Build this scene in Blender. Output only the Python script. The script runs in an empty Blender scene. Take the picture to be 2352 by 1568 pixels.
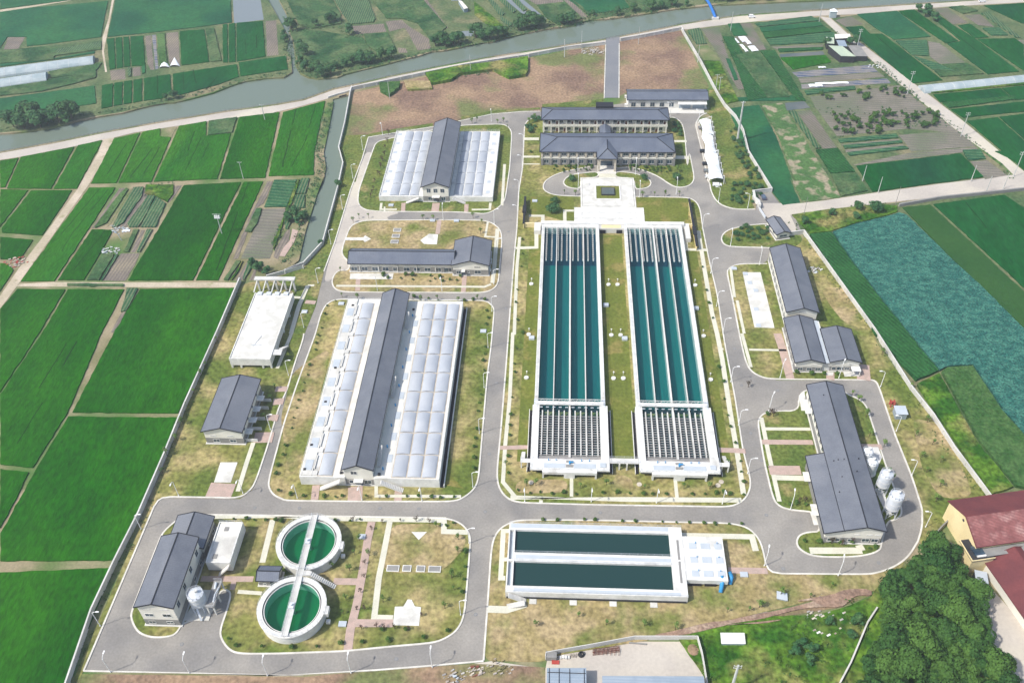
import bpy, bmesh, math, random
from mathutils import Vector, Matrix, geometry, noise as mnoise
random.seed(7)
scene = bpy.context.scene
COL = scene.collection
rad = math.radians
# ---------------------------------------------------------------- camera
CAM_H = 250.0
FOC = 2093.07                       # focal length in pixels of a 2352 px wide picture
YAW, PIT, ROL = -0.07155136, 0.74796963, -0.03376404
_f = Vector((math.sin(YAW)*math.cos(PIT), math.cos(YAW)*math.cos(PIT), -math.sin(PIT)))
_r = Vector((math.cos(YAW), -math.sin(YAW), 0)); _u = _r.cross(_f)
CR = math.cos(ROL)*_r + math.sin(ROL)*_u
CU = -math.sin(ROL)*_r + math.cos(ROL)*_u
cam = bpy.data.cameras.new('camera'); cam.sensor_width = 36; cam.sensor_fit = 'HORIZONTAL'
cam.lens = FOC/2352*36; cam.clip_start = 1; cam.clip_end = 20000
co = bpy.data.objects.new('camera', cam); COL.objects.link(co)
m = Matrix((CR, CU, -_f)).transposed().to_4x4(); m.translation = (0, 0, CAM_H)
co.matrix_world = m; scene.camera = co
# ---------------------------------------------------------------- sky, sun, exposure
SUN_EL, SUN_AZ = rad(51), rad(28)   # shadows point 28 deg north of +X
sd = Vector((-math.cos(SUN_AZ)*math.cos(SUN_EL), -math.sin(SUN_AZ)*math.cos(SUN_EL), math.sin(SUN_EL)))
w = bpy.data.worlds.new('World'); scene.world = w; w.use_nodes = True
nt = w.node_tree; sky = nt.nodes.new('ShaderNodeTexSky'); sky.sky_type = 'NISHITA'; sky.sun_disc = False
sky.sun_elevation = SUN_EL; sky.sun_rotation = math.atan2(sd.x, sd.y); sky.dust_density = 2.0
bg = nt.nodes['Background']; nt.links.new(sky.outputs[0], bg.inputs[0]); bg.inputs[1].default_value = 0.135
sl = bpy.data.lights.new('sun', 'SUN'); sl.energy = 3.35; sl.angle = rad(2.2); sl.color = (1, .955, .88)
so = bpy.data.objects.new('sun', sl); COL.objects.link(so); so.rotation_euler = (-sd).to_track_quat('-Z', 'Y').to_euler()
scene.view_settings.view_transform = 'Standard'; scene.view_settings.look = 'None'
scene.view_settings.exposure = 0.54; scene.view_settings.gamma = 1
scene.render.engine = 'CYCLES'
# ---------------------------------------------------------------- helpers
TX = {'0': 0, '1': 627.19, '2': 1184.69, '3': 1655.08}
TY = {'0': 0, '1': 348.43, '2': 766.55, '3': 1149.83}
def G(px, py, h=0.0):               # point of the survey map on the level h
    d = CR*((px-1176)/FOC) - CU*((py-784)/FOC) + _f
    t = (h-CAM_H)/d.z
    return Vector((d.x*t, d.y*t, h))
def PS(s, h=0.0):                   # 'CR x,y x,y ...' -> world points
    out = []; cx = cy = 0; k = 1
    for t in s.split():
        if ',' not in t:
            if t == 'P': cx = cy = 0; k = 1
            else: cx, cy, k = TX[t[0]], TY[t[1]], .2963
        else:
            a, b = t.split(','); out.append(G(cx+float(a)*k, cy+float(b)*k, h))
    return out
def lin(c): return tuple((v/12.92 if v <= .04045 else ((v+.055)/1.055)**2.4) for v in c)
def rgb(r, g, b): return lin((r/255, g/255, b/255))
def c4(c): return (c[0], c[1], c[2], 1)
def mul(c, k): return tuple(min(1, v*k) for v in c)
def mat(name, c0, c1=None, s1=.05, c2=None, s2=.02, fine=0, fs=2.0, stretch=(1, 1, 1), rough=.85, bump=0, bs=1.0,
        rows=None, lo=.4, hi=.6, lo2=.5, hi2=.65, metal=0, spec=.3, detail=4, mott=0):
    if bump: spec = .04
    m = bpy.data.materials.new(name); m.use_nodes = True; n = m.node_tree; L = n.links.new; N = n.nodes.new
    b = n.nodes['Principled BSDF']; b.inputs['Roughness'].default_value = rough; b.inputs['Metallic'].default_value = metal
    b.inputs['Specular IOR Level'].default_value = spec
    geo = N('ShaderNodeNewGeometry'); mp = N('ShaderNodeMapping'); L(geo.outputs['Position'], mp.inputs[0])
    mp.inputs['Scale'].default_value = stretch
    def nz(sc, det=detail, src=mp):
        t = N('ShaderNodeTexNoise'); t.inputs['Scale'].default_value = sc; t.inputs['Detail'].default_value = det
        L(src.outputs[0], t.inputs['Vector']); return t.outputs['Fac']
    def ramp(src, a, z):
        r = N('ShaderNodeMapRange'); r.inputs[1].default_value = a; r.inputs[2].default_value = z; L(src, r.inputs[0]); return r.outputs[0]
    def mix(f, a, z, mode='MIX'):
        x = N('ShaderNodeMix'); x.data_type = 'RGBA'; x.blend_type = mode
        if isinstance(f, float): x.inputs[0].default_value = f
        else: L(f, x.inputs[0])
        for i, v in ((6, a), (7, z)):
            if isinstance(v, tuple): x.inputs[i].default_value = c4(v)
            else: L(v, x.inputs[i])
        return x.outputs[2]
    col = c0
    if c1: col = mix(ramp(nz(s1), lo, hi), c0, c1)
    if c2: col = mix(ramp(nz(s2), lo2, hi2), col, c2)
    if rows:                        # (angle deg, period m, colour, amount)
        ang, per, rc, am = rows
        m2 = N('ShaderNodeMapping'); L(geo.outputs['Position'], m2.inputs[0]); m2.inputs['Rotation'].default_value = (0, 0, rad(ang))
        wv = N('ShaderNodeTexWave'); wv.inputs['Scale'].default_value = .314/per; wv.inputs['Distortion'].default_value = 1.2
        wv.inputs['Detail'].default_value = 2; wv.inputs['Detail Scale'].default_value = .6
        L(m2.outputs[0], wv.inputs['Vector'])
        f = N('ShaderNodeMath'); f.operation = 'MULTIPLY'; f.inputs[1].default_value = am; L(ramp(wv.outputs['Fac'], .35, .65), f.inputs[0])
        col = mix(f.outputs[0], col, rc)
    if mott:
        r = ramp(nz(.12, 3), .3, .7); g = N('ShaderNodeMapRange'); L(r, g.inputs[0]); g.inputs[3].default_value = 1-mott; g.inputs[4].default_value = 1+mott
        col = mix(1.0, col, g.outputs[0], 'MULTIPLY')
    if fine:
        r = ramp(nz(fs, 3), .3, .7); g = N('ShaderNodeMapRange'); L(r, g.inputs[0]); g.inputs[3].default_value = 1-fine; g.inputs[4].default_value = 1+fine
        col = mix(1.0, col, g.outputs[0], 'MULTIPLY')
    if isinstance(col, tuple): b.inputs['Base Color'].default_value = c4(col)
    else: L(col, b.inputs['Base Color'])
    if bump:
        bp = N('ShaderNodeBump'); bp.inputs['Strength'].default_value = .7; bp.inputs['Distance'].default_value = bump
        L(nz(bs, 5), bp.inputs['Height']); L(bp.outputs[0], b.inputs['Normal'])
    return m
def tag(o, label=None, cat=None, group=None, kind=None):
    if label:
        o['label'] = label
        assert 4 <= len(label.split()) <= 16, (len(label.split()), label)
    if cat: o['category'] = cat
    if group: o['group'] = group
    if kind: o['kind'] = kind
    return o
def empty(name, loc=(0, 0, 0), rz=0, label=None, cat=None, group=None):
    o = bpy.data.objects.new(name, None); COL.objects.link(o); o.location = loc; o.rotation_euler = (0, 0, rz); o.empty_display_size = .1
    return tag(o, label, cat, group)
class MB:                           # collects faces into one mesh object
    def __init__(s): s.v = []; s.f = []; s.m = []; s.cuts = []
    def face(s, pts, mi=0):
        n = len(s.v); s.v += [tuple(p) for p in pts]; s.f.append(tuple(range(n, n+len(pts)))); s.m.append(mi)
    def box(s, x0, x1, y0, y1, z0, z1, mi=0, open_bottom=True):
        n = len(s.v); s.cuts.append((n, len(s.f)))
        s.v += [(x0, y0, z0), (x1, y0, z0), (x1, y1, z0), (x0, y1, z0), (x0, y0, z1), (x1, y0, z1), (x1, y1, z1), (x0, y1, z1)]
        F = [(4, 5, 6, 7), (0, 1, 5, 4), (1, 2, 6, 5), (2, 3, 7, 6), (3, 0, 4, 7)]
        if not open_bottom: F.append((3, 2, 1, 0))
        for f in F: s.f.append(tuple(n+i for i in f)); s.m.append(mi)
    def beam(s, a, b, w=.1, h=None, mi=0):
        a = Vector(a); b = Vector(b); h = w if h is None else h
        d = (b-a).normalized(); up = Vector((0, 0, 1)) if abs(d.z) < .95 else Vector((1, 0, 0))
        s.cuts.append((len(s.v), len(s.f)))
        sx = d.cross(up).normalized()*w/2; sz = sx.cross(d).normalized()*h/2
        n = len(s.v)
        for p in (a, b):
            for q in (-sx-sz, sx-sz, sx+sz, -sx+sz): s.v.append(tuple(p+q))
        for f in [(0, 1, 5, 4), (1, 2, 6, 5), (2, 3, 7, 6), (3, 0, 4, 7), (3, 2, 1, 0), (4, 5, 6, 7)]: s.f.append(tuple(n+i for i in f)); s.m.append(mi)
    def tube(s, pts, r, seg=8, mi=0, cap=True):
        pts = [Vector(p) for p in pts]; rs = r if isinstance(r, (list, tuple)) else [r]*len(pts); n = len(s.v); s.cuts.append((n, len(s.f)))
        for i, p in enumerate(pts):
            d = (pts[min(i+1, len(pts)-1)]-pts[max(i-1, 0)]).normalized(); up = Vector((0, 0, 1)) if abs(d.z) < .9 else Vector((1, 0, 0))
            a = d.cross(up).normalized(); b = d.cross(a)
            for k in range(seg):
                t = 2*math.pi*k/seg; s.v.append(tuple(p+(a*math.cos(t)+b*math.sin(t))*rs[i]))
        for i in range(len(pts)-1):
            for k in range(seg):
                s.f.append((n+i*seg+k, n+i*seg+(k+1) % seg, n+(i+1)*seg+(k+1) % seg, n+(i+1)*seg+k)); s.m.append(mi)
        if cap:
            s.f.append(tuple(n+k for k in range(seg))); s.m.append(mi)
            s.f.append(tuple(n+(len(pts)-1)*seg+k for k in range(seg))); s.m.append(mi)
    def ring(s, cx, cy, r0, r1, z0, z1, seg=64, mi=0):     # solid ring
        for k in range(seg):
            a, b = 2*math.pi*k/seg, 2*math.pi*(k+1)/seg
            def P(r, t, z): return (cx+r*math.cos(t), cy+r*math.sin(t), z)
            s.face([P(r1, a, z0), P(r1, b, z0), P(r1, b, z1), P(r1, a, z1)], mi)
            s.face([P(r0, a, z1), P(r1, a, z1), P(r1, b, z1), P(r0, b, z1)], mi)
            if r0 > 0: s.face([P(r0, b, z0), P(r0, a, z0), P(r0, a, z1), P(r0, b, z1)], mi)
    def prism(s, pts, z0, z1, mi=0, side=None, holes=()):  # flat polygon raised from z0 to z1
        pts = [Vector((p[0], p[1], 0)) for p in pts]
        if sum(pts[i].x*pts[(i+1) % len(pts)].y-pts[(i+1) % len(pts)].x*pts[i].y for i in range(len(pts))) < 0: pts.reverse()
        if len(pts) < 5 and not holes: s.face([(p.x, p.y, z1) for p in pts], mi)
        else:
            fl = pts+[q for h_ in holes for q in h_]
            for t in geometry.tessellate_polygon([pts]+list(holes)):
                a, b, c = (fl[i] for i in t)
                if (b-a).cross(c-a).z < 0: b, c = c, b
                s.face([(p.x, p.y, z1) for p in (a, b, c)], mi)
        if z1 > z0:
            for i in range(len(pts)):
                a, b = pts[i], pts[(i+1) % len(pts)]
                s.face([(a.x, a.y, z0), (b.x, b.y, z0), (b.x, b.y, z1), (a.x, a.y, z1)], mi if side is None else side)
    def build(s, name, mats, parent=None, smooth=False, merge=False, tri=False):
        me = bpy.data.meshes.new(name); me.from_pydata(s.v, [], s.f)
        if not isinstance(mats, (list, tuple)): mats = [mats]
        for m_ in mats: me.materials.append(m_)
        me.polygons.foreach_set('material_index', s.m)
        if smooth: me.polygons.foreach_set('use_smooth', [True]*len(s.f))
        if merge or tri:
            bm = bmesh.new(); bm.from_mesh(me)
            if merge: bmesh.ops.remove_doubles(bm, verts=bm.verts, dist=.001)
            if tri: bmesh.ops.triangulate(bm, faces=[f for f in bm.faces if len(f.verts) > 4])
            bm.to_mesh(me); bm.free()
        me.update()
        o = bpy.data.objects.new(name, me); COL.objects.link(o)
        if parent: o.parent = parent
        return o
def link_copy(o, parent=None):
    c = o.copy(); COL.objects.link(c); c.parent = parent; return c
def copy_tree(o, loc, rz=0, label=None, scale=None, parent=None):
    c = link_copy(o, parent)
    if parent is None:
        c.location = loc; c.rotation_euler = (0, 0, rz)
        if scale: c.scale = (scale,)*3
        if label: tag(c, label)
    for ch in o.children: copy_tree(ch, None, parent=c)
    return c
ORD = 'first second third fourth fifth sixth seventh eighth ninth tenth eleventh twelfth thirteenth fourteenth fifteenth sixteenth seventeenth eighteenth nineteenth twentieth'.split()
ORD += ['twenty-'+o for o in ORD[:9]]+['thirtieth']+['thirty-'+o for o in ORD[:9]]+['fortieth']+['forty-'+o for o in ORD[:9]]
_z = [0]
def dz():                           # a fresh thin layer step so no two sheets coincide
    _z[0] += 1; return (_z[0] % 12)*.0035
def offset_line(pts, d, closed=True):
    n = len(pts); out = []
    for i in range(n):
        a = pts[i-1] if (closed or i > 0) else pts[i]; b = pts[i]; c = pts[(i+1) % n] if (closed or i < n-1) else pts[i]
        t1 = (b-a).to_2d(); t2 = (c-b).to_2d()
        if t1.length < 1e-6: t1 = t2
        if t2.length < 1e-6: t2 = t1
        t1 = t1.normalized(); t2 = t2.normalized()
        n1 = Vector((-t1.y, t1.x)); n2 = Vector((-t2.y, t2.x)); nn = n1+n2
        nn = nn/max(.4, nn.dot(n1)) if nn.length > 1e-6 else n1
        out.append(Vector((b.x+nn.x*d, b.y+nn.y*d, b.z)))
    return out
def ribbon(mb, pts, w, z0, z1, closed=False, mi=0, w2=None):    # raised strip centred on a line
    L_ = offset_line(pts, w/2, closed); R_ = offset_line(pts, -(w2 or w)/2, closed); n = len(pts)
    for i in range(n if closed else n-1):
        j = (i+1) % n
        a, b, c, d = L_[i], L_[j], R_[j], R_[i]
        mb.face([(d.x, d.y, z1), (c.x, c.y, z1), (b.x, b.y, z1), (a.x, a.y, z1)], mi)
        mb.face([(a.x, a.y, z1), (b.x, b.y, z1), (b.x, b.y, z0), (a.x, a.y, z0)], mi)
        mb.face([(d.x, d.y, z0), (c.x, c.y, z0), (c.x, c.y, z1), (d.x, d.y, z1)], mi)
    if not closed:
        for i in (0, -1):
            a, d = L_[i], R_[i]; mb.face([(a.x, a.y, z0), (d.x, d.y, z0), (d.x, d.y, z1), (a.x, a.y, z1)], mi)
def smooth_line(pts, it=2, closed=True):
    for _ in range(it):
        n = len(pts); out = []
        rng = range(n) if closed else range(n-1)
        if not closed: out.append(pts[0])
        for i in rng:
            a, b = pts[i], pts[(i+1) % n]
            L_ = (b-a).length
            if L_ < 1.2: out.append((a+b)/2); continue
            k = min(.25, 2.2/L_)
            out.append(a.lerp(b, k)); out.append(b.lerp(a, k))
        if not closed: out.append(pts[-1])
        pts = out
    return pts
PITS = [[Vector(q) for q in ((x+.2, 231.1, 0), (x+26, 231.1, 0), (x+26, 345, 0), (x+.2, 345, 0))] for x in (-9.1, 28.6)]   # the long tanks reach below ground
# ---------------------------------------------------------------- materials
MT = {}
def D(key, *a, **k): MT[key] = mat(key, *a, **k)
D('soil', rgb(150, 138, 112), rgb(120, 116, 84), .06, rgb(80, 112, 58), .03, fine=.15, fs=1.2, bump=.1, lo2=.45)
D('paddy_a', rgb(22, 82, 4), rgb(36, 92, 8), .03, rgb(16, 72, 8), .012, fine=.34, fs=1.1, stretch=(1, .4, 1), bump=.4, bs=1.2, mott=.08)
D('paddy_b', rgb(40, 96, 16), rgb(28, 88, 18), .04, rgb(62, 112, 18), .02, fine=.3, fs=1.1, stretch=(1, .35, 1), bump=.4, bs=1.2, mott=.1)
D('paddy_c', rgb(32, 86, 56), rgb(44, 96, 56), .02, rgb(26, 78, 52), .03, fine=.2, fs=.5, bump=.3, bs=.8, mott=.12)
D('paddy_d', rgb(12, 76, 30), rgb(24, 82, 38), .03, rgb(16, 68, 40), .02, fine=.22, fs=.6, stretch=(1, .4, 1), bump=.3, bs=.8, mott=.1)
D('olive', rgb(50, 86, 40), rgb(42, 80, 38), .03, fine=.1, fs=.6, bump=.2)
D('sage', rgb(70, 100, 54), rgb(52, 86, 42), .35, rgb(82, 110, 64), .03, fine=.35, fs=.9, bump=.4)
D('meadow', rgb(74, 96, 62), rgb(104, 112, 78), .05, rgb(126, 120, 92), .03, fine=.3, fs=.6, bump=.3, lo2=.56, hi2=.66, detail=7)
D('pitted', rgb(78, 108, 62), rgb(150, 140, 118), .16, rgb(66, 98, 56), .06, fine=.25, fs=.9, bump=.3, lo=.5, hi=.6, detail=7)
D('weeds', rgb(58, 90, 54), rgb(86, 104, 68), .08, rgb(42, 76, 46), .05, fine=.35, fs=.7, bump=.4)
D('wildgreen', rgb(44, 84, 24), rgb(84, 116, 36), .1, rgb(124, 118, 72), .06, fine=.5, fs=.7, bump=.6, bs=.6, detail=8, lo2=.5, hi2=.66, mott=.15)
D('rowcrop', rgb(38, 80, 54), rgb(54, 94, 60), .1, fine=.3, fs=.9, bump=.4, rows=(0, 1.5, rgb(116, 122, 92), .6))
D('rowcrop_x', rgb(32, 80, 54), rgb(48, 92, 60), .1, fine=.3, fs=.9, bump=.4, rows=(96, 2.6, rgb(90, 116, 82), .5))
D('rowcrop_d', rgb(26, 68, 34), rgb(38, 82, 42), .1, fine=.35, fs=.9, bump=.5, rows=(-28, 1.6, rgb(52, 104, 54), .5))
D('tilled', rgb(132, 122, 110), rgb(116, 108, 98), .12, rgb(142, 132, 112), .05, fine=.18, fs=1.5, bump=.15, rows=(4, 1.5, rgb(98, 92, 88), .6))
D('tilled_x', rgb(130, 124, 112), rgb(116, 114, 100), .1, rgb(104, 112, 88), .04, fine=.15, fs=1.5, bump=.15, rows=(96, 2.4, rgb(102, 98, 92), .6))
D('tilled_r', rgb(124, 116, 106), rgb(112, 110, 92), .1, rgb(90, 112, 76), .04, fine=.18, fs=1.5, bump=.15, rows=(-26, 1.5, rgb(92, 86, 84), .6))
D('plastic_rows', rgb(70, 84, 108), rgb(124, 120, 118), .12, fine=.2, fs=1.2, rows=(96, 3.2, rgb(138, 132, 126), .7), rough=.5)
D('mud', rgb(92, 98, 96), rgb(78, 92, 92), .05, rgb(112, 112, 108), .03, fine=.1, rough=.5)
D('waste', rgb(150, 126, 102), rgb(122, 100, 86), .035, rgb(106, 112, 70), .03, fine=.3, fs=.7, bump=.35, detail=7, lo2=.52, hi2=.62, mott=.12)
D('lawn', rgb(120, 120, 66), rgb(160, 145, 102), .09, rgb(92, 106, 48), .05, fine=.4, fs=.6, bump=.25, detail=7, lo=.42, hi=.62, lo2=.46, hi2=.62, mott=.12)
D('lawn_dry', rgb(146, 132, 90), rgb(166, 148, 112), .11, rgb(102, 110, 56), .06, fine=.34, fs=.7, bump=.25, detail=7, lo2=.48, hi2=.62, mott=.1)
D('lawn_green', rgb(84, 102, 48), rgb(106, 114, 58), .09, rgb(140, 130, 86), .08, fine=.38, fs=.8, bump=.25, detail=6, lo2=.55)
D('lawn_turf', rgb(106, 112, 50), rgb(96, 106, 46), .08, rgb(128, 120, 68), .1, fine=.2, fs=.8, bump=.15, detail=5, lo2=.55)
D('asphalt', rgb(136, 132, 126), rgb(147, 142, 134), .04, rgb(127, 124, 120), .05, fine=.1, fs=1.4, detail=8, rough=.9, mott=.09)
D('asphalt_dark', rgb(118, 120, 124), rgb(126, 127, 129), .05, fine=.06, fs=1.2, rough=.9)
D('concrete_road', rgb(188, 180, 168), rgb(176, 168, 158), .05, rgb(196, 188, 170), .03, fine=.06, fs=1, detail=6)
D('dirt_road', rgb(190, 176, 156), rgb(170, 158, 134), .08, rgb(140, 136, 96), .2, fine=.12, fs=1, detail=6, lo2=.6, hi2=.75)
D('kerb', rgb(214, 210, 200), rgb(196, 192, 182), .3, fine=.06)
D('path', rgb(196, 194, 176), rgb(206, 202, 184), .2, fine=.07, fs=2)
D('paver_pink', rgb(182, 158, 146), rgb(170, 150, 138), .5, fine=.1, fs=3)
D('concrete', rgb(206, 204, 198), rgb(194, 193, 188), .12, rgb(214, 211, 204), .06, fine=.04, fs=1.5, detail=6)
D('white', rgb(220, 219, 214), rgb(206, 205, 199), .3, rgb(178, 176, 170), .16, fine=.06, fs=1, lo2=.58, hi2=.75, detail=7)
D('white_roof', rgb(218, 216, 208), rgb(196, 194, 186), .25, rgb(176, 173, 166), .12, fine=.06, lo2=.55, hi2=.75, detail=7)
D('cream', rgb(224, 220, 208), rgb(214, 211, 200), .2, fine=.03)
D('greywall', rgb(140, 138, 134), rgb(130, 129, 126), .3, fine=.05)
D('yellow', rgb(228, 210, 162), rgb(218, 200, 152), .2, fine=.04)
D('wall_old', rgb(204, 202, 196), rgb(186, 185, 179), .15, rgb(204, 202, 196), .1, fine=.06)
D('roof', rgb(108, 112, 119), rgb(100, 104, 112), .25, rgb(116, 119, 125), .08, fine=.1, fs=2.5, rough=.6, rows=(90, .7, rgb(102, 106, 117), .4))
D('roof_x', rgb(98, 105, 117), rgb(90, 97, 110), .2, rgb(106, 112, 122), .08, fine=.1, fs=2.5, rough=.6, rows=(0, .7, rgb(88, 94, 110), .4))
D('roof_edge', rgb(38, 40, 46), fine=.05)
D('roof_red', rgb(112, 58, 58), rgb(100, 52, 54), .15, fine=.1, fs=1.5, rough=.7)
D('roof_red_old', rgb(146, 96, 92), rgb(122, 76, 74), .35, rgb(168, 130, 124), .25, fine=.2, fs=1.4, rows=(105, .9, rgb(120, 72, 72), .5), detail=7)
D('glass', rgb(42, 58, 72), rgb(60, 78, 90), .5, rough=.12, spec=.8)
D('dark', rgb(44, 44, 48), rgb(54, 54, 56), .4)
D('darkgap', rgb(36, 34, 38))
D('dome', rgb(166, 171, 178), rgb(178, 182, 187), .12, rough=.45, spec=.35, fine=.03)
D('bluepanel', rgb(176, 184, 190), rgb(184, 191, 197), .3, rough=.5)
D('metal', rgb(206, 210, 214), rgb(194, 199, 204), .5, rough=.45, metal=0)
D('bluemetal', rgb(150, 164, 176), rgb(162, 174, 184), .3, rough=.45, metal=.2, rows=(90, .9, rgb(138, 152, 166), .4))
D('bluepaint', rgb(44, 132, 186), rgb(60, 144, 194), .5, rough=.4)
D('lampwhite', rgb(232, 232, 230), rough=.4)
D('pole_concrete', rgb(188, 190, 186), rgb(174, 176, 172), .5)
D('membrane', rgb(236, 238, 238), rgb(226, 230, 232), .2, rough=.5)
D('plasticsheet', rgb(156, 168, 172), rgb(170, 180, 182), .2, rgb(142, 158, 162), .08, rough=.7, spec=.1, fine=.05)
D('bark', rgb(96, 82, 66), rgb(80, 68, 56), .8, fine=.1)
D('brownleaf', rgb(82, 58, 50), rgb(66, 62, 44), .8)
D('rust', rgb(120, 70, 58), rgb(96, 62, 52), .8)
D('slat', rgb(164, 160, 155), rgb(142, 138, 134), .3, rgb(116, 112, 116), .12, fine=.06)
D('slatdark', rgb(72, 68, 72), rgb(56, 52, 58), .2)
D('stone', rgb(196, 186, 170), rgb(176, 166, 150), .4)
D('red', rgb(170, 70, 62)); D('rubble', rgb(168, 160, 150), rgb(140, 128, 116), .6, rgb(190, 186, 180), .5, fine=.2)
def leafmat(name, a, b, c):
    m = bpy.data.materials.new(name); m.use_nodes = True; n = m.node_tree; N = n.nodes.new; L = n.links.new
    bs = n.nodes['Principled BSDF']; bs.inputs['Roughness'].default_value = .75; bs.inputs['Specular IOR Level'].default_value = .15
    oi = N('ShaderNodeObjectInfo'); ge = N('ShaderNodeNewGeometry'); nz = N('ShaderNodeTexNoise'); nz.inputs['Scale'].default_value = .45; nz.inputs['Detail'].default_value = 4
    L(ge.outputs['Position'], nz.inputs['Vector'])
    x = N('ShaderNodeMix'); x.data_type = 'RGBA'; x.inputs[6].default_value = c4(a); x.inputs[7].default_value = c4(b)
    r = N('ShaderNodeMapRange'); r.inputs[1].default_value = .35; r.inputs[2].default_value = .65; L(nz.outputs['Fac'], r.inputs[0]); L(r.outputs[0], x.inputs[0])
    y = N('ShaderNodeMix'); y.data_type = 'RGBA'; L(x.outputs[2], y.inputs[6]); y.inputs[7].default_value = c4(c)
    q = N('ShaderNodeMath'); q.operation = 'MULTIPLY'; q.inputs[1].default_value = .65; L(oi.outputs['Random'], q.inputs[0]); L(q.outputs[0], y.inputs[0])
    L(y.outputs[2], bs.inputs['Base Color'])
    MT[name] = m
leafmat('leaf_wood', rgb(30, 66, 28), rgb(58, 94, 42), rgb(86, 118, 48))
leafmat('leaf_bank', rgb(42, 84, 46), rgb(80, 112, 66), rgb(54, 98, 62))
leafmat('leaf_shrub', rgb(52, 84, 32), rgb(82, 108, 46), rgb(62, 92, 40))
leafmat('leaf_sapling', rgb(86, 118, 52), rgb(120, 146, 72), rgb(70, 100, 48))
def watermat(name, tint, opaque, rough=.08, body=None):
    m = bpy.data.materials.new(name); m.use_nodes = True; n = m.node_tree; N = n.nodes.new; L = n.links.new
    b = n.nodes['Principled BSDF']; b.inputs['Base Color'].default_value = c4(body or tint); b.inputs['Roughness'].default_value = rough
    b.inputs['IOR'].default_value = 1.33
    ge = N('ShaderNodeNewGeometry'); nz = N('ShaderNodeTexNoise'); nz.inputs['Scale'].default_value = .8; nz.inputs['Detail'].default_value = 4
    L(ge.outputs['Position'], nz.inputs['Vector']); bp = N('ShaderNodeBump'); bp.inputs['Distance'].default_value = .05; bp.inputs['Strength'].default_value = .4
    L(nz.outputs['Fac'], bp.inputs['Height']); L(bp.outputs[0], b.inputs['Normal'])
    if opaque < 1:
        t = N('ShaderNodeBsdfTransparent'); t.inputs[0].default_value = c4(tint); x = N('ShaderNodeMixShader'); x.inputs[0].default_value = opaque
        L(t.outputs[0], x.inputs[1]); L(b.outputs[0], x.inputs[2]); L(x.outputs[0], n.nodes['Material Output'].inputs[0])
    MT[name] = m
watermat('river_water', rgb(106, 118, 106), 1, .12)
watermat('pond_water', rgb(120, 128, 130), 1, .15)
watermat('clear_water', (.75, .92, .93), .2, .06, rgb(0, 84, 96))
watermat('tank_water', rgb(30, 58, 56), 1, .1)
D('floor_teal', rgb(0, 110, 104), rgb(0, 96, 98), .25, fine=.1, fs=.9, stretch=(1, .04, 1))
D('floor_green', rgb(8, 124, 72), rgb(4, 112, 76), .08, fine=.06)
D('floor_blue', rgb(8, 46, 76), rgb(12, 54, 82), .08)

def haze_box():
    m = bpy.data.materials.new('haze'); m.use_nodes = True; n = m.node_tree
    n.nodes.remove(n.nodes['Principled BSDF']); v = n.nodes.new('ShaderNodeVolumePrincipled')
    v.inputs['Color'].default_value = (.86, .93, 1, 1); v.inputs['Density'].default_value = .00021; v.inputs['Anisotropy'].default_value = .2
    n.links.new(v.outputs[0], n.nodes['Material Output'].inputs['Volume'])
    mb = MB(); mb.box(-2700, 2700, -400, 5300, -3, 256, open_bottom=False)
    tag(mb.build('haze', m), 'thin pale haze that fades the far fields', 'haze', kind='stuff')
haze_box()
# ================================================================ THE SETTING: ground, river, roads
RIVER = PS('00 -700,1290 0,1175 400,1105 760,1030 1200,950 1750,860 2150,805 2352,770 10 470,685 620,655 900,590 1250,520 1650,445 2000,390 2352,335 20 700,300 1150,215 1280,185 1500,150 1740,115 2352,75 30 1000,60 1500,28 1950,0 3500,-60 3500,-200 1000,-5 500,15 0,40 20 1700,20 1450,50 1400,55 1250,70 1150,85 1000,110 860,130 700,150 530,160 330,215 250,225 100,245 10 2352,195 2180,215 2080,235 1900,270 1760,300 1700,325 1560,335 1450,370 1320,395 1230,400 1130,435 1000,465 850,505 700,540 560,575 500,600 350,612 270,600 210,570 170,500 165,400 150,310 125,250 135,170 45,0 20,-90 -110,-90 00 2080,0 2130,90 2180,180 2240,300 2215,390 2255,430 2265,560 2200,600 2070,605 1900,630 1800,660 1650,720 1500,760 1350,795 1260,800 1100,835 950,875 760,905 600,935 400,990 200,1020 100,1030 0,1035 -700,1120')
CANAL = PS('10 462,770 600,735 560,960 512,1160 545,1282 11 505,290 388,722 240,882 100,930 01 2352,905 2260,935 2210,925 11 0,935 120,905 200,840 250,620 340,330 400,180 10 387,1411 410,1300 392,1180 430,1000 468,800')
BOUND = [Vector((-2600, -300, 0)), Vector((2600, -300, 0)), Vector((2600, 5200, 0)), Vector((-2600, 5200, 0))]
mb = MB()
loops = [BOUND, RIVER, CANAL]+PITS
flat = [p for l in loops for p in l]
for t in geometry.tessellate_polygon([[Vector((p.x, p.y, 0)) for p in l] for l in loops]):
    a, b, c = (flat[i] for i in t)
    if (b-a).cross(c-a).z < 0: b, c = c, b
    mb.face([(a.x, a.y, 0), (b.x, b.y, 0), (c.x, c.y, 0)])
for l in (RIVER, CANAL):            # earth banks down to the water
    for i in range(len(l)):
        a, b = l[i], l[(i+1) % len(l)]
        mb.face([(a.x, a.y, 0), (b.x, b.y, 0), (b.x, b.y, -1.6), (a.x, a.y, -1.6)])
tag(mb.build('ground', MT['soil']), kind='structure')
for nm, l, z in (('river', RIVER, -.9), ('canal', CANAL, -.7)):
    mb = MB(); mb.face([(p.x, p.y, z) for p in l])
    tag(mb.build(nm, MT['river_water'], tri=True), kind='structure')
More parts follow.
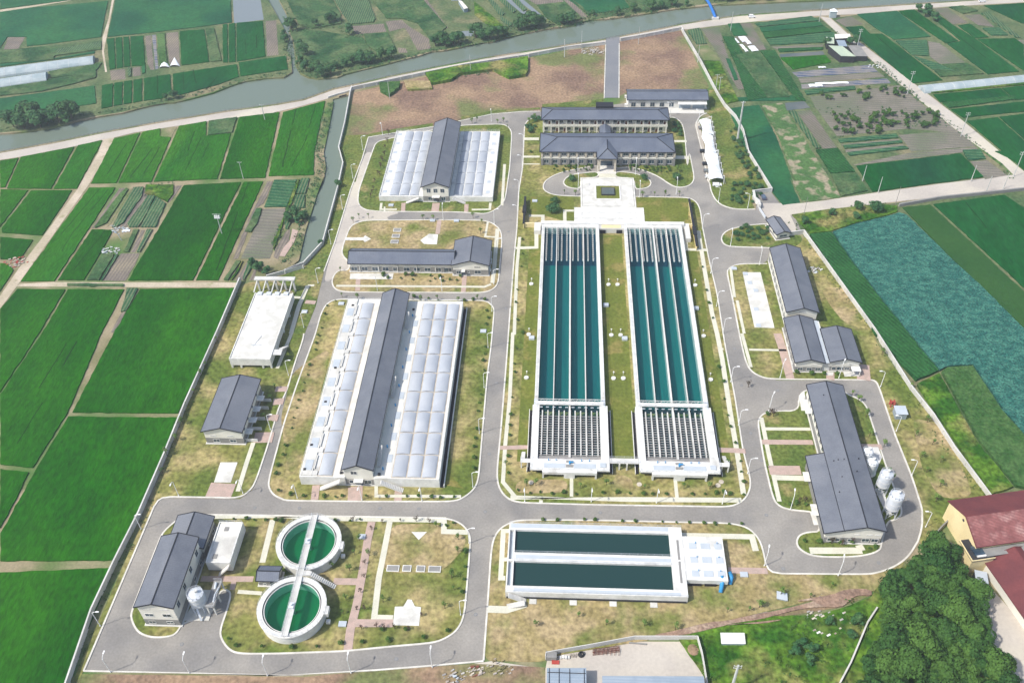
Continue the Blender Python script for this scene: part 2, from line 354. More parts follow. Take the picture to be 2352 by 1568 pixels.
def sheet(name, mat_, polys, z=.03, z0=None, smooth=0, kind='structure', label=None, cat=None, w=0, side=None):
    mb = MB()
    for s in polys:
        p = PS(s) if isinstance(s, str) else s
        if smooth: p = smooth_line(p, smooth)
        mb.prism(p, (z if z0 is None else z0), z+dz(), 0, holes=PITS if name == 'plant_road' else ())
    return tag(mb.build(name, mat_, tri=True), label, cat, kind=kind)
sheet('pond', MT['pond_water'], ['10 1200,0 1230,60 1370,215 1440,225 1520,205 1500,175 1290,0', '10 1290,0 1340,0 1440,95 1500,175 1450,150',
  '10 1500,0 1560,0 1770,140 1740,150', '10 1610,0 1660,0 1840,210 1800,215 1700,120', '10 1700,0 1745,0 1900,170 1870,190', '10 1800,0 1850,0 2010,130 1980,150', '10 1890,0 1940,0 2120,150 2090,155',
  '10 1450,245 1560,240 1540,285 1480,280', '00 1805,0 2020,0 2045,155 1815,185'], .04)
sheet('meadow', MT['meadow'], ['00 -900,1110 0,1030 200,1012 400,975 620,925 760,898 950,870 1100,830 1350,790 1500,755 1650,715 1800,655 1900,625 2070,602 2200,597 2262,560 2252,430 2212,390 2237,300 2177,180 2127,90 2075,-10 2050,-400 -1500,-400',
  '10 50,-20 48,0 140,170 130,250 155,310 172,400 175,500 215,565 275,596 350,607 500,590 700,535 1000,460 1230,396 1450,366 1700,320 2080,230 20 330,205 700,137 1000,98 1250,59 1700,8 2300,-40 30 1500,-400 10 0,-400',
  '20 1300,245 1560,200 2000,165 2352,135 30 760,132 960,315 1180,485 1400,668 1900,1072 2180,1290 2300,1400 31 2200,195 1700,245 1180,318 800,376 430,405 220,0 30 0,740 20 1560,720 1440,480',
  '30 860,145 1050,118 1350,92 1750,62 2352,26 2800,-10 2900,1500 2352,1320 1880,935 1500,645 1100,340', '31 545,495 790,460 1240,410 1700,360 2352,295 3000,240 3000,1600 32 2700,1500 2200,1290 2092,1278 1480,430 1190,-10 31 900,1000 640,650'], .02)
sheet('wasteland', MT['waste'], ['10 625,720 900,655 1170,600 1500,530 1980,455 20 100,450 400,395 690,350 680,830 200,830 10 2070,862 1930,862 1700,880 1460,930 1240,975 960,1025 740,1062 565,1050 600,860',
  '20 805,325 1280,240 1500,680 1490,690 850,720 800,750'], .05)
sheet('grass_verge', MT['lawn_green'], ['10 1460,925 1700,875 1930,855 2070,850 2070,835 1700,860 1460,905', '10 740,1065 960,1030 1240,980 1240,955 950,1000 740,1040',
  '10 560,1050 745,1045 735,1075 640,1411 520,1411 545,1280 515,1160', '11 720,-5 690,60 600,300 480,700 395,930 330,1200 245,1411 150,1411 160,1090 30,1000 0,985 245,895 395,725 510,290 545,105 520,0',
  '20 205,810 680,770 680,830 205,832'], .075)
# riverside road, lanes and yards outside the plant
sheet('riverside_road', MT['concrete_road'], ['00 -700,1300 0,1190 400,1118 760,1043 1200,963 1750,873 2150,818 2352,783 10 470,700 620,668 900,603 1250,532 1650,457 2000,402 2352,347 20 700,312 1150,227 1280,197 1500,162 1740,127 2352,87 30 1000,72 1500,40 1950,10 2700,-20 2700,0 2352,20 1750,55 1500,75 1350,85 1050,112 700,128 160,180 20 1310,232 1280,225 690,335 400,375 100,432 10 1980,435 1500,510 1170,575 900,630 620,692 420,768 180,835 0,875 00 2180,870 1850,912 1600,945 1260,995 1040,1030 890,1067 800,1083 600,1132 160,1217 0,1242 -700,1350'], .09, z0=-1.2)
sheet('farm_lane', MT['dirt_road'], ['00 795,1075 890,1062 840,1180 01 690,255 440,610 130,1045 0,1220 -300,1560 -300,1400 0,1120 150,900 330,665 600,293 765,0',
  '00 868,0 885,0 825,300 805,400 830,560 815,560 790,400 795,290 840,150', '00 0,78 250,45 530,2 560,5 250,58 0,95', '01 150,1025 430,1012 980,1012 1850,1015 1835,1052 1000,1050 130,1045'], .06)
sheet('access_road', MT['concrete_road'], ['31 400,400 620,400 800,380 1180,322 1700,250 2050,207 2270,180 2180,90 30 1900,1070 1400,662 1180,480 1060,350 960,310 770,130 850,142 1020,295 1100,345 1500,650 1880,940 2352,1330 2500,1420 31 2500,290 2352,285 1700,352 1240,402 790,452 540,492 600,620 540,640 350,500 300,400'], .066)
sheet('driveway', MT['asphalt_dark'], ['20 700,300 805,285 800,760 685,762 695,340'], .115)
sheet('work_yard', MT['concrete_road'], ['23 250,1200 920,1090 1390,1090 1470,1411 1500,1600 200,1700 230,1300', '33 2010,800 2352,1000 2400,1500 2100,1300 2050,1000', '13 1560,1260 1700,1240 2100,1300 2110,1380 1650,1360',
   '33 1960,600 2000,570 2352,960 2352,1010 2020,800 2080,720'], .07)
sheet('bare_soil', MT['waste'], ['03 600,1340 2352,1365 13 620,1330 1560,1262 2110,1290 2110,1700 03 0,1700 500,1411', '23 1200,1040 1340,985 1500,960 1900,880 2352,770 33 950,690 1160,690 1160,740 900,830 0,975 23 2352,860 1800,940 1380,1030'], .11)
sheet('flower_bed', MT['paver_pink'], ['11 150,600 195,615 165,700 90,815 50,810 85,740 130,690'], .16)
# plant road sheet, everything kerbed lies on it
sheet('plant_road', MT['asphalt'], ['03 655,1316 02 1222,1268 1620,1275 1860,1280 1955,1210 1995,1130 2080,870 2170,560 2230,440 2290,230 2352,60 11 240,1411 330,1200 395,930 480,700 600,300 690,60 10 740,1066 960,1030 1240,985 1460,938 1700,888 1930,868 2070,866 20 190,868 680,822 860,800 860,862 1480,872 1430,900 1390,960 1420,1080 1450,1200 1490,1400 21 1500,240 1510,320 1560,400 1650,440 1740,452 1860,452 1870,330 1980,315 2060,420 2150,480 2225,640 2100,650 1945,560 1970,745 1960,880 32 430,360 1200,362 1230,420 1350,780 1480,1100 1560,1350 33 1560,200 1530,310 1450,440 1330,520 1200,560 1120,568 360,563 23 1950,562 1950,900 13 1660,900 1630,1242 1240,1275 800,1310 0,1355 03 2352,1350'], .03)
sheet('parking_bay', MT['concrete_road'], ['20 1385,955 1420,930 1450,1080 1510,1411 21 1520,240 1495,240 20 1485,1411 1448,1200 1415,1080', '11 720,5 770,5 665,300 655,400 700,450 800,466 1000,470 880,505 900,530 640,545 560,660 530,800 580,850 585,925 500,925 450,1000 395,1010 430,860 480,700 600,300'], .045, smooth=1)
# kerbed lawns: (material, outline)
LAWNS = [
 ('lawn', '03 1335,180 1420,112 1660,108 2352,118 13 1340,135 1450,170 1510,230 1532,300 1500,700 1480,900 1430,1000 1350,1060 1250,1100 900,1130 560,1165 0,1185 03 1850,1185 1770,1150 1710,1060 1710,990 1760,850 1800,695 1700,690 1640,900 1420,935 1370,1030 1300,1055 1180,1060 1090,1030 1045,980 1015,900 1025,850 1250,270 1280,230'),
 ('lawn', '11 480,1145 1650,1155 1700,1195 1715,1230 12 1690,100 1660,330 1620,800 1592,1130 1560,1205 1480,1270 1400,1300 700,1300 100,1293 02 2200,1285 2120,1250 2080,1185 2090,1110 2200,700 2300,400 11 330,1411 370,1260 410,1185'),
 ('lawn_dry', '11 600,575 700,535 1280,530 1640,535 1710,560 1765,610 1775,690 1745,1025 1700,1075 1620,1095 600,1090 510,1082 465,1050 455,990 500,920 590,925 590,855 530,800 545,720'),
 ('lawn_green', '10 800,1100 960,1065 1240,1010 1460,975 1760,965 1810,975 1845,1010 1850,1060 1835,1300 11 1810,300 1795,385 1745,440 1660,485 1560,478 1450,470 800,465 700,450 655,400 665,300 770,0'),
 ('lawn', '10 2070,905 1990,925 1950,965 1935,1300 11 1905,300 1890,600 1870,800 1840,1200 12 1810,200 1770,700 1735,1080 1745,1180 1800,1265 1890,1308 22 600,1325 1400,1337 1650,1342 1740,1312 1800,1250 1825,1150 1760,900 1700,500 1620,80 21 1560,1100 1500,850 1450,600 1430,450 1400,390 1340,358 925,350 450,348 300,340 225,310 208,270 235,220 330,168 560,118 640,112 20 640,880 190,905'),
 ('lawn_green', '21 845,120 950,130 1100,190 1200,260 1260,282 1340,270 1380,230 1380,180 1345,0 20 1330,1300 1310,1040 1290,960 1240,915 1190,912 770,905 770,1310'),
 ('lawn_green', '21 365,230 420,180 640,155 640,203 500,205 505,290 430,285 380,265'),
 ('lawn_green', '21 770,155 900,165 1010,195 1055,240 1030,280 960,292 925,290 915,205 770,203'),
 ('lawn_green', '20 1480,880 1500,860 1495,690 1540,690 1640,850 21 1790,5 1975,305 1835,322 1830,400 1855,448 1740,450 1650,438 1565,400 1515,320 1502,240 20 1495,1400 1620,1411 1610,1380 1560,1150 1515,900'),
 ('lawn_green', '21 1945,562 1800,572 1650,605 1595,650 1595,700 1640,737 1970,747 2200,735 2225,645 2100,650'),
 ('lawn', '31 655,645 1190,1411 32 1200,60 2090,1285 33 1850,50 1780,150 1650,290 1590,370 1530,310 1562,200 1562,100 32 1560,1350 1480,1100 1350,780 1230,420 1200,360 1130,358 430,352 330,343 230,290 190,200 145,0 31 95,1150 50,940 60,905 130,872 360,870 385,750 600,740'),
 ('lawn_green', '32 605,600 430,598 340,615 300,650 290,700 340,1000 400,1250 435,1325 530,1365 720,1380 33 740,100 780,240 680,243 610,265 585,320 610,375 700,425 830,437 1050,434 1180,410 1240,375 1245,330 1290,160 1350,150 1405,110 1395,30 32 1300,1080 1240,900 1160,650 1130,560 1080,510 980,470 940,430 670,430 605,480'),
 ('lawn', '02 1228,1262 1620,1268 1860,1274 1950,1205 1990,1125 2075,870 2165,560 2225,440 2285,230 2345,60 11 240,1411 130,1411 100,1050 01 2085,1000 1880,1020 02 1700,0 1440,580 1300,950 1130,1400 03 560,1405 600,1405 650,1318'),
 ('lawn_dry', '13 1632,1235 1660,850 1690,400 1710,290 1760,215 1830,175 1900,150 23 600,152 1280,167 1650,174 1780,200 1860,260 1910,350 1952,564 33 1120,570 1200,562 1330,522 1450,442 1300,700 1000,700 600,800 0,940 23 2352,830 1850,905 1400,1000 1000,1085 300,1200 13 2100,1250 1750,1240'),
]
KERB_RANGE = {8: '20 1480,880 1430,900 1392,960 1420,1080 1450,1200 1488,1400 21 1502,240 1515,320 1565,400 1650,438 1740,450 1855,448', 9: '21 1945,562 1800,572 1650,605 1595,650 1595,700 1640,737 1970,747',
 10: '33 1530,310 1562,200 1562,100 32 1560,1350 1480,1100 1350,780 1230,420 1200,360 1130,358 430,352 330,343 230,290 190,200 145,0 31 95,1150 50,940 60,905 130,872 360,870',
 12: '03 650,1318 02 1228,1262 1620,1268 1860,1274 1950,1205 1990,1125 2075,870 2165,560 2225,440 2285,230 2345,60 11 240,1411',
 13: '13 1632,1235 1660,850 1690,400 1710,290 1760,215 1830,175 1900,150 23 600,152 1280,167 1650,174 1780,200 1860,260 1910,350 1952,564 33 1120,570 1200,562 1330,522 1450,442 1530,312'}
kb = MB()
for i, (mk, s) in enumerate(LAWNS):
    p = smooth_line(PS(s), 2)
    if sum(p[k].x*p[(k+1) % len(p)].y-p[(k+1) % len(p)].x*p[k].y for k in range(len(p))) < 0: p.reverse()
    mb = MB(); mb.prism(p, 0, .15+dz(), holes=PITS if i == 4 else ())
    tag(mb.build('lawn', MT[mk], tri=True), kind='structure')
    zz = dz()
    if i in KERB_RANGE: ribbon(kb, smooth_line(PS(KERB_RANGE[i]), 2, False), .55, .02, .24+zz)
    else: ribbon(kb, p, .55, .02, .24+zz, closed=True)
for q_ in ('10 740,1066 960,1030 1240,985 1460,938 1700,888 1930,868 2070,866', '11 395,930 480,700 600,300 690,60 10 740,1066', '03 650,1318 2352,1352 13 0,1357 800,1312 1240,1277 1632,1242', '20 697,345 685,765', '20 802,340 800,762'): ribbon(kb, PS(q_), .5, .02, .26+dz())
tag(kb.build('kerb', MT['kerb']), kind='structure')
LZ = .21
sheet('lawn_patch', MT['lawn_turf'], [
  [Vector(q) for q in ((17.4, 206.5, 0), (27.6, 206.5, 0), (27.6, 341, 0), (17.4, 341, 0))],
  [Vector(q) for q in ((-14.5, 206.5, 0), (-9.3, 206.5, 0), (-9.3, 336, 0), (-14.5, 336, 0))],
  [Vector(q) for q in ((55.5, 208, 0), (60.5, 208, 0), (60.5, 330, 0), (55.5, 330, 0))],
  '21 45,350 360,350 450,360 450,540 370,540 200,490 90,480', '21 935,360 1330,365 1340,545 995,545 985,440 940,435',
  '12 1370,620 1480,120 1440,120 1310,1170 1480,1200 1380,1100'], .2)
sheet('lawn_patch', MT['lawn_dry'], ['13 920,180 1290,180 1330,240 1500,270 1480,380 1300,560 880,560 840,460', '12 60,650 150,300 420,120 440,180 230,1000 120,1100', '22 100,1130 400,1130 400,1230 0,1240 0,1150', '22 770,1090 900,1110 920,1240 720,1230',
  '11 640,560 1150,600 1150,700 560,700', '32 1480,650 1700,700 1900,1100 1960,1270 1700,1280 1560,1050', '31 770,1050 1000,1060 1130,1300 980,1350 850,1200'], .2, smooth=2)
# footpaths
def lines(name, mk, segs, w, z=.235):
    mb = MB()
    for s in segs:
        ww = w
        if isinstance(s, tuple): s, ww = s
        ribbon(mb, PS(s), ww, .1, z+dz())
    return tag(mb.build(name, MT[mk]), kind='structure')
lines('footpath', 'path', [
  ('11 1912,665 1890,900 1870,1411 12 1858,0 1835,500 1800,860 1782,1150 1880,1268', 1.4), ('12 1840,1270 2352,1273 22 0,1272 880,1285 1750,1290', 2.0),
  ('21 1415,615 1460,900 1520,1250 22 1560,0 1600,200 1660,600 1720,950 1765,1245', 1.8), ('22 432,1122 432,1262', 1.2), ('22 1235,1130 1250,1275', 1.2), ('22 195,1290 195,1310', 1.2),
  ('12 800,1180 800,1258 1458,1262', 1.2), ('02 1965,845 1910,1010 1845,1222', 1.6), ('02 2150,270 2260,0', 1.4), ('01 2270,1130 2352,1135', 1.4), ('11 270,1040 200,1200 140,1411', 1.8), ('11 270,1040 320,1038', 1.2),
  ('13 905,165 860,400 820,600 785,905 930,908', 1.9), ('13 1325,150 1325,240 1510,245', 1.9), ('03 2115,150 2035,480', 1.9), ('03 1570,122 2352,130 13 0,128 400,135 1340,150', 2.2), ('03 1845,705 2030,718', 1.3),
  ('13 1830,235 1785,235 1765,600 1800,600', 1.6), ('13 1785,455 1820,455', 1.4), ('13 1665,840 1810,845 1960,800', 2.4),
  ('11 490,1042 1640,1050 1690,1030', 1.2), ('11 1740,600 1715,900 1700,1020', 1.8), ('11 1665,545 1645,660 1720,665', 1.0), ('11 1795,100 1775,420', 1.4), ('11 840,400 835,450 960,450', 1.2), ('11 1685,400 1680,450 1540,452', 1.2),
  ('21 100,500 210,500 210,545 380,545 380,460 450,460', 1.6), ('21 160,560 160,745 0,750', 1.8), ('21 1310,590 1320,760 1490,765', 1.8),
  ('20 60,1080 180,1080', 2.6), ('20 60,1218 185,1218', 1.8), ('20 60,1275 185,1275', .8), ('20 1225,1098 1325,1098', 2.0), ('20 1225,1223 1345,1225', 3.0),
  ('21 1665,905 1695,1130', 1.2), ('21 1715,1155 1770,1411', 1.2), ('32 165,0 235,260', 1.3), ('32 220,125 510,130', 1.1), ('32 315,650 365,900 455,1300', 1.5), ('32 345,738 695,740', 1.4), ('32 415,1115 680,1122', 2.2),
  ('22 1570,120 1610,120', 1.0), ('23 1285,270 1830,280 1860,390', 2.0), ('33 690,388 1095,388', 2.4), ('33 1070,345 1095,388', 2.4), ('11 865,430 865,465', .8)], 1.5)
lines('paver_path', 'paver_pink', [
  ('12 335,1175 322,1288', 2.6), ('12 640,1185 635,1295', 5.0), ('12 975,1190 967,1298', 2.6), ('12 1757,885 1985,880', 1.8), ('22 0,880 105,880', 1.8), ('22 1550,900 1780,910', 2.2),
  ('13 765,165 735,300 700,520 650,800 600,1000 580,1160', 2.6), ('13 470,625 660,628', 2.4), ('13 640,948 930,950', 2.6), ('03 1560,605 1965,608', 2.0), ('03 1820,600 1800,690', 1.6), ('23 1645,540 1950,545', 2.2),
  ('11 1012,400 1008,465', 2.0), ('11 1265,400 1255,468', 3.6), ('11 1500,410 1497,470', 2.0), ('11 1290,535 1275,640', 2.0), ('11 660,990 655,1080', 2.0), ('11 1485,960 1475,1090', 2.0), ('11 250,1165 330,1172', 2.2), ('12 0,655 40,655', 3.0), ('12 0,530 80,525', 3.2), ('12 50,430 110,430', 2.4),
  ('02 2135,430 2225,430', 2.8), ('02 2120,525 2200,525', 3.0), ('02 2070,650 2155,652', 3.0), ('02 2055,765 2035,845', 7.0), ('02 1735,1160 1690,1270', 9.0),
  ('32 440,0 480,120 540,350', 3.2), ('32 1100,240 1110,360', 5.0), ('32 850,300 850,358', 3.0), ('32 320,840 715,843', 2.2), ('32 375,1058 620,1060', 4.0), ('32 1090,875 1250,878', 2.4)], 2)
sheet('paved_pad', MT['white_roof'], ['11 1140,690 1210,640 1280,645 1270,722 1170,718', '13 930,965 945,822 1010,820 1045,765 1075,768 1100,820 1148,825 1132,970', '13 1073,243 1193,243 1130,305',
  '21 1757,938 1897,938 2005,1370 1850,1365', '02 1710,998 1842,998 1790,1155 1660,1152', '11 600,945 935,945 925,992 595,990', '32 605,480 650,450 665,598 625,598', '33 690,85 740,90 775,190 722,190',
  '11 560,668 700,668 715,652 760,680 712,705 700,690 560,690', '03 1420,930 1620,930 1700,695 1560,690'], .25)
sheet('paved_pad', MT['concrete'], ['32 1100,880 1220,880 1250,960 1200,1080 1170,1080', '32 1190,1200 1250,1195 1330,1400 1290,1411', '32 820,300 875,300 870,325 815,325', '32 950,300 1070,290 1065,330 960,335'], .26)
# ================================================================ CROPS (ground cover nobody can count: stuff)
def crop(name, label, cat, plots, h=.45):
    mats_ = []; mb = MB()
    for mk, s in plots:
        if mk not in mats_: mats_.append(mk)
        p = PS(s); p = offset_line(p if sum(p[k].x*p[(k+1) % len(p)].y-p[(k+1) % len(p)].x*p[k].y for k in range(len(p))) > 0 else p[::-1], .25)
        # uneven crop edge: cut each side into short pieces and jitter them
        q = []
        for i in range(len(p)):
            a, b = p[i], p[(i+1) % len(p)]; L_ = (b-a).length; n = max(1, min(60, int(L_/2.2)))
            nn = Vector((-(b-a).y, (b-a).x, 0)).normalized()
            for k in range(n):
                t = k/n; j = (mnoise.noise(Vector((a.x+t*7*L_/7, a.y+k*1.7, i)))*.45) if 0 < k else 0
                q.append(a.lerp(b, t)+nn*j)
        hh = .1 if mk.startswith(('tilled', 'soil', 'plastic', 'mud', 'waste', 'dirt')) else (h if mk.startswith(('paddy', 'olive', 'lawn')) else h*1.6)
        mb.prism(q, 0, hh+dz(), mats_.index(mk))
    return tag(mb.build(name, [MT[k] for k in mats_], tri=True), label, cat, kind='stuff')
crop('rice_crop', 'bright green rice filling the fields between the plant wall and the farm lane', 'rice', [
 ('paddy_a', '01 0,75 150,50 45,280 0,285'), ('paddy_a', '01 160,45 580,-35 400,293 52,290'), ('paddy_b', '01 605,-46 800,-85 600,292 412,293'),
 ('paddy_a', '01 0,292 225,300 0,590'), ('paddy_a', '01 240,305 565,300 510,390 330,655 15,632 10,600'), ('paddy_a', '01 0,662 262,685 160,838 0,838'), ('paddy_b', '01 0,865 60,870 110,920 0,1090'),
 ('paddy_b', '01 880,-95 1092,-145 905,248 702,253'), ('paddy_b', '01 1105,-148 1245,-178 1245,-115 1330,-108 1176,240 915,246'), ('paddy_b', '01 1350,-110 1385,-195 1605,-233 1600,-120 1795,-140 1688,217 1190,238'),
 ('paddy_a', '01 1855,-265 2170,-303 2058,208 1702,216'), ('paddy_b', '10 75,875 408,785 325,1170 318,1362 -38,1370'),
 ('paddy_b', '01 690,282 900,280 695,600 425,1008 158,1012'), ('paddy_a', '01 712,605 885,607 800,760 655,1000 445,1002'), ('paddy_a', '01 1425,263 1872,238 1498,1002 990,1002'), ('paddy_a', '01 1890,237 2045,233 1695,1002 1515,1002'),
 ('paddy_a', 'P 0,712 40,664 152,665 92,766 0,903'), ('paddy_a', 'P 156,665 287,665 235,766 157,950 77,1076 0,1068 0,907 95,768'), ('paddy_a', 'P 322,664 540,662 496,768 410,951 165,949 260,767'),
 ('paddy_a', 'P 157,956 412,959 272,1289 0,1290 0,1226 81,1081'), ('paddy_a', 'P 0,1076 69,1084 20,1184 0,1215'), ('paddy_a', 'P 0,1314 264,1303 153,1568 90,1720 -200,1720 -200,1320'), ('paddy_a', 'P -200,1290 -3,1290 -3,1100 -200,1300')])
fb = []   # furrow splits in the big plots
crop('rice_crop', 'blue-green rice in the small plots across the river at upper left', 'rice', [
 ('paddy_c', '00 0,0 640,0 530,8 0,75'), ('paddy_c', '00 0,100 250,65 840,12 787,292 480,333 205,366 205,292 60,292 0,380'), ('paddy_c', '00 895,0 1790,0 1802,180 1560,212 1140,262 832,292'), ('paddy_c', '00 -300,130 -5,100 -5,500 -300,600'),
 ('paddy_d', '00 1722,196 1766,190 1770,488 1728,490'), ('paddy_d', '00 1772,190 1826,182 1830,485 1774,488'), ('paddy_d', '00 1832,182 2040,167 2060,443 1835,483'),
 ('paddy_d', '00 827,308 890,298 900,536 848,547'), ('paddy_d', '00 894,298 950,292 957,527 904,536'), ('paddy_d', '00 954,292 1004,288 1014,518 961,527'), ('paddy_d', '00 1008,288 1114,282 1130,520 1080,515 1018,518'),
 ('paddy_d', '00 1390,247 1588,232 1625,486 1406,513'), ('paddy_d', '00 790,665 880,650 874,830 785,848'), ('paddy_d', '00 884,648 955,637 950,815 878,830'), ('paddy_d', '00 960,636 1028,626 1024,803 955,815'), ('paddy_d', '00 1033,625 1106,612 1106,788 1029,803'),
 ('paddy_d', '00 1116,612 1322,578 1332,718 1260,768 1114,788'), ('paddy_d', '00 1338,577 1838,502 1856,600 1700,660 1400,742 1342,736'), ('paddy_d', '00 1848,490 2220,437 2235,543 1862,598'), ('paddy_c', '00 -300,800 0,768 738,668 750,808 600,828 300,858 0,922 -300,980'),
 ('paddy_c', '20 400,0 840,0 890,65 760,90 610,110 540,90')])
crop('rice_crop', 'deep green rice in the long diagonal plots at upper right', 'rice', [
 ('paddy_d', '30 965,217 1100,207 1160,267 1255,267 1725,628 1492,652 1095,325'), ('paddy_c', '30 1055,115 1368,90 1632,290 1342,313 1185,213'), ('paddy_d', '30 1382,90 1498,78 1560,122 1845,323 1745,342 1395,108'),
 ('paddy_d', '30 1590,95 1650,92 1788,190 1968,300 2318,560 2072,583 1752,343 1858,323'), ('paddy_d', '30 1835,202 1930,188 2083,294 1972,300'), ('paddy_d', '30 1985,307 2280,302 2352,352 2352,440 2450,600 2335,543'), ('paddy_d', '30 2035,48 2400,25 2400,190 2330,185 2085,70'),
 ('paddy_d', '30 1643,737 2170,687 2278,778 1700,798'), ('paddy_d', '30 2174,687 2450,660 2450,765 2284,780'), ('paddy_d', '30 1782,852 2450,780 2450,860 1880,918'), ('paddy_d', '30 1905,942 2148,912 2450,1180 2450,1350 2345,1318'), ('paddy_d', '30 2155,910 2450,875 2450,1170'),
 ('paddy_d', '31 2118,0 2400,-20 2400,160 2352,112'), ('paddy_d', '31 1047,112 1858,17 2042,200 1176,317')])
crop('rice_crop', 'smooth green rice on the slope beside the teal lotus field', 'rice', [
 ('olive', '31 1402,437 1622,412 2380,1110 2600,1640 2352,1375 1800,845'), ('paddy_d', '31 1642,410 2198,337 2500,540 2500,1260 2352,1062')])
MT['lotus'] = mat('lotus', rgb(42, 92, 82), rgb(66, 116, 100), .5, rgb(28, 68, 68), 1.0, fine=.5, fs=1.6, bump=.8, bs=1.2, detail=8, lo=.42, hi=.6, lo2=.56, hi2=.66, stretch=(.8, 1.15, 1), mott=.06)
crop('lotus_crop', 'teal lotus leaves covering the long field beyond the right wall', 'lotus', [
 ('lotus', '31 862,632 1040,570 1250,520 1380,482 1440,502 1600,655 1800,855 2000,1035 2352,1385 2600,1640 32 2600,1100 2352,798 2180,600 2055,405 1950,253 1750,268 1695,298 1450,0 31 1200,1100 1012,852')], .7)
crop('crop_rows', 'dark green row crops in strips along the outside of the right wall', 'crop', [
 ('rowcrop_d', '31 682,652 858,634 1008,855 1198,1102 1440,1405 32 1690,300 1510,378 1195,20'), ('sage', '32 1703,303 1748,272 1950,258 2050,408 2175,603 2352,800 2600,1100 2600,1260 2280,1195 2000,850'), ('wildgreen', '32 1512,402 1690,315 1985,850 2268,1200 2092,1262 1800,830')], .8)
crop('vegetable_crop', 'mixed vegetable strips and bare beds among the rice left of the plant', 'crop', [
 ('tilled', '01 922,282 990,282 815,560 745,592 705,598'), ('sage', '01 930,330 985,282 1000,300 830,560 740,598 730,590'), ('soil', '01 1000,282 1030,282 860,560 830,590 800,592'), ('rowcrop', '01 1035,282 1120,278 1105,350 960,560 900,592 865,592'),
 ('tilled', '01 1125,285 1145,345 1010,560 975,592 912,592 1075,370'), ('rowcrop', '01 1150,345 1210,345 1135,500 1075,592 1000,592 985,560'), ('wildgreen', '01 1130,262 1350,262 1350,330 1300,400 1200,345 1120,330'), ('rowcrop', '01 1215,350 1290,405 1210,592 1085,592'), ('tilled', '01 1360,265 1412,262 1340,370 1300,400'),
 ('soil', '01 890,607 1030,605 1030,700 950,785 800,788 800,760'), ('weeds', '01 1035,605 1085,605 1000,785 960,785'), ('tilled', '01 1095,605 1130,605 1050,785 1005,785'), ('rowcrop', '01 1140,605 1190,605 1090,785 1060,785'),
 ('weeds', '01 795,795 890,795 880,830 770,1003 672,1003'), ('rowcrop', '01 900,800 925,800 830,960 800,1003 780,1003'), ('tilled', '01 935,788 1088,788 1050,880 975,1003 785,1005'),
 ('tilled', '01 2068,230 2120,228 2050,400 1990,440 1850,830 1800,840 1890,600'), ('rowcrop_x', '01 2125,225 2308,222 2230,433 2045,437'), ('weeds', '01 1985,445 2035,442 2000,560 1950,630 1895,625'), ('tilled_x', '01 2040,443 2228,438 2095,832 1862,832 1950,640'),
 ('wildgreen', '11 190,222 215,215 170,350 90,520 60,640 10,760 0,760 0,690 30,640 130,370'), ('rowcrop', '11 220,212 288,210 255,332 178,334'), ('rowcrop', '11 175,338 252,335 250,440 145,448'), ('soil', '11 292,210 310,240 290,440 258,440'), ('rowcrop', '11 85,520 150,510 140,560 115,610 90,600'),
 ('tilled', '11 105,608 140,600 130,690 90,740 40,840 0,820 10,760'), ('weeds', '01 1730,1000 1830,848 1875,850 1770,1005'), ('wildgreen', '01 1780,1003 1885,850 1850,940 1800,1003'), ('tilled', '01 1815,1003 1920,850 1900,1000'), ('rowcrop', '01 1880,1000 1925,850 1990,848 1900,1000'), ('tilled', '01 1925,1000 2000,850 1975,1000'),
 ('rowcrop', '01 985,1062 1078,1062 985,1240 935,1250'), ('tilled', '01 1000,1190 980,1320 890,1405 850,1405 930,1262'), ('soil', '00 1262,1000 1375,983 1332,1064 1252,1062'), ('weeds', '00 1617,943 1843,912 1803,1033 1610,1055'), ('weeds', '01 520,1025 965,1027 965,1052 520,1048')])
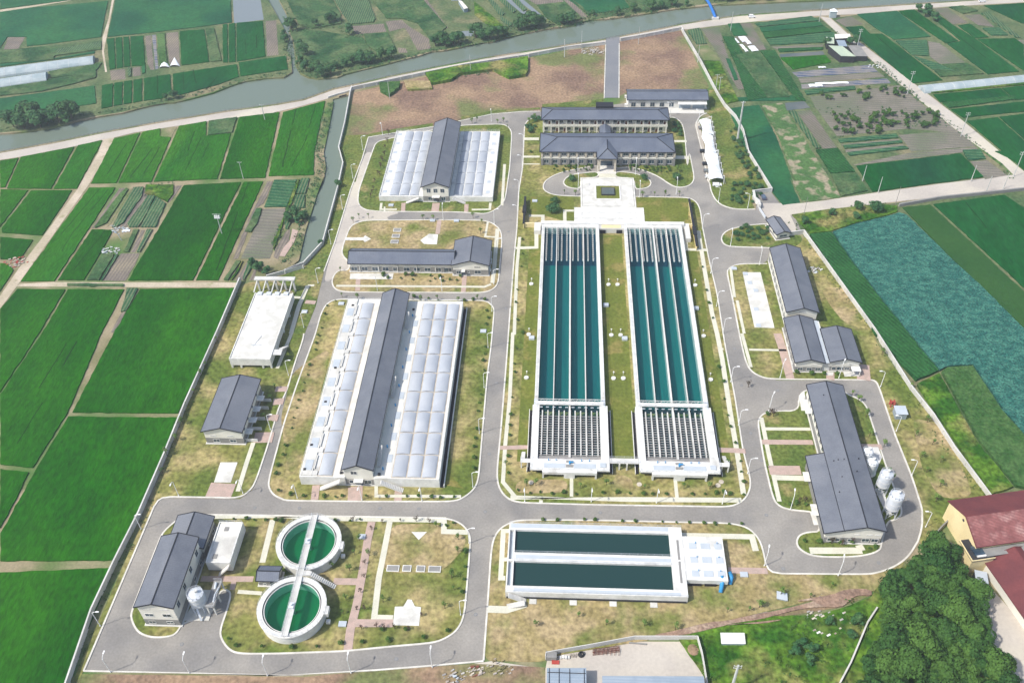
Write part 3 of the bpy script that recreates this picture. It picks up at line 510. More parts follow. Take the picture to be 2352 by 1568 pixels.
crop('vegetable_crop', 'narrow vegetable beds and reeds on the far bank at upper left', 'crop', [
 ('tilled', '00 60,292 200,283 145,383 25,388'), ('weeds', '00 0,400 790,325 790,390 430,440 420,470 0,500'), ('rowcrop', '00 435,390 790,330 785,375 440,425'), ('paddy_c', '00 0,500 420,458 740,400 735,420 360,475 0,522'), ('weeds', '00 380,560 740,495 795,490 740,570 400,612'), ('weeds', '00 0,670 370,622 750,560 745,610 560,660 330,715 0,750'),
 ('tilled', '00 1122,282 1170,275 1200,545 1165,545 1140,500'), ('plastic_rows', '00 1174,275 1210,270 1230,535 1204,545'), ('sage', '00 1214,270 1280,260 1300,500 1236,500'), ('tilled', '00 1285,260 1385,250 1400,512 1310,500'),
 ('weeds', '00 1592,228 1662,222 1722,478 1632,485'), ('tilled', '00 2055,165 2145,160 2162,430 2066,442'), ('tilled', '00 850,550 972,535 978,618 858,626'), ('rowcrop', '00 988,530 1020,528 1022,598 990,602'), ('tilled', '00 1025,528 1090,520 1095,588 1027,596'), ('paddy_c', '00 1095,490 1130,490 1130,570 1100,580'),
 ('rowcrop', '10 470,0 740,0 800,150 780,180 600,195 540,120'), ('weeds', '10 100,0 460,0 530,120 530,190 300,230 200,200'), ('weeds', '10 760,0 1160,0 1350,215 1230,330 1120,190 1000,150 880,150'), ('tilled', '10 1165,0 1195,0 1360,220 1335,225'), ('tilled', '10 870,170 1000,155 1060,210 1210,300 1225,380 1120,395 1020,220 900,250'),
 ('weeds', '10 700,270 890,260 950,370 820,420 730,360'), ('tilled', '10 410,260 480,260 495,330 435,335'), ('weeds', '10 200,230 400,250 700,300 800,470 400,560 200,500 180,350'), ('tilled', '10 600,205 860,185 880,250 640,270'), ('tilled', '10 960,370 1030,375 1048,412 975,415'),
 ('wildgreen', '10 1560,20 1700,130 1790,210 1700,230 1560,120'), ('rowcrop', '10 1660,0 1700,0 1800,110 1780,130 1750,120'), ('rowcrop', '10 1745,0 1800,0 1890,90 1860,110'), ('rowcrop', '10 1845,0 1900,0 1970,80 1940,95'), ('rowcrop', '10 1760,130 1860,190 1830,215 1760,160'),
 ('tilled', '20 90,0 360,0 380,20 260,60 160,40'), ('weeds', '20 160,45 380,22 520,150 330,200 240,150'), ('tilled', '20 365,0 420,0 560,130 525,150'), ('weeds', '20 845,0 1260,0 1240,50 1100,80 930,100'), ('weeds', '20 430,0 520,60 540,90 600,110 560,125')])
crop('vegetable_crop', 'striped vegetable beds and tilled earth right of the plant wall', 'crop', [
 ('rowcrop', '20 1325,242 1425,222 1485,345 1400,350'), ('tilled_r', '20 1435,225 1580,215 1650,450 1808,690 1722,700 1590,470'), ('paddy_c', '20 1625,456 1663,462 1728,622 1692,630'), ('rowcrop_d', '20 1602,290 1690,292 1960,760 1800,790 1700,500'), ('tilled_r', '20 1742,182 1822,177 1945,388 1830,398 1700,290'),
 ('paddy_c', '20 1640,190 1735,182 1800,280 1690,285'), ('weeds', '20 1702,432 1885,402 2010,560 2130,760 1950,770'), ('rowcrop_d', '20 1892,400 2010,397 2250,790 2170,780'), ('wildgreen', '20 1452,477 1580,482 1730,790 1640,810 1560,720'), ('soil', '20 1402,362 1488,352 1588,468 1452,472'), ('paddy_c', '20 1700,760 2200,740 2235,785 1700,790'),
 ('rowcrop_x', '30 258,188 705,132 765,168 300,215'), ('paddy_c', '30 300,218 770,172 800,205 318,255'), ('rowcrop_d', '30 322,258 805,210 860,250 345,305'), ('rowcrop_x', '30 350,310 865,255 930,305 830,335 385,358'), ('tilled_x', '30 390,365 800,345 800,370 450,390'), ('rowcrop_d', '30 440,385 800,372 795,392 455,412'), ('mud', '30 452,422 795,398 812,428 460,448'),
 ('paddy_b', '30 460,452 815,432 860,488 562,546'), ('plastic_rows', '30 548,562 1160,502 1225,560 600,605'), ('tilled_x', '30 600,608 1225,562 1280,600 620,650'), ('plastic_rows', '30 620,655 1290,610 1325,648 625,692'), ('rowcrop_x', '30 645,706 1040,672 1050,700 665,742'),
 ('tilled_x', '30 690,752 1385,662 1555,800 1865,1040 1460,1000 900,1060 725,825'), ('tilled_x', '30 1372,1047 1838,1012 1985,1138 1475,1180 1420,1100'), ('tilled_x', '30 1022,1278 1475,1182 1985,1140 2000,1165 1870,1185 1045,1285'), ('rowcrop_x', '30 905,1085 1365,1042 1380,1075 925,1115'), ('tilled_x', '30 930,1118 1380,1078 1400,1095 940,1130'), ('rowcrop_x', '30 945,1132 1405,1095 1412,1115 960,1160'), ('tilled_x', '30 962,1162 1415,1118 1425,1135 970,1185'), ('rowcrop_x', '30 975,1188 1430,1138 1465,1160 1000,1215'),
 ('rowcrop_x', '30 1870,1170 2010,1162 2060,1240 1915,1250'), ('tilled_x', '30 1930,1252 2065,1242 2200,1340 2230,1362 2050,1395'), ('mud', '30 495,800 650,785 700,840 510,860'), ('tilled_r', '30 582,862 700,852 908,1150 790,1155'), ('rowcrop_d', '30 732,1168 908,1152 1048,1340 850,1350'), ('rowcrop', '30 520,865 575,862 780,1155 735,1160'),
 ('weeds', '31 852,178 1050,165 1145,308 930,355'), ('tilled_r', '30 885,160 1010,128 1108,190 972,213'), ('rowcrop_x', '30 1352,322 1600,318 1615,440 1480,435'), ('tilled_x', '30 1605,320 1700,337 1900,490 1700,500 1620,440'), ('rowcrop_x', '30 1490,440 1700,505 1820,560 1640,545'), ('weeds', '30 1710,505 1910,495 2045,578 1705,603 1650,552 1820,558'),
 ('tilled_r', '30 1645,67 1758,62 1918,180 1800,193'), ('tilled_r', '30 1885,122 2008,112 2128,213 1992,198'), ('rowcrop_x', '30 2025,225 2160,220 2230,280 2100,282'), ('tilled_x', '30 2172,317 2400,307 2400,430 2340,425'), ('weeds', '30 1765,60 1880,50 2000,90 1880,115'), ('rowcrop', '30 2015,110 2075,98 2330,300 2290,300'),
 ('wildgreen', '30 1595,706 2352,625 2450,625 2450,655 1640,730'), ('rowcrop_d', '30 1712,802 2270,747 2280,778 1772,845')])
crop('meadow_grass', 'mown green meadow with bare patches right of the gate wall', 'grass', [
 ('paddy_c', '30 55,842 300,815 430,1050 560,1411 31 530,200 620,400 480,418 392,308 210,0 30 170,1130'), ('pitted', '30 310,812 480,802 860,1411 31 925,340 925,362 630,398 540,195 30 580,1411 440,1050')], .2)
crop('wild_grass', 'bright wild grass growing around the lower yard and the wood', 'grass', [
 ('wildgreen', '23 1230,1035 1350,1000 1500,975 1900,895 2352,880 33 900,840 1160,745 1230,640 1310,560 1530,450 1800,330 2010,760 2200,1500 -100,1700 23 1480,1411')], .25)
crop('roadside_shrubs', 'rough mounds of weeds between the access road and the lotus field', 'plants', [
 ('wildgreen', '31 545,492 800,455 1240,412 1370,425 1375,470 1250,512 1030,565 860,622 690,642'), ('waste', '31 680,560 760,510 860,590 720,640'), ('waste', '31 920,480 1000,500 1020,560 950,540'), ('waste', '31 1040,470 1120,460 1130,520 1070,530')], .35)
crop('reed_bed', 'tall green reeds on the bare ground behind the riverside wall', 'plants', [
 ('wildgreen', '10 1180,585 1440,530 1700,500 1980,455 20 100,470 100,560 10 1960,600 1830,620 1700,560 1450,590 1380,640 1230,665'), ('sage', '10 820,660 990,650 980,700 900,760 830,720'), ('lawn_dry', '10 1010,640 1220,640 1240,700 1040,710')], 1.2)

sheet('earth_berm', MT['berm'] if 'berm' in MT else MT.setdefault('berm', mat('berm', rgb(152, 126, 108), rgb(128, 106, 92), .3, rgb(170, 150, 130), .15, fine=.3, fs=1.2, bump=.5)), ['23 1040,1050 1200,1020 1340,985 1500,945 1640,935 1760,905 1900,878 2100,840 2352,772 33 560,785 700,758 860,735 940,700 1010,688 1160,690 1170,715 1165,742 1080,735 1030,750 990,790 930,832 780,825 600,845 450,885 300,925 120,950 0,975 23 2100,920 1900,960 1700,955 1560,985 1380,1030 1200,1058'], .62, z0=0, smooth=1)
# ================================================================ BUILDINGS
def window(parent, side, u, z, w_, h_, face, frame='white', depth=.09, name='window'):
    """side s/n/e/w, u = centre along the wall, face = the wall plane coordinate"""
    fr = MB(); pn = MB(); t = .1; s = 1 if side in 'ne' else -1
    def bx(mb, a0, a1, z0, z1, d0, d1):
        c0, c1 = sorted((face+s*d0, face+s*d1))
        if side in 'sn': mb.box(a0, a1, c0, c1, z0, z1, open_bottom=False)
        else: mb.box(c0, c1, a0, a1, z0, z1, open_bottom=False)
    a0, a1, z0, z1 = u-w_/2, u+w_/2, z-h_/2, z+h_/2
    bx(fr, a0, a1, z1-t, z1, .002, depth); bx(fr, a0-.08, a1+.08, z0-.05, z0+t, .002, depth+.06)
    bx(fr, a0, a0+t, z0+t, z1-t, .002, depth); bx(fr, a1-t, a1, z0+t, z1-t, .002, depth)
    if w_ > 1.6: bx(fr, u-.04, u+.04, z0+t, z1-t, .002, depth-.02)
    bx(pn, a0+t*.6, a1-t*.6, z0+t*.6, z1-t*.6, .001, .035)
    f = fr.build(name, MT[frame], parent); pn.build('pane', MT['glass'], f); return f
def gable_walls(mb, x0, x1, y0, y1, z0, he, hr, axis, mi=0, split=None):
    """pentagon prism"""
    if axis == 'y':
        xm = (x0+x1)/2 if split is None else split
        for y in (y0, y1): mb.face([(x0, y, z0), (x1, y, z0), (x1, y, he), (xm, y, hr), (x0, y, he)], mi)
        for x in (x0, x1): mb.face([(x, y0, z0), (x, y1, z0), (x, y1, he), (x, y0, he)], mi)
    else:
        ym = (y0+y1)/2
        for x in (x0, x1): mb.face([(x, y0, z0), (x, y1, z0), (x, y1, he), (x, ym, hr), (x, y0, he)], mi)
        for y in (y0, y1): mb.face([(x0, y, z0), (x1, y, z0), (x1, y, he), (x0, y, he)], mi)
def slab(mb, q, th, mi=0, me=1):     # quad roof plane with thickness, dark edge
    q = [Vector(p) for p in q]; d = Vector((0, 0, th))
    nrm = (q[1]-q[0]).cross(q[2]-q[0])
    if nrm.z < 0: q.reverse()
    mb.face(q, mi); mb.face([p-d for p in reversed(q)], me)
    for i in range(len(q)):
        a, b = q[i], q[(i+1) % len(q)]; mb.face([a-d, b-d, b, a], me)
def gable_roof(mb, rb, x0, x1, y0, y1, he, hr, axis, oh=.7, th=.28, split=None):
    if axis == 'y':
        xm = (x0+x1)/2 if split is None else split
        kl = (hr-he)/(xm-x0); kr = (hr-he)/(x1-xm)
        slab(mb, [(x0-oh, y0-oh, he-kl*oh+th), (xm, y0-oh, hr+th), (xm, y1+oh, hr+th), (x0-oh, y1+oh, he-kl*oh+th)], th)
        slab(mb, [(xm, y0-oh, hr+th), (x1+oh, y0-oh, he-kr*oh+th), (x1+oh, y1+oh, he-kr*oh+th), (xm, y1+oh, hr+th)], th)
        rb.beam((xm, y0-oh-.02, hr+th+.03), (xm, y1+oh+.02, hr+th+.03), .35, .12)
        for x, k in ((x0-oh, kl), (x1+oh, kr)): rb.beam((x, y0-oh, he-k*oh+th-.1), (x, y1+oh, he-k*oh+th-.1), .22, .3)
        for y in (y0-oh, y1+oh):
            rb.beam((x0-oh, y, he-kl*oh+th), (xm, y, hr+th), .2, .34); rb.beam((xm, y, hr+th), (x1+oh, y, he-kr*oh+th), .2, .34)
    else:
        ym = (y0+y1)/2; k = (hr-he)/(ym-y0)
        slab(mb, [(x0-oh, y0-oh, he-k*oh+th), (x1+oh, y0-oh, he-k*oh+th), (x1+oh, ym, hr+th), (x0-oh, ym, hr+th)], th)
        slab(mb, [(x0-oh, ym, hr+th), (x1+oh, ym, hr+th), (x1+oh, y1+oh, he-k*oh+th), (x0-oh, y1+oh, he-k*oh+th)], th)
        rb.beam((x0-oh-.02, ym, hr+th+.03), (x1+oh+.02, ym, hr+th+.03), .35, .12)
        for y in (y0-oh, y1+oh): rb.beam((x0-oh, y, he-k*oh+th-.1), (x1+oh, y, he-k*oh+th-.1), .22, .3)
        for x in (x0-oh, x1+oh):
            rb.beam((x, y0-oh, he-k*oh+th), (x, ym, hr+th), .2, .34); rb.beam((x, ym, hr+th), (x, y1+oh, he-k*oh+th), .2, .34)
def building(name, label, cat, x0, x1, y0, y1, he, hr, axis, low=3.0, oh=.7, wall='cream', lowmat='greywall', roofm=None, wins=(), z0=0, plinth=True, split=None, doors=()):
    root = empty(name, ((x0+x1)/2, (y0+y1)/2, 0), 0, label, cat)
    def fin(mb, nm, m_, parent=root, **k):
        cx, cy = (x0+x1)/2, (y0+y1)/2
        if parent is root: mb.v = [(a-cx, b-cy, c) for a, b, c in mb.v]
        return mb.build(nm, m_, parent, **k)
    mb = MB(); gable_walls(mb, x0, x1, y0, y1, z0, he, hr, axis, split=split)
    wo = fin(mb, 'wall', MT[wall])
    if low:
        mb = MB(); e = .05
        mb.box(x0-e, x1+e, y0-e, y1+e, z0, low)
        fin(mb, 'lower_wall', MT[lowmat])
    if plinth:
        mb = MB(); mb.box(x0-.5, x1+.5, y0-.5, y1+.5, 0, .38); fin(mb, 'plinth', MT['concrete'])
    mb = MB(); rb = MB(); gable_roof(mb, rb, x0, x1, y0, y1, he, hr, axis, oh, split=split)
    r = fin(mb, 'roof', [MT[roofm or ('roof' if axis == 'y' else 'roof_x')], MT['roof_edge']])
    rb.v = [(a-(x0+x1)/2, b-(y0+y1)/2, c) for a, b, c in rb.v]
    rb.build('roof_trim', MT['roof_edge'], r)
    cx, cy = (x0+x1)/2, (y0+y1)/2
    for (sd_, u, z, ww, hh) in wins:
        e = .05 if z+hh/2 <= (low or 0)+.3 else 0
        if e == 0 and low and z-hh/2 < low: e = .05
        face = {'s': y0-cy-e, 'n': y1-cy+e, 'w': x0-cx-e, 'e': x1-cx+e}[sd_]
        window(root, sd_, u-(cx if sd_ in 'sn' else cy), z, ww, hh, face)
    for (sd_, u, ww, hh) in doors:
        mb = MB(); e = .05; face = {'s': y0-cy-e, 'n': y1-cy+e, 'w': x0-cx-e, 'e': x1-cx+e}[sd_]; s = 1 if sd_ in 'ne' else -1
        uu = u-(cx if sd_ in 'sn' else cy); a, b = sorted((face+s*.002, face+s*.1))
        if sd_ in 'sn': mb.box(uu-ww/2, uu+ww/2, a, b, .38, .38+hh)
        else: mb.box(a, b, uu-ww/2, uu+ww/2, .38, .38+hh)
        mb.build('door', MT['glass'], root)
    return root
EACH = set('parapet pilaster upper_pilaster roof_pad dividing_wall column vent canopy roof_hatch valve gutter_wall channel_cover air_unit gate_machine shutter roof_vent tank_wall deck_strip inspection_deck roof_kerb entrance_steps entrance_glass beam trough buttress lifebuoy_stand planter bench vent_cap manhole cover leg support slab_cover bay_wall trench_wall end_block niche side_pier side_trench basin undercroft deck_side channel side_channel walkway channel_grate annex front_vent end_carriage'.split())
def add(root, name, m_, fn, **k):   # part given in world coordinates; listed names get one mesh per piece
    mb = MB(); fn(mb); lx, ly = root.location.x, root.location.y
    mb.v = [(a-lx, b-ly, c) for a, b, c in mb.v]
    if name in EACH and len(mb.cuts) > 1:
        cs = mb.cuts+[(len(mb.v), len(mb.f))]
        for (v0, f0), (v1, f1) in zip(cs, cs[1:]):
            q = MB(); q.v = mb.v[v0:v1]; q.f = [tuple(i-v0 for i in f) for f in mb.f[f0:f1]]; q.m = mb.m[f0:f1]; o = q.build(name, m_, root, **k)
        return o
    return mb.build(name, m_, root, **k)
def rail(mb, pts, h=1.1, step=2.0, r=.05):
    for a, b in zip(pts, pts[1:]):
        a = Vector(a); b = Vector(b); n = max(1, int((b-a).length/step)); u = Vector((0, 0, h))
        mb.beam(a+u, b+u, r); mb.beam(a+u*.5, b+u*.5, r*.7)
        for k in range(n+1):
            p = a.lerp(b, k/n); mb.beam(p, p+u, r)
def stair(mb, a, b, w_, mi=0, n=14):   # straight flight along x or any direction
    a = Vector(a); b = Vector(b); d = Vector((b.x-a.x, b.y-a.y, 0)).normalized(); s = Vector((-d.y, d.x, 0))*w_/2
    for k in range(n):
        p = a.lerp(b, k/n); q = a.lerp(b, (k+1)/n); z = max(p.z, q.z)
        mb.face([p.xy.to_3d()-s+Vector((0, 0, z)), q.xy.to_3d()-s+Vector((0, 0, z)), q.xy.to_3d()+s+Vector((0, 0, z)), p.xy.to_3d()+s+Vector((0, 0, z))], mi)
        e = p if p.z < q.z else q
        mb.face([e.xy.to_3d()-s+Vector((0, 0, z)), e.xy.to_3d()+s+Vector((0, 0, z)), e.xy.to_3d()+s+Vector((0, 0, z-abs(b.z-a.z)/n)), e.xy.to_3d()-s+Vector((0, 0, z-abs(b.z-a.z)/n))], mi)
    for q in (-s, s): mb.beam(a+q-Vector((0, 0, .15)), b+q-Vector((0, 0, .15)), .12, .35, mi)
def dome_mesh(lx, ly, h=.72):
    me = MB(); nx, ny = 10, 8
    def P(i, j):
        u, v = i/nx, j/ny
        return ((u-.5)*lx, (v-.5)*ly, h*math.sin(math.pi*u)**.8*(.72+.28*math.sin(math.pi*v))+.12)
    for i in range(nx):
        for j in range(ny): me.face([P(i, j), P(i+1, j), P(i+1, j+1), P(i, j+1)])
    for j in (0, ny):
        for i in range(nx): me.face([(P(i, j)[0], P(i, j)[1], 0), (P(i+1, j)[0], P(i+1, j)[1], 0), P(i+1, j), P(i, j)])
    return me
def domes(root, xs, ys, z, gap=.5, name='skylight'):
    proto = {}
    for x0, x1 in xs:
        for y0, y1 in ys:
            key = (round(x1-x0, 2), round(y1-y0, 2))
            if key not in proto:
                o = dome_mesh(key[0]-gap, key[1]-gap).build(name, MT['dome'], root, smooth=True); proto[key] = o
            else:
                o = proto[key].copy(); COL.objects.link(o); o.parent = root
            o.location = ((x0+x1)/2-root.location.x, (y0+y1)/2-root.location.y, z)
def hatch(root, x, y, z, sx, sy, m_='bluepanel', name='hatch', h=.12):
    add(root, name, MT[m_], lambda mb: mb.box(x-sx/2, x+sx/2, y-sy/2, y+sy/2, z, z+h))
# ---- A: skylight hall in the north-west
A = building('skylight_hall', 'smaller hall with domed skylights either side of a gabled house, north-west', 'building', -66.9, -54.5, 367.2, 427.4, 8.6, 11.0, 'y', low=3.2,
   wins=[('s', x, 6.4, 2.0, 2.4) for x in (-64, -60.7, -57.4)]+[('s', -63.6, 1.9, 2.0, 2.0), ('s', -57.2, 1.9, 2.2, 2.0)]+[('e', y, 6.4, 1.6, 1.6) for y in range(374, 424, 8)], doors=[('s', -60.7, 2.4, 2.6)])
add(A, 'tank_wall', MT['white'], lambda mb: (mb.box(-88.6, -67, 367.4, 429.1, 0, 2.6), mb.box(-54.4, -33.3, 367.4, 429.1, 0, 2.6)))
add(A, 'parapet', MT['white'], lambda mb: [mb.box(*b, 2.6, 2.95) for b in ((-88.6, -67, 367.4, 367.75), (-88.6, -88.25, 367.76, 428.7), (-88.6, -67, 428.75, 429.1), (-54.4, -33.3, 367.4, 367.75), (-33.65, -33.3, 367.76, 428.7), (-54.4, -33.3, 428.75, 429.1))])
ys = [(368.3+10.03*k, 378.3+10.03*k) for k in range(6)]
domes(A, [(-83.8, -78.9), (-78.9, -74.0), (-74.0, -69.1)], ys, 2.6)
domes(A, [(-52.6, -47.9), (-47.9, -43.1), (-43.1, -38.3)], ys, 2.6)
add(A, 'roof_pad', MT['bluepanel'], lambda mb: [mb.box(x-.9, x+.9, y-1.1, y+1.1, 2.6, 2.68) for x in (-86.3, -36) for y in range(372, 428, 9)])
for a_, b_ in (((-75.5, 366.2, 0), (-69, 366.2, 2.9)), ((-46.5, 366.2, 0), (-52.6, 366.2, 2.9))): add(A, 'stair', MT['concrete'], lambda mb: stair(mb, a_, b_, 1.5))
add(A, 'door_canopy', MT['white'], lambda mb: mb.box(-62.6, -58.8, 365.4, 367.1, 3.4, 3.65))
add(A, 'railing', MT['metal'], lambda mb: (rail(mb, [(-88.4, 367.5, 2.95), (-88.4, 429, 2.95), (-68, 429, 2.95)]), rail(mb, [(-53, 429, 2.95), (-33.5, 429, 2.95), (-33.5, 367.5, 2.95)])))
# ---- C: large skylight hall in the west
Cb = building('skylight_hall', 'largest hall with long dark gabled roof and white domed skylights, west', 'building', -73.0, -63.2, 194.6, 287.0, 8.8, 11.0, 'y', low=3.2,
   wins=[('s', -69.7, 6.6, 2.2, 1.7), ('s', -71.0, 1.9, 1.6, 1.8), ('s', -65.4, 1.9, 2.6, 2.0)]+[('e', y, 6.6, 1.6, 1.4) for y in range(205, 284, 9)], doors=[('s', -68.4, 2.4, 2.6)])
add(Cb, 'tank_wall', MT['white'], lambda mb: (mb.box(-88.9, -73.1, 194.2, 288.6, 0, 4.5), mb.box(-63.1, -40.5, 194.2, 287.9, 0, 4.5)))
add(Cb, 'deck_strip', MT['white_roof'], lambda mb: (mb.box(-88.5, -84.6, 194.6, 288.2, 4.5, 4.95), mb.box(-77, -73.4, 194.6, 288, 4.5, 4.56)))
add(Cb, 'skylight_frame', MT['stone'], lambda mb: (mb.box(-57.1, -41.5, 194.5, 286.1, 4.49, 4.54), mb.box(-82.7, -77.2, 194.5, 286.1, 4.49, 4.54)))
add(Cb, 'inspection_deck', MT['cream'], lambda mb: (mb.box(-63.05, -57.6, 194.5, 287.5, 4.5, 4.56),))
for k in range(9): hatch(Cb, -86.4, 199+10.1*k, 4.95, 2.6, 4.6)
for k in range(8): hatch(Cb, -58.8, 203+10.1*k, 4.56, 1.9, 3.6)
add(Cb, 'roof_hatch', MT['dark'], lambda mb: [mb.box(x-.45, x+.45, y-.45, y+.45, 4.6, 5.2) for x, y in ((-87.5, 197), (-87.4, 208), (-86.6, 229), (-86.4, 247), (-86.2, 284), (-74.5, 196), (-61.3, 195.6), (-60.5, 282))])
add(Cb, 'gutter_wall', MT['wall_old'], lambda mb: [mb.box(-84.5, -84.1, 197.5+10.1*k, 203.5+10.1*k, 4.5, 5.0) for k in range(9)])
add(Cb, 'channel_cover', MT['wall_old'], lambda mb: [mb.box(-84.6, -82.8, 194.8+10.1*k, 196.6+10.1*k, 4.5, 4.9) for k in range(9)])
ysc = [(194.6+10.16*k, 204.6+10.16*k) for k in range(9)]
domes(Cb, [(-82.6, -77.3)], ysc, 4.54, .5)
domes(Cb, [(-57.0, -51.8), (-51.8, -46.7), (-46.7, -41.6)], ysc, 4.54)
add(Cb, 'valve', MT['bluepaint'], lambda mb: [mb.tube([(-60.3, y, 4.56), (-60.3, y, 5.7)], .28, 6) for y in range(198, 285, 10)])
for a_, b_, w_ in (((-82, 192.6, 0), (-74.5, 192.6, 4.5), 1.7), ((-53, 192.6, 0), (-60.5, 192.6, 4.5), 1.7), ((-62, 199, 5), (-62, 206, 8), 1.2), ((-62, 232, 5), (-62, 240, 8), 1.2), ((-61.9, 270, 5), (-61.9, 277, 8), 1.2)): add(Cb, 'stair', MT['concrete'], lambda mb: stair(mb, a_, b_, w_))
add(Cb, 'door_canopy', MT['white'], lambda mb: mb.box(-70, -66.8, 192.9, 194.5, 3.3, 3.55))
add(Cb, 'side_trench_wall', MT['white'], lambda mb: mb.box(-39.2, -38.9, 194.2, 287.9, 0, 1.3))
add(Cb, 'side_trench', MT['darkgap'], lambda mb: mb.box(-40.5, -39.2, 194.2, 287.9, 0, .4))
add(Cb, 'railing', MT['metal'], lambda mb: (rail(mb, [(-88.7, 288.4, 4.5), (-74, 288.4, 4.5)]), rail(mb, [(-62, 287.8, 4.5), (-40.7, 287.8, 4.5), (-40.7, 194.4, 4.5)]), rail(mb, [(-88.7, 194.4, 4.95), (-88.7, 288.4, 4.95)])))
# ---- B: control building
B = building('control_building', 'long low grey and white building with dark roof between the two skylight halls', 'building', -92.8, -47.2, 312.3, 322.0, 5.2, 7.7, 'x', low=3.1,
   wins=[('s', -91+4.65*k, 1.9, 2.8, 2.1) for k in range(10)], doors=[('s', -50.3, 1.6, 2.3)])
add(B, 'pilaster', MT['white'], lambda mb: [mb.box(-88.6+8.4*k, -88.3+8.4*k, 311.9, 312.25, .4, 5.0) for k in range(6)])
add(B, 'vent', MT['dark'], lambda mb: [mb.box(-91.5+4.65*k, -89.3+4.65*k, 312.18, 312.3, 4.3, 4.6) for k in range(10)])
B2 = building('gabled_block', 'gabled grey block joined to the east end of the long low building', 'building', -46.9, -31.6, 310.6, 327.5, 6.0, 8.3, 'y', low=3.3,
   wins=[('s', -36.2, 2.1, 2.8, 2.0), ('s', -44.6, 1.9, 2.0, 1.8), ('s', -40.2, 2.1, .9, .9), ('e', 315, 2.1, 2.2, 1.8), ('e', 322, 2.1, 2.2, 1.8)], doors=[('s', -42.4, 1.5, 2.3)])
add(B2, 'canopy', MT['white'], lambda mb: mb.box(-43.2, -41.6, 308.8, 310.5, 3.3, 3.5))
add(B2, 'vent', MT['dark'], lambda mb: mb.box(-37.6, -35, 310.5, 310.6, 4.6, 4.9))
add(B2, 'air_unit', MT['white'], lambda mb: [mb.box(-31.5, -30.6, y, y+1.2, .5, 1.4) for y in (313, 318, 320)])
# ---- D: flat white tank block in the west
D_ = empty('pump_block', (-121, 270, 0), 0, 'long flat white block with roof gantry beside the left boundary wall', 'building')
add(D_, 'wall', MT['white'], lambda mb: (mb.box(-129.3, -112.9, 250.9, 291.2, 1.7, 4.9), mb.box(-128.3, -114.2, 253.5, 290, 0, 1.7)))
add(D_, 'column', MT['white'], lambda mb: [mb.box(x-.35, x+.35, y-.35, y+.35, 0, 1.7) for x in (-128.9, -125.3, -116.6, -113.3) for y in (251.3, 262, 272, 282)])
add(D_, 'parapet', MT['white'], lambda mb: [mb.box(*b, 4.9, 5.25) for b in ((-129.3, -112.9, 250.9, 251.25), (-129.3, -128.95, 251.3, 291.2), (-113.25, -112.9, 251.3, 291.2))])
add(D_, 'roof_deck', MT['white_roof'], lambda mb: mb.box(-128.94, -113.26, 251.26, 291.2, 4.9, 4.96))
add(D_, 'roof_kerb', MT['white'], lambda mb: (mb.box(-128.9, -113.3, 255.1, 255.4, 4.96, 5.12), mb.box(-128.9, -113.3, 289, 289.3, 4.96, 5.12)))
add(D_, 'gantry', MT['wall_old'], lambda mb: (mb.box(-131, -113.5, 297.5, 299.6, 6.6, 7.2), [mb.beam((x, 298.5, 0), (x, 298.5, 6.6), .7) for x in (-130, -126, -122.2, -118.4, -114.5)], [mb.beam((x, 298.2, 6.4), (x, 291.3, 5.2), .45) for x in (-129.8, -126, -122.2, -118.4, -114.6)]))
add(D_, 'gate_machine', MT['metal'], lambda mb: [mb.box(x, x+2.0, 289.6, 291.4, 4.97, 5.6) for x in (-128, -124.2, -120.6, -116.8)])
add(D_, 'stair', MT['concrete'], lambda mb: (stair(mb, (-110.2, 264, 0), (-110.2, 257, 4.9), 1.4), mb.box(-112.9, -109.4, 253.8, 256.9, 4.7, 4.9)))
add(D_, 'pipework', MT['bluepanel'], lambda mb: (mb.tube([(-121.5, 258.5, 5), (-119.7, 264.5, 5.05)], .12, 6), mb.tube([(-122.5, 259, 5.05), (-118.5, 259.2, 5.05)], .15, 6)))
# ---- E: gabled workshop in the west
E_ = building('workshop', 'gabled grey workshop with side canopies just south of the flat white block', 'building', -127.4, -113.6, 211.9, 237.6, 6.9, 8.9, 'y', low=3.2,
   wins=[('s', -123.6, 1.8, 2.4, 1.5), ('s', -117.5, 1.8, 2.4, 1.5), ('s', -124.4, 4.5, 2.2, .5), ('s', -118, 4.5, 2.2, .5)]+[('e', y, 5.0, 1.4, 1.4) for y in (215, 220, 226, 232)])
add(E_, 'canopy', MT['white'], lambda mb: [mb.box(-113.5, -110.9, y, y+2.6, 3.2, 3.4) for y in (214, 219.5, 225, 230.5)])
add(E_, 'dividing_wall', MT['concrete'], lambda mb: [mb.box(-113.5, -109, y, y+.3, 0, 1.6) for y in (213, 218.6, 223.6, 229, 233)])
# ---- F: lower-left house, its back wing
F_ = building('lime_house', 'tall gabled two-storey house beside the silo in the lower left corner', 'building', -124.7, -113.9, 139.4, 163.4, 10.8, 12.7, 'y', low=3.4,
   wins=[('s', -122.4, 1.9, 2.2, 1.3), ('s', -116.8, 1.9, 2.2, 1.3), ('s', -122.2, 5.8, 2.6, 1.7), ('s', -116.8, 5.8, 2.6, 1.7), ('s', -122.4, 9.2, 2.4, .4), ('s', -116.9, 9.2, 2.4, .4)]+[('e', y, 7.2, 1.8, 2.6) for y in (142.5, 148.5, 154.5, 160.5)]+[('e', y, 2, 1.6, 1.6) for y in (154.5, 160.5)])
F2 = building('lime_house_wing', 'low gabled wing behind the tall house in the lower left corner', 'building', -124.4, -113.4, 163.7, 175.0, 6.0, 7.9, 'y', low=3.0, wins=[('e', 168, 2, 1.6, 1.4), ('e', 172.5, 2, 1.6, 1.4)])
G_ = empty('flat_annex', (-107, 166, 0), 0, 'small flat white annex beside the gabled wing at lower left', 'building')
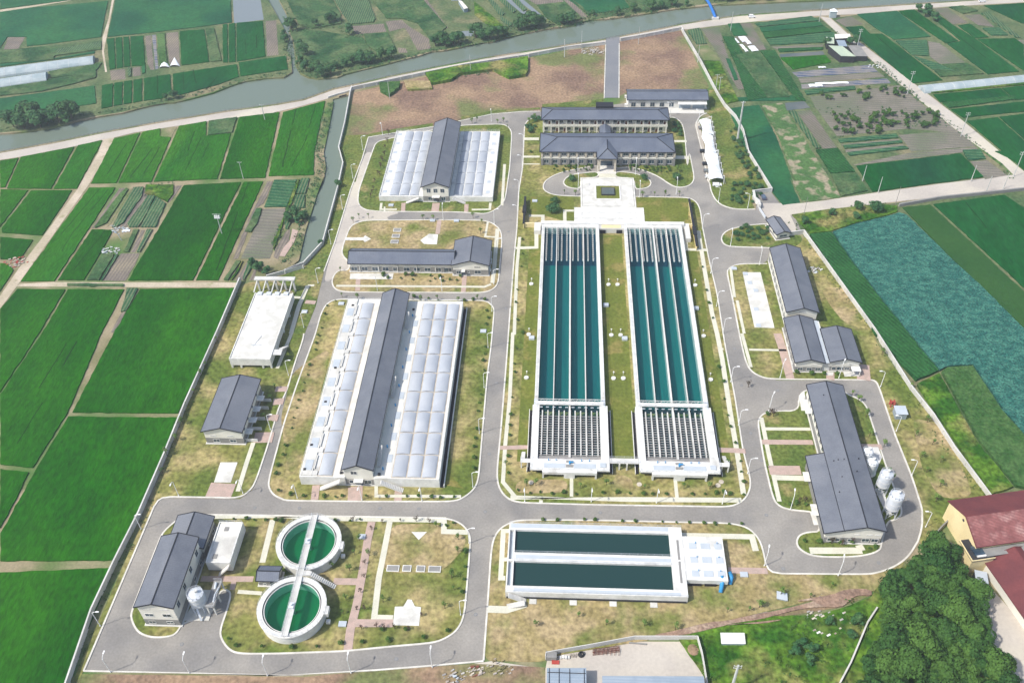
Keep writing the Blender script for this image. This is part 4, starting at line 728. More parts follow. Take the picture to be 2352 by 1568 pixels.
add(G_, 'wall', MT['white'], lambda mb: mb.box(-110.9, -103, 158.6, 174.2, .9, 4.9))
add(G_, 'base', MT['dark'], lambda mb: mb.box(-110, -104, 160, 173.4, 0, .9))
add(G_, 'parapet', MT['white'], lambda mb: [mb.box(*b, 4.9, 5.3) for b in ((-110.9, -103, 158.6, 158.9), (-110.9, -110.6, 158.95, 174.2), (-103.3, -103, 158.95, 174.2), (-110.55, -103.35, 173.9, 174.2))])
add(G_, 'roof_deck', MT['white_roof'], lambda mb: mb.box(-110.55, -103.35, 158.95, 173.85, 4.9, 4.95))
add(G_, 'roof_hatch', MT['greywall'], lambda mb: [mb.box(x-.7, x+.7, y-.8, y+.8, 4.95, 5.1) for x, y in ((-108.6, 161), (-107.8, 171.5))])
add(G_, 'stair', MT['concrete'], lambda mb: stair(mb, (-107.5, 157.6, 0), (-103.2, 157.6, 4.9), 1.4))
add(G_, 'railing', MT['metal'], lambda mb: rail(mb, [(-103.1, 158.7, 5.3), (-103.1, 174, 5.3), (-110.8, 174, 5.3)]))
# ---- I: small pump house
I_ = building('pump_house', 'small grey-roofed pump house squeezed between the two round tanks', 'building', -93.4, -87.0, 154.0, 158.6, 3.4, 4.6, 'x', low=2.0, oh=.5, wins=[('s', -91.5, 1.2, 1.0, .9)], doors=[('s', -89, 1.2, 2.0)])
# ---- M: offices
def hip(root, x0, x1, y0, y1, he, hr, ins, oh=.8):
    mb = MB(); rb = MB(); X0, X1, Y0, Y1 = x0-oh, x1+oh, y0-oh, y1+oh; ym = (Y0+Y1)/2
    a, b, c, d = (X0, Y0, he), (X1, Y0, he), (X1, Y1, he), (X0, Y1, he); e, f_ = (X0+ins, ym, hr), (X1-ins, ym, hr)
    for q in ([a, b, f_, e], [c, d, e, f_], [b, c, f_], [d, a, e]): slab(mb, q, .3)
    for p, q in ((a, e), (d, e), (b, f_), (c, f_), (e, f_), (a, b), (b, c), (c, d), (d, a)):
        rb.beam(Vector(p)+Vector((0, 0, .04)), Vector(q)+Vector((0, 0, .04)), .3, .22)
    lx, ly = root.location.x, root.location.y
    for m_ in (mb, rb): m_.v = [(p[0]-lx, p[1]-ly, p[2]) for p in m_.v]
    r = mb.build('roof', [MT['roof_x'], MT['roof_edge']], root); rb.build('roof_trim', MT['roof_edge'], r)
M_ = empty('office_building', (22, 409, 0), 0, 'two-storey grey office with hipped slate roof and pillared portico facing the plaza', 'building')
add(M_, 'wall', MT['greywall'], lambda mb: mb.box(-10.8, 55.4, 400.6, 417.6, 0, 8.0))
add(M_, 'facade_band', MT['cream'], lambda mb: (mb.box(-10.9, 55.5, 400.3, 400.6, 4.1, 4.9),))
add(M_, 'pilaster', MT['greywall'], lambda mb: [mb.box(x-.55, x+.55, 400.0, 400.59, 0, 4.1) for x in [-10.4+4.42*k for k in range(16)] if not 17 < x < 27])
add(M_, 'upper_pilaster', MT['stone'], lambda mb: [mb.box(x-.5, x+.5, 400.1, 400.59, 4.9, 7.9) for x in [-10.4+4.42*k for k in range(16)] if not 17 < x < 27])
hip(M_, -10.8, 55.4, 400.6, 417.6, 8.1, 11.2, 9.0)
for k in range(15):
    u = -8.2+4.42*k
    if not 17.5 < u < 26.5:
        window(M_, 's', u-22, 2.3, 2.5, 2.3, 400.6-409); window(M_, 's', u-22, 6.5, 2.5, 1.6, 400.6-409)
def portico(mb):
    for x in (18.2, 26.2): mb.box(x-.5, x+.5, 394.2, 395.2, 0, 7.6)
    mb.box(17.6, 26.8, 394.1, 400.5, 7.6, 8.0)
add(M_, 'portico', MT['stone'], portico)
def portroof(mb):
    a, b, ap = (17.0, 393.4, 8.05), (27.4, 393.4, 8.05), (22.2, 398.5, 11.0); c, d, rg = (27.4, 402, 8.05), (17.0, 402, 8.05), (22.2, 407.6, 11.0)
    slab(mb, [a, b, ap], .25); slab(mb, [b, c, rg, ap], .25); slab(mb, [d, a, ap, rg], .25)
    for p, q in ((a, ap), (b, ap), (ap, rg), (a, b), (b, c), (a, d)): mb.beam(Vector(p)+Vector((0, 0, .05)), Vector(q)+Vector((0, 0, .05)), .28, .2, 1)
add(M_, 'portico_roof', [MT['roof_x'], MT['roof_edge']], portroof)
add(M_, 'entrance_wall', MT['stone'], lambda mb: mb.box(17.6, 26.8, 399.9, 400.5, 0, 7.6))
add(M_, 'entrance_glass', MT['glass'], lambda mb: (mb.box(19.2, 25.2, 399.8, 399.89, .3, 3.2), mb.box(19.2, 25.2, 399.8, 399.89, 3.7, 6.6)))
add(M_, 'entrance_steps', MT['concrete'], lambda mb: [mb.box(17.6, 26.8, 391.6+.45*k, 399.8, .14*k, .14*(k+1)) for k in range(3)])
M2 = empty('dormitory_building', (22, 438, 0), 0, 'cream two-storey building with brown doors behind the pillared office', 'building')
add(M2, 'wall', MT['cream'], lambda mb: mb.box(-10.8, 55.0, 433.6, 444.0, 0, 8.0))
add(M2, 'balcony', MT['cream'], lambda mb: (mb.box(-10.8, 55.0, 432.3, 433.59, 3.9, 4.2), mb.box(-10.8, 55.0, 432.3, 432.5, 4.2, 5.2)))
add(M2, 'column', MT['cream'], lambda mb: [mb.box(x-.28, x+.28, 432.31, 432.9, z, z2) for x in [-10.4+4.05*k for k in range(17)] for z, z2 in ((0, 3.9), (5.2, 7.9))])
hip(M2, -10.8, 55.0, 432.6, 444.4, 8.1, 10.6, 6.0)
for k in range(16):
    u = -8.4+4.05*k
    for z in (2.0, 6.3): window(M2, 's', u-.6-22, z, 1.9, 1.6, 433.6-438)
for k in range(16):
    u = -8.4+4.05*k+1.15
    for z in (0, 4.2):
        if (k*7+int(z)) % 3: add(M2, 'door', MT['door'] if 'door' in MT else MT.setdefault('door', mat('door', rgb(104, 56, 44))), lambda mb: mb.box(u-.45, u+.45, 433.5, 433.58, z, z+2.2))
add(M2, 'link_block', MT['white'], lambda mb: mb.box(19.6, 24.6, 418.5, 432, 0, 4.3))
add(M2, 'link_roof', [MT['roof_x'], MT['roof_edge']], lambda mb: (slab(mb, [(19.2, 417.9, 4.5), (22.1, 417.9, 6.0), (22.1, 432, 6.0), (19.2, 432, 4.5)], .2), slab(mb, [(22.1, 417.9, 6.0), (25, 417.9, 4.5), (25, 432, 4.5), (22.1, 432, 6.0)], .2)))
add(M2, 'stair_tower_roof', MT['roof_edge'], lambda mb: mb.box(17.4, 26.6, 441.5, 446, 9.2, 10.9))
# ---- N: garage
N_ = building('garage_building', 'grey-roofed canteen and garage building north of the white parking canopies', 'building', 35.6, 78.4, 459.0, 469.6, 5.6, 7.4, 'x', low=0, oh=.8, wall='white',
   wins=[('s', 38.5+5.2*k, 2.4, 2.6, 2.6) for k in range(5)])
add(N_, 'shutter', MT['bluemetal'], lambda mb: (mb.box(63.6, 69.8, 458.8, 458.95, .3, 3.9), mb.box(71, 77.4, 458.8, 458.95, .3, 3.9)))
add(N_, 'canopy', MT['white'], lambda mb: mb.box(62.6, 78.2, 455.6, 458.75, 4.2, 4.4))
add(N_, 'vent', MT['dark'], lambda mb: [mb.box(39+6.2*k, 42+6.2*k, 458.9, 458.98, 4.9, 5.2) for k in range(6)])
add(N_, 'apron', MT['concrete'], lambda mb: mb.box(57, 77, 453.5, 458.5, 0, .3))
add(N_, 'air_unit', MT['white'], lambda mb: (mb.box(33.9, 35.4, 460.5, 462, 0, 1.6), mb.box(33.9, 35.4, 464.5, 466, 3.4, 4.6)))
# ---- O, P, Q: the east row
O_ = building('machine_hall', 'tall gabled white hall with dark roof, north of the twin gables', 'building', 91.4, 103.2, 281.6, 323.0, 6.8, 8.9, 'y', low=3.0, wins=[('w', 284+4.4*k, 4.9, 2.0, 1.3) for k in range(9)]+[('w', 284+4.4*k, 1.8, 2.0, 1.6) for k in range(9)]+[('s', 97.3, 6.5, 3.2, .5)])
add(O_, 'pilaster', MT['white'], lambda mb: [mb.box(91.1, 91.38, 281.7+4.6*k, 282.1+4.6*k, 0, 6.3) for k in range(10)])
P1 = building('switch_house', 'left gabled house of the joined twin gables in the east row', 'building', 90.2, 100.3, 254.0, 278.5, 5.3, 6.9, 'y', low=2.8, wins=[('s', 92.2, 1.7, 2.0, 1.4), ('s', 95.6, 1.7, 2.0, 1.4), ('s', 98.9, 1.7, 2.0, 1.4), ('s', 93, 4.1, 2.2, .3), ('s', 97, 4.1, 2.2, .3)]+[('w', y, 1.7, 1.8, 1.4) for y in (258, 263, 268, 273)])
P2 = building('switch_house', 'right gabled house of the joined twin gables in the east row', 'building', 103.5, 114.2, 254.6, 272.4, 5.3, 6.9, 'y', low=2.8, wins=[('s', 105.0, 1.7, 1.6, 1.4), ('s', 107.4, 1.7, 2.6, 1.8), ('s', 110.0, 1.7, 1.8, 1.4), ('s', 106, 4.2, 2.2, .3), ('s', 111, 4.2, 2.2, .3)], doors=[('s', 112.6, 2.0, 2.4)])
add(P2, 'link_roof', MT['bluepanel'], lambda mb: mb.box(101.0, 102.8, 254.2, 278.6, 4.7, 4.8))
add(P2, 'link_wall', MT['white'], lambda mb: mb.box(100.4, 103.4, 254.6, 278.4, 0, 4.7))
add(P2, 'canopy', MT['white'], lambda mb: (mb.box(111.0, 114.4, 251.6, 254.3, 3.1, 3.3), [mb.box(x, x+.3, 251.7, 252, 0, 3.1) for x in (111.1, 114)]))
Q_ = building('dewatering_hall', 'long dark-roofed hall with an L-shaped step beside the east silos', 'building', 91.5, 103.4, 175.8, 239.0, 7.5, 9.3, 'y', low=3.0, split=97.5,
   wins=[('s', 94.2, 1.8, 2.2, 1.5), ('s', 98.7, 2.0, 2.4, 1.7), ('s', 101.6, 2.0, 2.2, 1.7), ('s', 95.6, 4.9, 1.8, .35), ('s', 99.4, 4.9, 1.8, .35), ('s', 101.9, 4.9, 1.6, .35)]+[('w', 211+3.4*k, 4.8, 1.8, 2.0) for k in range(8)]+[('e', 178+5*k, 4.8, 2.2, 1.6) for k in range(12)])
def qwing(mb):
    mb.box(85.6, 91.45, 175.8, 206.4, 0, 5.75)
    mb.face([(85.6, 175.8, 5.75), (91.45, 175.8, 5.75), (91.45, 175.8, 7.5)]); mb.face([(85.6, 206.4, 5.75), (91.45, 206.4, 5.75), (91.45, 206.4, 7.5)])
add(Q_, 'wing_wall', MT['cream'], qwing)
add(Q_, 'wing_lower_wall', MT['greywall'], lambda mb: mb.box(85.55, 91.4, 175.74, 206.45, 0, 3.0))
add(Q_, 'wing_roof', [MT['roof'], MT['roof_edge']], lambda mb: (slab(mb, [(84.8, 175.1, 5.75), (90.78, 175.1, 7.54), (90.78, 207.1, 7.54), (84.8, 207.1, 5.75)], .28), mb.beam((84.75, 175.1, 5.7), (84.75, 207.1, 5.7), .2, .3, 1), mb.beam((84.8, 207.1, 5.75), (90.7, 207.1, 7.54), .2, .34, 1), mb.beam((84.8, 175.1, 5.75), (90.7, 175.1, 7.54), .2, .34, 1)))
for u in (87.4, 89.9): window(Q_, 's', u-Q_.location.x, 1.9, 1.5, 1.5, 175.74-Q_.location.y)
add(Q_, 'canopy', MT['white'], lambda mb: (mb.box(83.4, 85.5, 184, 188.5, 3.2, 3.4), mb.box(83.4, 85.5, 198, 202, 3.2, 3.4), mb.box(89.4, 91.4, 229, 236, 3.4, 3.6)))
add(Q_, 'roof_vent', MT['dark'], lambda mb: [mb.box(x-.12, x+.12, y-.12, y+.12, z, z+.6) for x, y, z in ((93, 203, 8.1), (94.4, 203.2, 8.5), (96.2, 203, 9.0), (94.2, 196, 8.4), (99.4, 198, 9.0), (101.4, 204, 8.5), (92.2, 190, 7.9), (95.4, 233, 8.9))])
# ---- R: guard house and gate
R_ = building('guard_house', 'small grey gabled guard house at the plant gate', 'building', 93.6, 99.6, 339.6, 350.8, 3.4, 4.6, 'y', low=1.2, oh=.6, wins=[('s', 96.6, 2.1, 3.6, 1.2), ('w', 343, 2.1, 2, 1.2), ('w', 348, 2.1, 2, 1.2)])
R_.rotation_euler = (0, 0, rad(14)); R_.location = (98.6, 344.6, 0)
gw = [G(*p) for p in [(1727, 443), (1741, 476), (1771, 474)]]
# ================================================================ TANKS
MT['shallow'] = mat('shallow', rgb(104, 108, 122), rgb(78, 74, 86), .4, rgb(112, 108, 110), .25, fine=.25, fs=1.5, rough=.35)
def long_tank(ox, label, sign):
    """ox = west edge; long flow basin with launder fingers at the north end and a lamella bay at the south end"""
    T = empty('settling_tank', (ox+13, 273, 0), 0, label, 'tank')
    x0, x1 = ox, ox+26.2
    med = [(ox+7.05, .34), (ox+13.1, .6), (ox+19.1, .34)]
    add(T, 'wall', MT['white'], lambda mb: (mb.box(x0, x0+1.35, 231.2, 345.4, -1.1, 3.0), mb.box(x1-1.45, x1, 231.2, 345.4, -1.1, 3.0), mb.box(x0+1.36, x1-1.46, 343.3, 345.4, -1.1, 3.0)))
    add(T, 'dividing_rib', MT['concrete'], lambda mb: [mb.box(x-w_/2, x+w_/2, 207.6, 343.29, -1.0, 2.86+(.05 if w_ > .5 else 0)) for x, w_ in med])
    add(T, 'basin_floor', MT['floor_teal'], lambda mb: mb.face([(x0+1, 231, -1.0), (x1-1, 231, -1.0), (x1-1, 319.6, -1.0), (x0+1, 319.6, -1.0)]))
    add(T, 'basin_floor', MT['floor_blue'], lambda mb: mb.face([(x0+1, 319.6, -1.0), (x1-1, 319.6, -1.0), (x1-1, 345.2, -1.0), (x0+1, 345.2, -1.0)]))
    add(T, 'water', MT['clear_water'], lambda mb: mb.face([(x0+1.3, 207.5, 2.1), (x1-1.5, 207.5, 2.1), (x1-1.5, 343.4, 2.1), (x0+1.3, 343.4, 2.1)]))
    for dx in (2.5, 4.9, 7.3, 9.3, 11.6, 14.3, 16.6, 18.8, 21.0, 23.3):        # launder fingers
        x = ox+dx
        if abs(dx-7.3) < .1: x = ox+7.05+.62
        def fn(mb):
            mb.box(x-.27, x-.19, 319.6, 343.25, 1.7, 2.5); mb.box(x+.19, x+.27, 319.6, 343.25, 1.7, 2.5); mb.box(x-.27, x+.27, 319.4, 319.6, 1.7, 2.5); mb.box(x-.16, x+.16, 319.7, 343.2, 1.6, 2.0, 1)
            for k in range(16): mb.box(x-.16, x+.16, 320.6+1.45*k, 320.75+1.45*k, 2.01, 2.44)
        add(T, 'launder', [MT['white'], MT['slatdark']], fn)
    # south lamella bay
    add(T, 'bay_wall', MT['white'], lambda mb: (mb.box(x0-.55, x0+1.95, 206.5, 231.19, 0, 3.25), mb.box(x1-2.15, x1+.75, 206.5, 231.19, 0, 3.25)))
    add(T, 'bay_floor', MT['slatdark'], lambda mb: mb.box(x0+1.96, x1-2.16, 207.5, 227.4, 0, 1.35))
    add(T, 'bay_wall_inner', MT['slatdark'], lambda mb: mb.box(x0+1.36, x1-1.46, 230.6, 231.1, -1, 1.6))
    xb = [ox+dx for dx in (3.1, 5.1, 9.15, 11.1, 15.1, 17.1, 21.1, 23.1)]
    add(T, 'beam', MT['wall_old'], lambda mb: [mb.box(x-.2, x+.2, 207.7, 228.9, 1.4, 2.9) for x in xb]+[mb.box(x-.26, x+.26, 207.7, 228.9, 1.4, 3.0) for x in (ox+7.05, ox+19.1)]+[mb.box(ox+12.72, ox+13.5, 206.6, 228.9, 1.4, 3.05)])
    def slats(mb):
        edges = sorted([x0+1.97]+xb+[ox+7.05, ox+13.1, ox+19.1]+[x1-2.17])
        for k in range(34):
            y = 208.0+.57*k
            for a, b in zip(edges, edges[1:]):
                if k % 2 == 0: mb.beam((a+.2, y, 2.5), (b-.2, y, 2.5), .24, .2, 0)
                else: mb.beam((a+.2, y, 2.0), (b-.2, y, 2.0), .4, .1, 1)
    add(T, 'lamella', [MT['slat'], MT['shallow']], slats)
    add(T, 'channel', MT['greywall'], lambda mb: (mb.box(x0+1.96, x1-2.16, 206.6, 207.6, 0, 2.5), ))
    add(T, 'channel', MT['slat'], lambda mb: (mb.box(x0+1.96, x1-2.16, 205.3, 206.45, 0, 2.9),))
    add(T, 'deck', MT['white'], lambda mb: mb.box(x0-.55, x1+.75, 200.4, 205.2, 3.0, 3.6))
    add(T, 'deck_side', MT['white'], lambda mb: (mb.box(x0-.55, x0+1.95, 205.21, 206.49, 2.9, 3.5), mb.box(x1-2.15, x1+.75, 205.21, 206.49, 2.9, 3.5)))
    add(T, 'cover', MT['bluepanel'], lambda mb: (mb.box(x0+4.2, x0+11.6, 201.2, 203.2, 3.6, 3.72), mb.box(x0+14.6, x0+22.2, 201.2, 203.2, 3.6, 3.72), mb.box(x1-2.6, x1-.6, 201.7, 203.6, 3.6, 3.95)))
    add(T, 'roof_hatch', MT['greywall'], lambda mb: (mb.box(x0+11.9, x0+14.4, 203.7, 204.6, 3.6, 3.75), mb.box(x0+11.9, x0+14.4, 201.6, 202.7, 3.6, 3.75)))
    add(T, 'valve', MT['bluepaint'], lambda mb: ([mb.tube([(x, 204.4, 3.6), (x, 204.4, 4.6)], .16, 6) for x in (x0+5.8, x0+8.4, x0+17.2, x0+19.9)], mb.tube([(x0+13.2, 203.2, 3.6), (x0+13.2, 203.2, 4.7)], .4, 8), mb.tube([(x0+13.2, 203.2, 4.4), (x0+14.4, 203.4, 4.4)], .25, 6)))
    add(T, 'front_wall', MT['white'], lambda mb: (mb.box(x0+3.7, x0+22.5, 199.4, 200.39, 2.2, 3.45), mb.box(x0+3.7, x0+4.3, 199.4, 200.39, 0, 2.19), mb.box(x0+21.9, x0+22.5, 199.4, 200.39, 0, 2.19), mb.box(x0+11.2, x0+14.9, 199.4, 200.39, 0, 2.19)))
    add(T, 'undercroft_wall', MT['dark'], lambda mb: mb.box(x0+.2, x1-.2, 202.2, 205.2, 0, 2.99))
    add(T, 'side_trench', MT['darkgap'], lambda mb: (mb.box(x0-1.6, x0-.56, 202, 231, 0, .35), mb.box(x1+.76, x1+1.7, 202, 231, 0, .35)))
    add(T, 'trench_wall', MT['concrete'], lambda mb: (mb.box(x0-1.85, x0-1.61, 201.7, 231, 0, 1.1), mb.box(x1+1.71, x1+1.95, 201.7, 231, 0, 1.1)))
    add(T, 'railing', MT['metal'], lambda mb: (rail(mb, [(x0+.1, 231.5, 3), (x0+.1, 345.2, 3), (x1-.1, 345.2, 3), (x1-.1, 231.5, 3)], step=4, r=.06), rail(mb, [(x0-.4, 206.5, 3.6), (x0-.4, 200.5, 3.6), (x1+.6, 200.5, 3.6), (x1+.6, 206.5, 3.6)], r=.05)))
    b = empty('scraper_bridge', (ox+13, 232.9, 3.1), 0, 'white truss scraper bridge across the '+('left' if sign < 0 else 'right')+' long teal tank', 'bridge', 'scraper bridges on the long tanks')
    def L(name, m_, fn):
        mb = MB(); fn(mb); mb.build(name, MT[m_], b)
    L('deck', 'white', lambda mb: mb.box(-12.6, 12.6, -1.9, -.3, .35, .75, open_bottom=False))
    def tr(mb):
        for z in (.1, 1.3): mb.beam((-12.4, .2, z), (12.4, .2, z), .16)
        n = 22
        for k in range(n): mb.beam((-12.2+24.4*k/n, .2, .1 if k % 2 else 1.3), (-12.2+24.4*(k+1)/n, .2, 1.3 if k % 2 else .1), .09)
    L('truss', 'white', tr)
    for s in (-1, 1): L('end_carriage', 'metal', lambda mb: mb.box(s*12.4-.7, s*12.4+.7, -2.6, 1.2, -.04, .34))
    L('railing', 'metal', lambda mb: rail(mb, [(-12.5, -1.85, .75), (12.5, -1.85, .75)], r=.05))
    L('scraper', 'metal', lambda mb: [mb.box(-11+2.35*k, -9.9+2.35*k, -2.7, -2.5, -.2, .1) for k in range(10)])
    return T
K_ = long_tank(-9.1, 'left one of the two long raised teal water tanks', -1)
L_ = long_tank(28.6, 'right one of the two long raised teal water tanks', 1)
WB = empty('footbridge', (23, 205, 0), 0, 'concrete footbridge linking the south ends of the two long tanks', 'bridge')
add(WB, 'deck', MT['wall_old'], lambda mb: mb.box(17.95, 27.95, 203.9, 206.1, 3.3, 3.62, open_bottom=False))
add(WB, 'support', MT['white'], lambda mb: [mb.box(x-.25, x+.25, 203.6, 204.1, 0, 3.29) for x in (21.3, 23.9)])
add(WB, 'railing', MT['metal'], lambda mb: (rail(mb, [(18, 206, 3.62), (27.9, 206, 3.62)]), rail(mb, [(18, 204, 3.62), (27.9, 204, 3.62)])))
for nm, x, s in (('left', -9.7, -1), ('right', 55.6, 1)):
    p = empty('access_stair', (x+s*2, 204.5, 0), 0, 'outside stair and landing on the %s flank of the %s long tank' % (('west', 'left') if s < 0 else ('east', 'right')), 'stair')
    a, b = sorted((x, x+s*3.4)); add(p, 'landing', MT['white'], lambda mb: mb.box(a, b, 203.5, 205.2, 3.3, 3.5, open_bottom=False))
    add(p, 'leg', MT['white'], lambda mb: [mb.box(q-.2, q+.2, 203.6, 204, 0, 3.29) for q in (x+s*.9, x+s*3.1)])
    add(p, 'flight', MT['wall_old'], lambda mb: stair(mb, (x+s*2.6, 211, 0), (x+s*2.6, 205.2, 3.5), 1.3))
    add(p, 'railing', MT['metal'], lambda mb: rail(mb, [(x+s*3.3, 203.6, 3.5), (x+s*3.3, 205.2, 3.5)]))
HB = empty('header_channel', (23, 346, 0), 0, 'white header channel and pale yellow wall across the north ends of both long tanks', 'wall')
add(HB, 'channel_top', MT['white'], lambda mb: (mb.box(-9.6, 56.2, 345.41, 347.6, 0, 3.3),))
add(HB, 'end_block', MT['wall_old'], lambda mb: (mb.box(17.2, 28.5, 342.6, 345.4, 0, 2.7),))
add(HB, 'niche', MT['darkgap'], lambda mb: [mb.box(x, x+2.6, 342.3, 342.59, .2, 2.0) for x in (17.6, 25.2)])
add(HB, 'yellow_panel', MT['yellow'], lambda mb: (mb.box(18.4, 27.2, 343.2, 345.2, 2.7, 2.9),))
add(HB, 'side_pier', MT['concrete'], lambda mb: (mb.box(-12.6, -9.61, 341, 347.6, 0, 2.4), mb.box(56.21, 58.4, 336, 347.6, 0, 2.4)))
GW = empty('garden_wall', (-14, 347, 0), 0, 'low pale yellow garden wall left of the long tanks\' north end', 'wall')
add(GW, 'panel', MT['yellow'], lambda mb: mb.box(-17.2, -12.61, 346.6, 347.2, 0, 2.6))
GW2 = empty('garden_wall', (58.5, 347, 0), 0, 'low pale yellow garden wall right of the long tanks\' north end', 'wall')
add(GW2, 'panel', MT['yellow'], lambda mb: mb.box(58.41, 60.6, 346.6, 347.2, 0, 2.6))
for x, y0_, y1_, lb in ((-17.6, 346, 368, 'white garden screen wall with dark tiled coping left of the plaza'), (60.4, 330, 367, 'white garden screen wall with dark tiled coping right of the plaza')):
    p = empty('screen_wall', (x, (y0_+y1_)/2, 0), 0, lb, 'wall')
    add(p, 'panel', MT['yellow'], lambda mb: mb.box(x-.15, x+.15, y0_, y1_, 0, 2.7))
    add(p, 'tile_coping', MT['roof_edge'], lambda mb: (mb.box(x-.5, x+.5, y0_-.1, y1_+.1, 2.7, 3.0), mb.box(x-.9, x+.9, y0_+8, y0_+14, 3.0, 3.5)))
# plaza
PZ = MB(); PZ.box(9.0, 35.4, 363.0, 388.6, .1, .5); tag(PZ.build('plaza', MT['white_roof']), kind='structure')
PZ = MB(); PZ.box(5.9, 38.8, 351.2, 362.99, .1, .34); tag(PZ.build('plaza', MT['white']), kind='structure')
PZ = MB(); PZ.box(18.2, 26.6, 388.61, 394.0, .1, .3); tag(PZ.build('plaza', MT['path']), kind='structure')
PZ = MB(); PZ.box(-13.5, 58.5, 347.7, 350.4, .1, .27); tag(PZ.build('terrace', MT['white_roof']), kind='structure')
PZ = MB()
for b_ in ((9.7, 34.7, 387.7, 387.9), (9.7, 34.7, 363.7, 363.9), (9.7, 9.9, 363.9, 387.7), (34.5, 34.7, 363.9, 387.7), (9.5, 35, 358.8, 358.95), (9.5, 35, 354, 354.15), (9.5, 9.65, 354.15, 358.8), (34.85, 35, 354.15, 358.8)): PZ.box(*b_, .2, .52 if b_[2] > 360 else .36)
tag(PZ.build('plaza_joint', MT['greywall']), kind='structure')
FP = empty('reflecting_pool', (22.2, 375.4, 0), 0, 'square reflecting pool with raised dark basin in the middle of the white plaza', 'pool')
add(FP, 'rim', MT['white'], lambda mb: [mb.box(*b_, .5, .8) for b_ in ((16, 28.4, 381, 381.6), (16, 28.4, 369.3, 369.9), (16, 16.6, 369.91, 380.99), (27.8, 28.4, 369.91, 380.99))])
add(FP, 'planting', MT['lawn_turf'], lambda mb: mb.box(16.61, 27.79, 369.91, 380.99, .5, .6))
add(FP, 'basin', MT['dark'], lambda mb: mb.box(19.0, 25.5, 372.6, 378.7, .6, 1.3))
add(FP, 'water', MT['mud'], lambda mb: mb.box(19.3, 25.2, 372.9, 378.4, 1.3, 1.34))
# ---- clarifiers
def clarifier(cx, cy, label):
    T = empty('round_tank', (cx, cy, 0), 0, label, 'tank', 'round settling tanks')
    def L(name, m_, fn, **k):
        mb = MB(); fn(mb); return mb.build(name, m_, T, **k)
    L('wall', MT['white'], lambda mb: (mb.ring(0, 0, 8.95, 10.5, 3.9, 4.5), mb.ring(0, 0, 9.6, 10.1, 0, 3.9)), smooth=False)
    L('channel', MT['wall_old'], lambda mb: mb.ring(0, 0, 8.55, 8.95, 0, 3.4))
    L('inner_lip', MT['white'], lambda mb: mb.ring(0, 0, 8.35, 8.55, 0, 4.15))
    L('basin_floor', MT['floor_green'], lambda mb: mb.ring(0, 0, 0, 8.4, 0, .3))
    MT.setdefault('green_water', None)
    if MT['green_water'] is None: watermat('green_water', (.55, .92, .8), .3, .07, rgb(0, 96, 66))
    L('water', MT['green_water'], lambda mb: mb.face([(8.4*math.cos(2*math.pi*k/64), 8.4*math.sin(2*math.pi*k/64), 3.7) for k in range(64)]))
    L('railing', MT['metal'], lambda mb: rail(mb, [(10.35*math.cos(2*math.pi*k/36), 10.35*math.sin(2*math.pi*k/36), 4.5) for k in range(37)], step=2))
    L('outlet_box', MT['white'], lambda mb: (mb.box(9.9, 11.4, -2.2, .6, 2.6, 4.4), mb.box(10.6, 11.8, -3.3, -2.2, .5, 1.6)))
    L('centre_shaft', MT['metal'], lambda mb: mb.tube([(0, 0, .3), (0, 0, 4.58)], .5, 10))
clarifier(-79.9, 167.8, 'far one of the two round green settling tanks')
clarifier(-80.1, 144.5, 'near one of the two round green settling tanks')
CBG = empty('tank_bridge', (-80, 156, 0), 0, 'long narrow white walkway bridge spanning both round green tanks', 'bridge')
add(CBG, 'deck', MT['wall_old'], lambda mb: mb.box(-80.95, -79.05, 134.4, 178.2, 4.6, 4.8, open_bottom=False))
add(CBG, 'kerb_rail', MT['white'], lambda mb: (mb.box(-81.0, -80.86, 134.4, 178.2, 4.8, 4.95), mb.box(-79.14, -79.0, 134.4, 178.2, 4.8, 4.95)))
add(CBG, 'drive_unit', MT['metal'], lambda mb: (mb.box(-80.7, -79.3, 166.6, 168.6, 4.8, 5.5), mb.box(-80.7, -79.3, 143.3, 145.3, 4.8, 5.5), mb.tube([(-80, 167.6, 5.5), (-80, 167.6, 6.1)], .35, 8), mb.tube([(-80, 144.3, 5.5), (-80, 144.3, 6.1)], .35, 8)))
add(CBG, 'railing', MT['metal'], lambda mb: (rail(mb, [(-80.95, 134.4, 4.8), (-80.95, 178.2, 4.8)]), rail(mb, [(-79.05, 134.4, 4.8), (-79.05, 178.2, 4.8)])))
add(CBG, 'stair', MT['wall_old'], lambda mb: (stair(mb, (-69.2, 154.2, 0), (-77, 156, 4.9), 1.4), mb.box(-78.95, -76.9, 155.2, 156.9, 4.7, 4.95)))
# ---- J lower tank
J_ = empty('clear_water_tank', (12, 165, 0), 0, 'wide white raised tank with two dark water channels south of the road', 'tank')
add(J_, 'wall', MT['white'], lambda mb: [mb.box(*b_, 0, 3.3) for b_ in ((-15.6, 40.2, 152.4, 154.7), (-15.6, 40.2, 175.4, 178.0), (-13.45, 36.0, 163.6, 166.8), (36.01, 40.2, 154.71, 175.39), (-13.9, -13.46, 154.71, 175.39), (-15.6, -15.2, 154.71, 175.39), (-15.19, -13.91, 163.6, 164.2))])
add(J_, 'side_channel', MT['bluepanel'], lambda mb: (mb.box(-15.19, -13.91, 154.71, 163.59, 0, 2.2), mb.box(-15.19, -13.91, 164.21, 175.39, 0, 2.2)))
add(J_, 'walkway', MT['bluepanel'], lambda mb: (mb.box(-15, 36, 176.2, 177.8, 3.3, 3.36), mb.box(-13, 36, 164.6, 165.9, 3.3, 3.36), mb.box(-13, 38, 152.7, 153.8, 3.3, 3.36)))
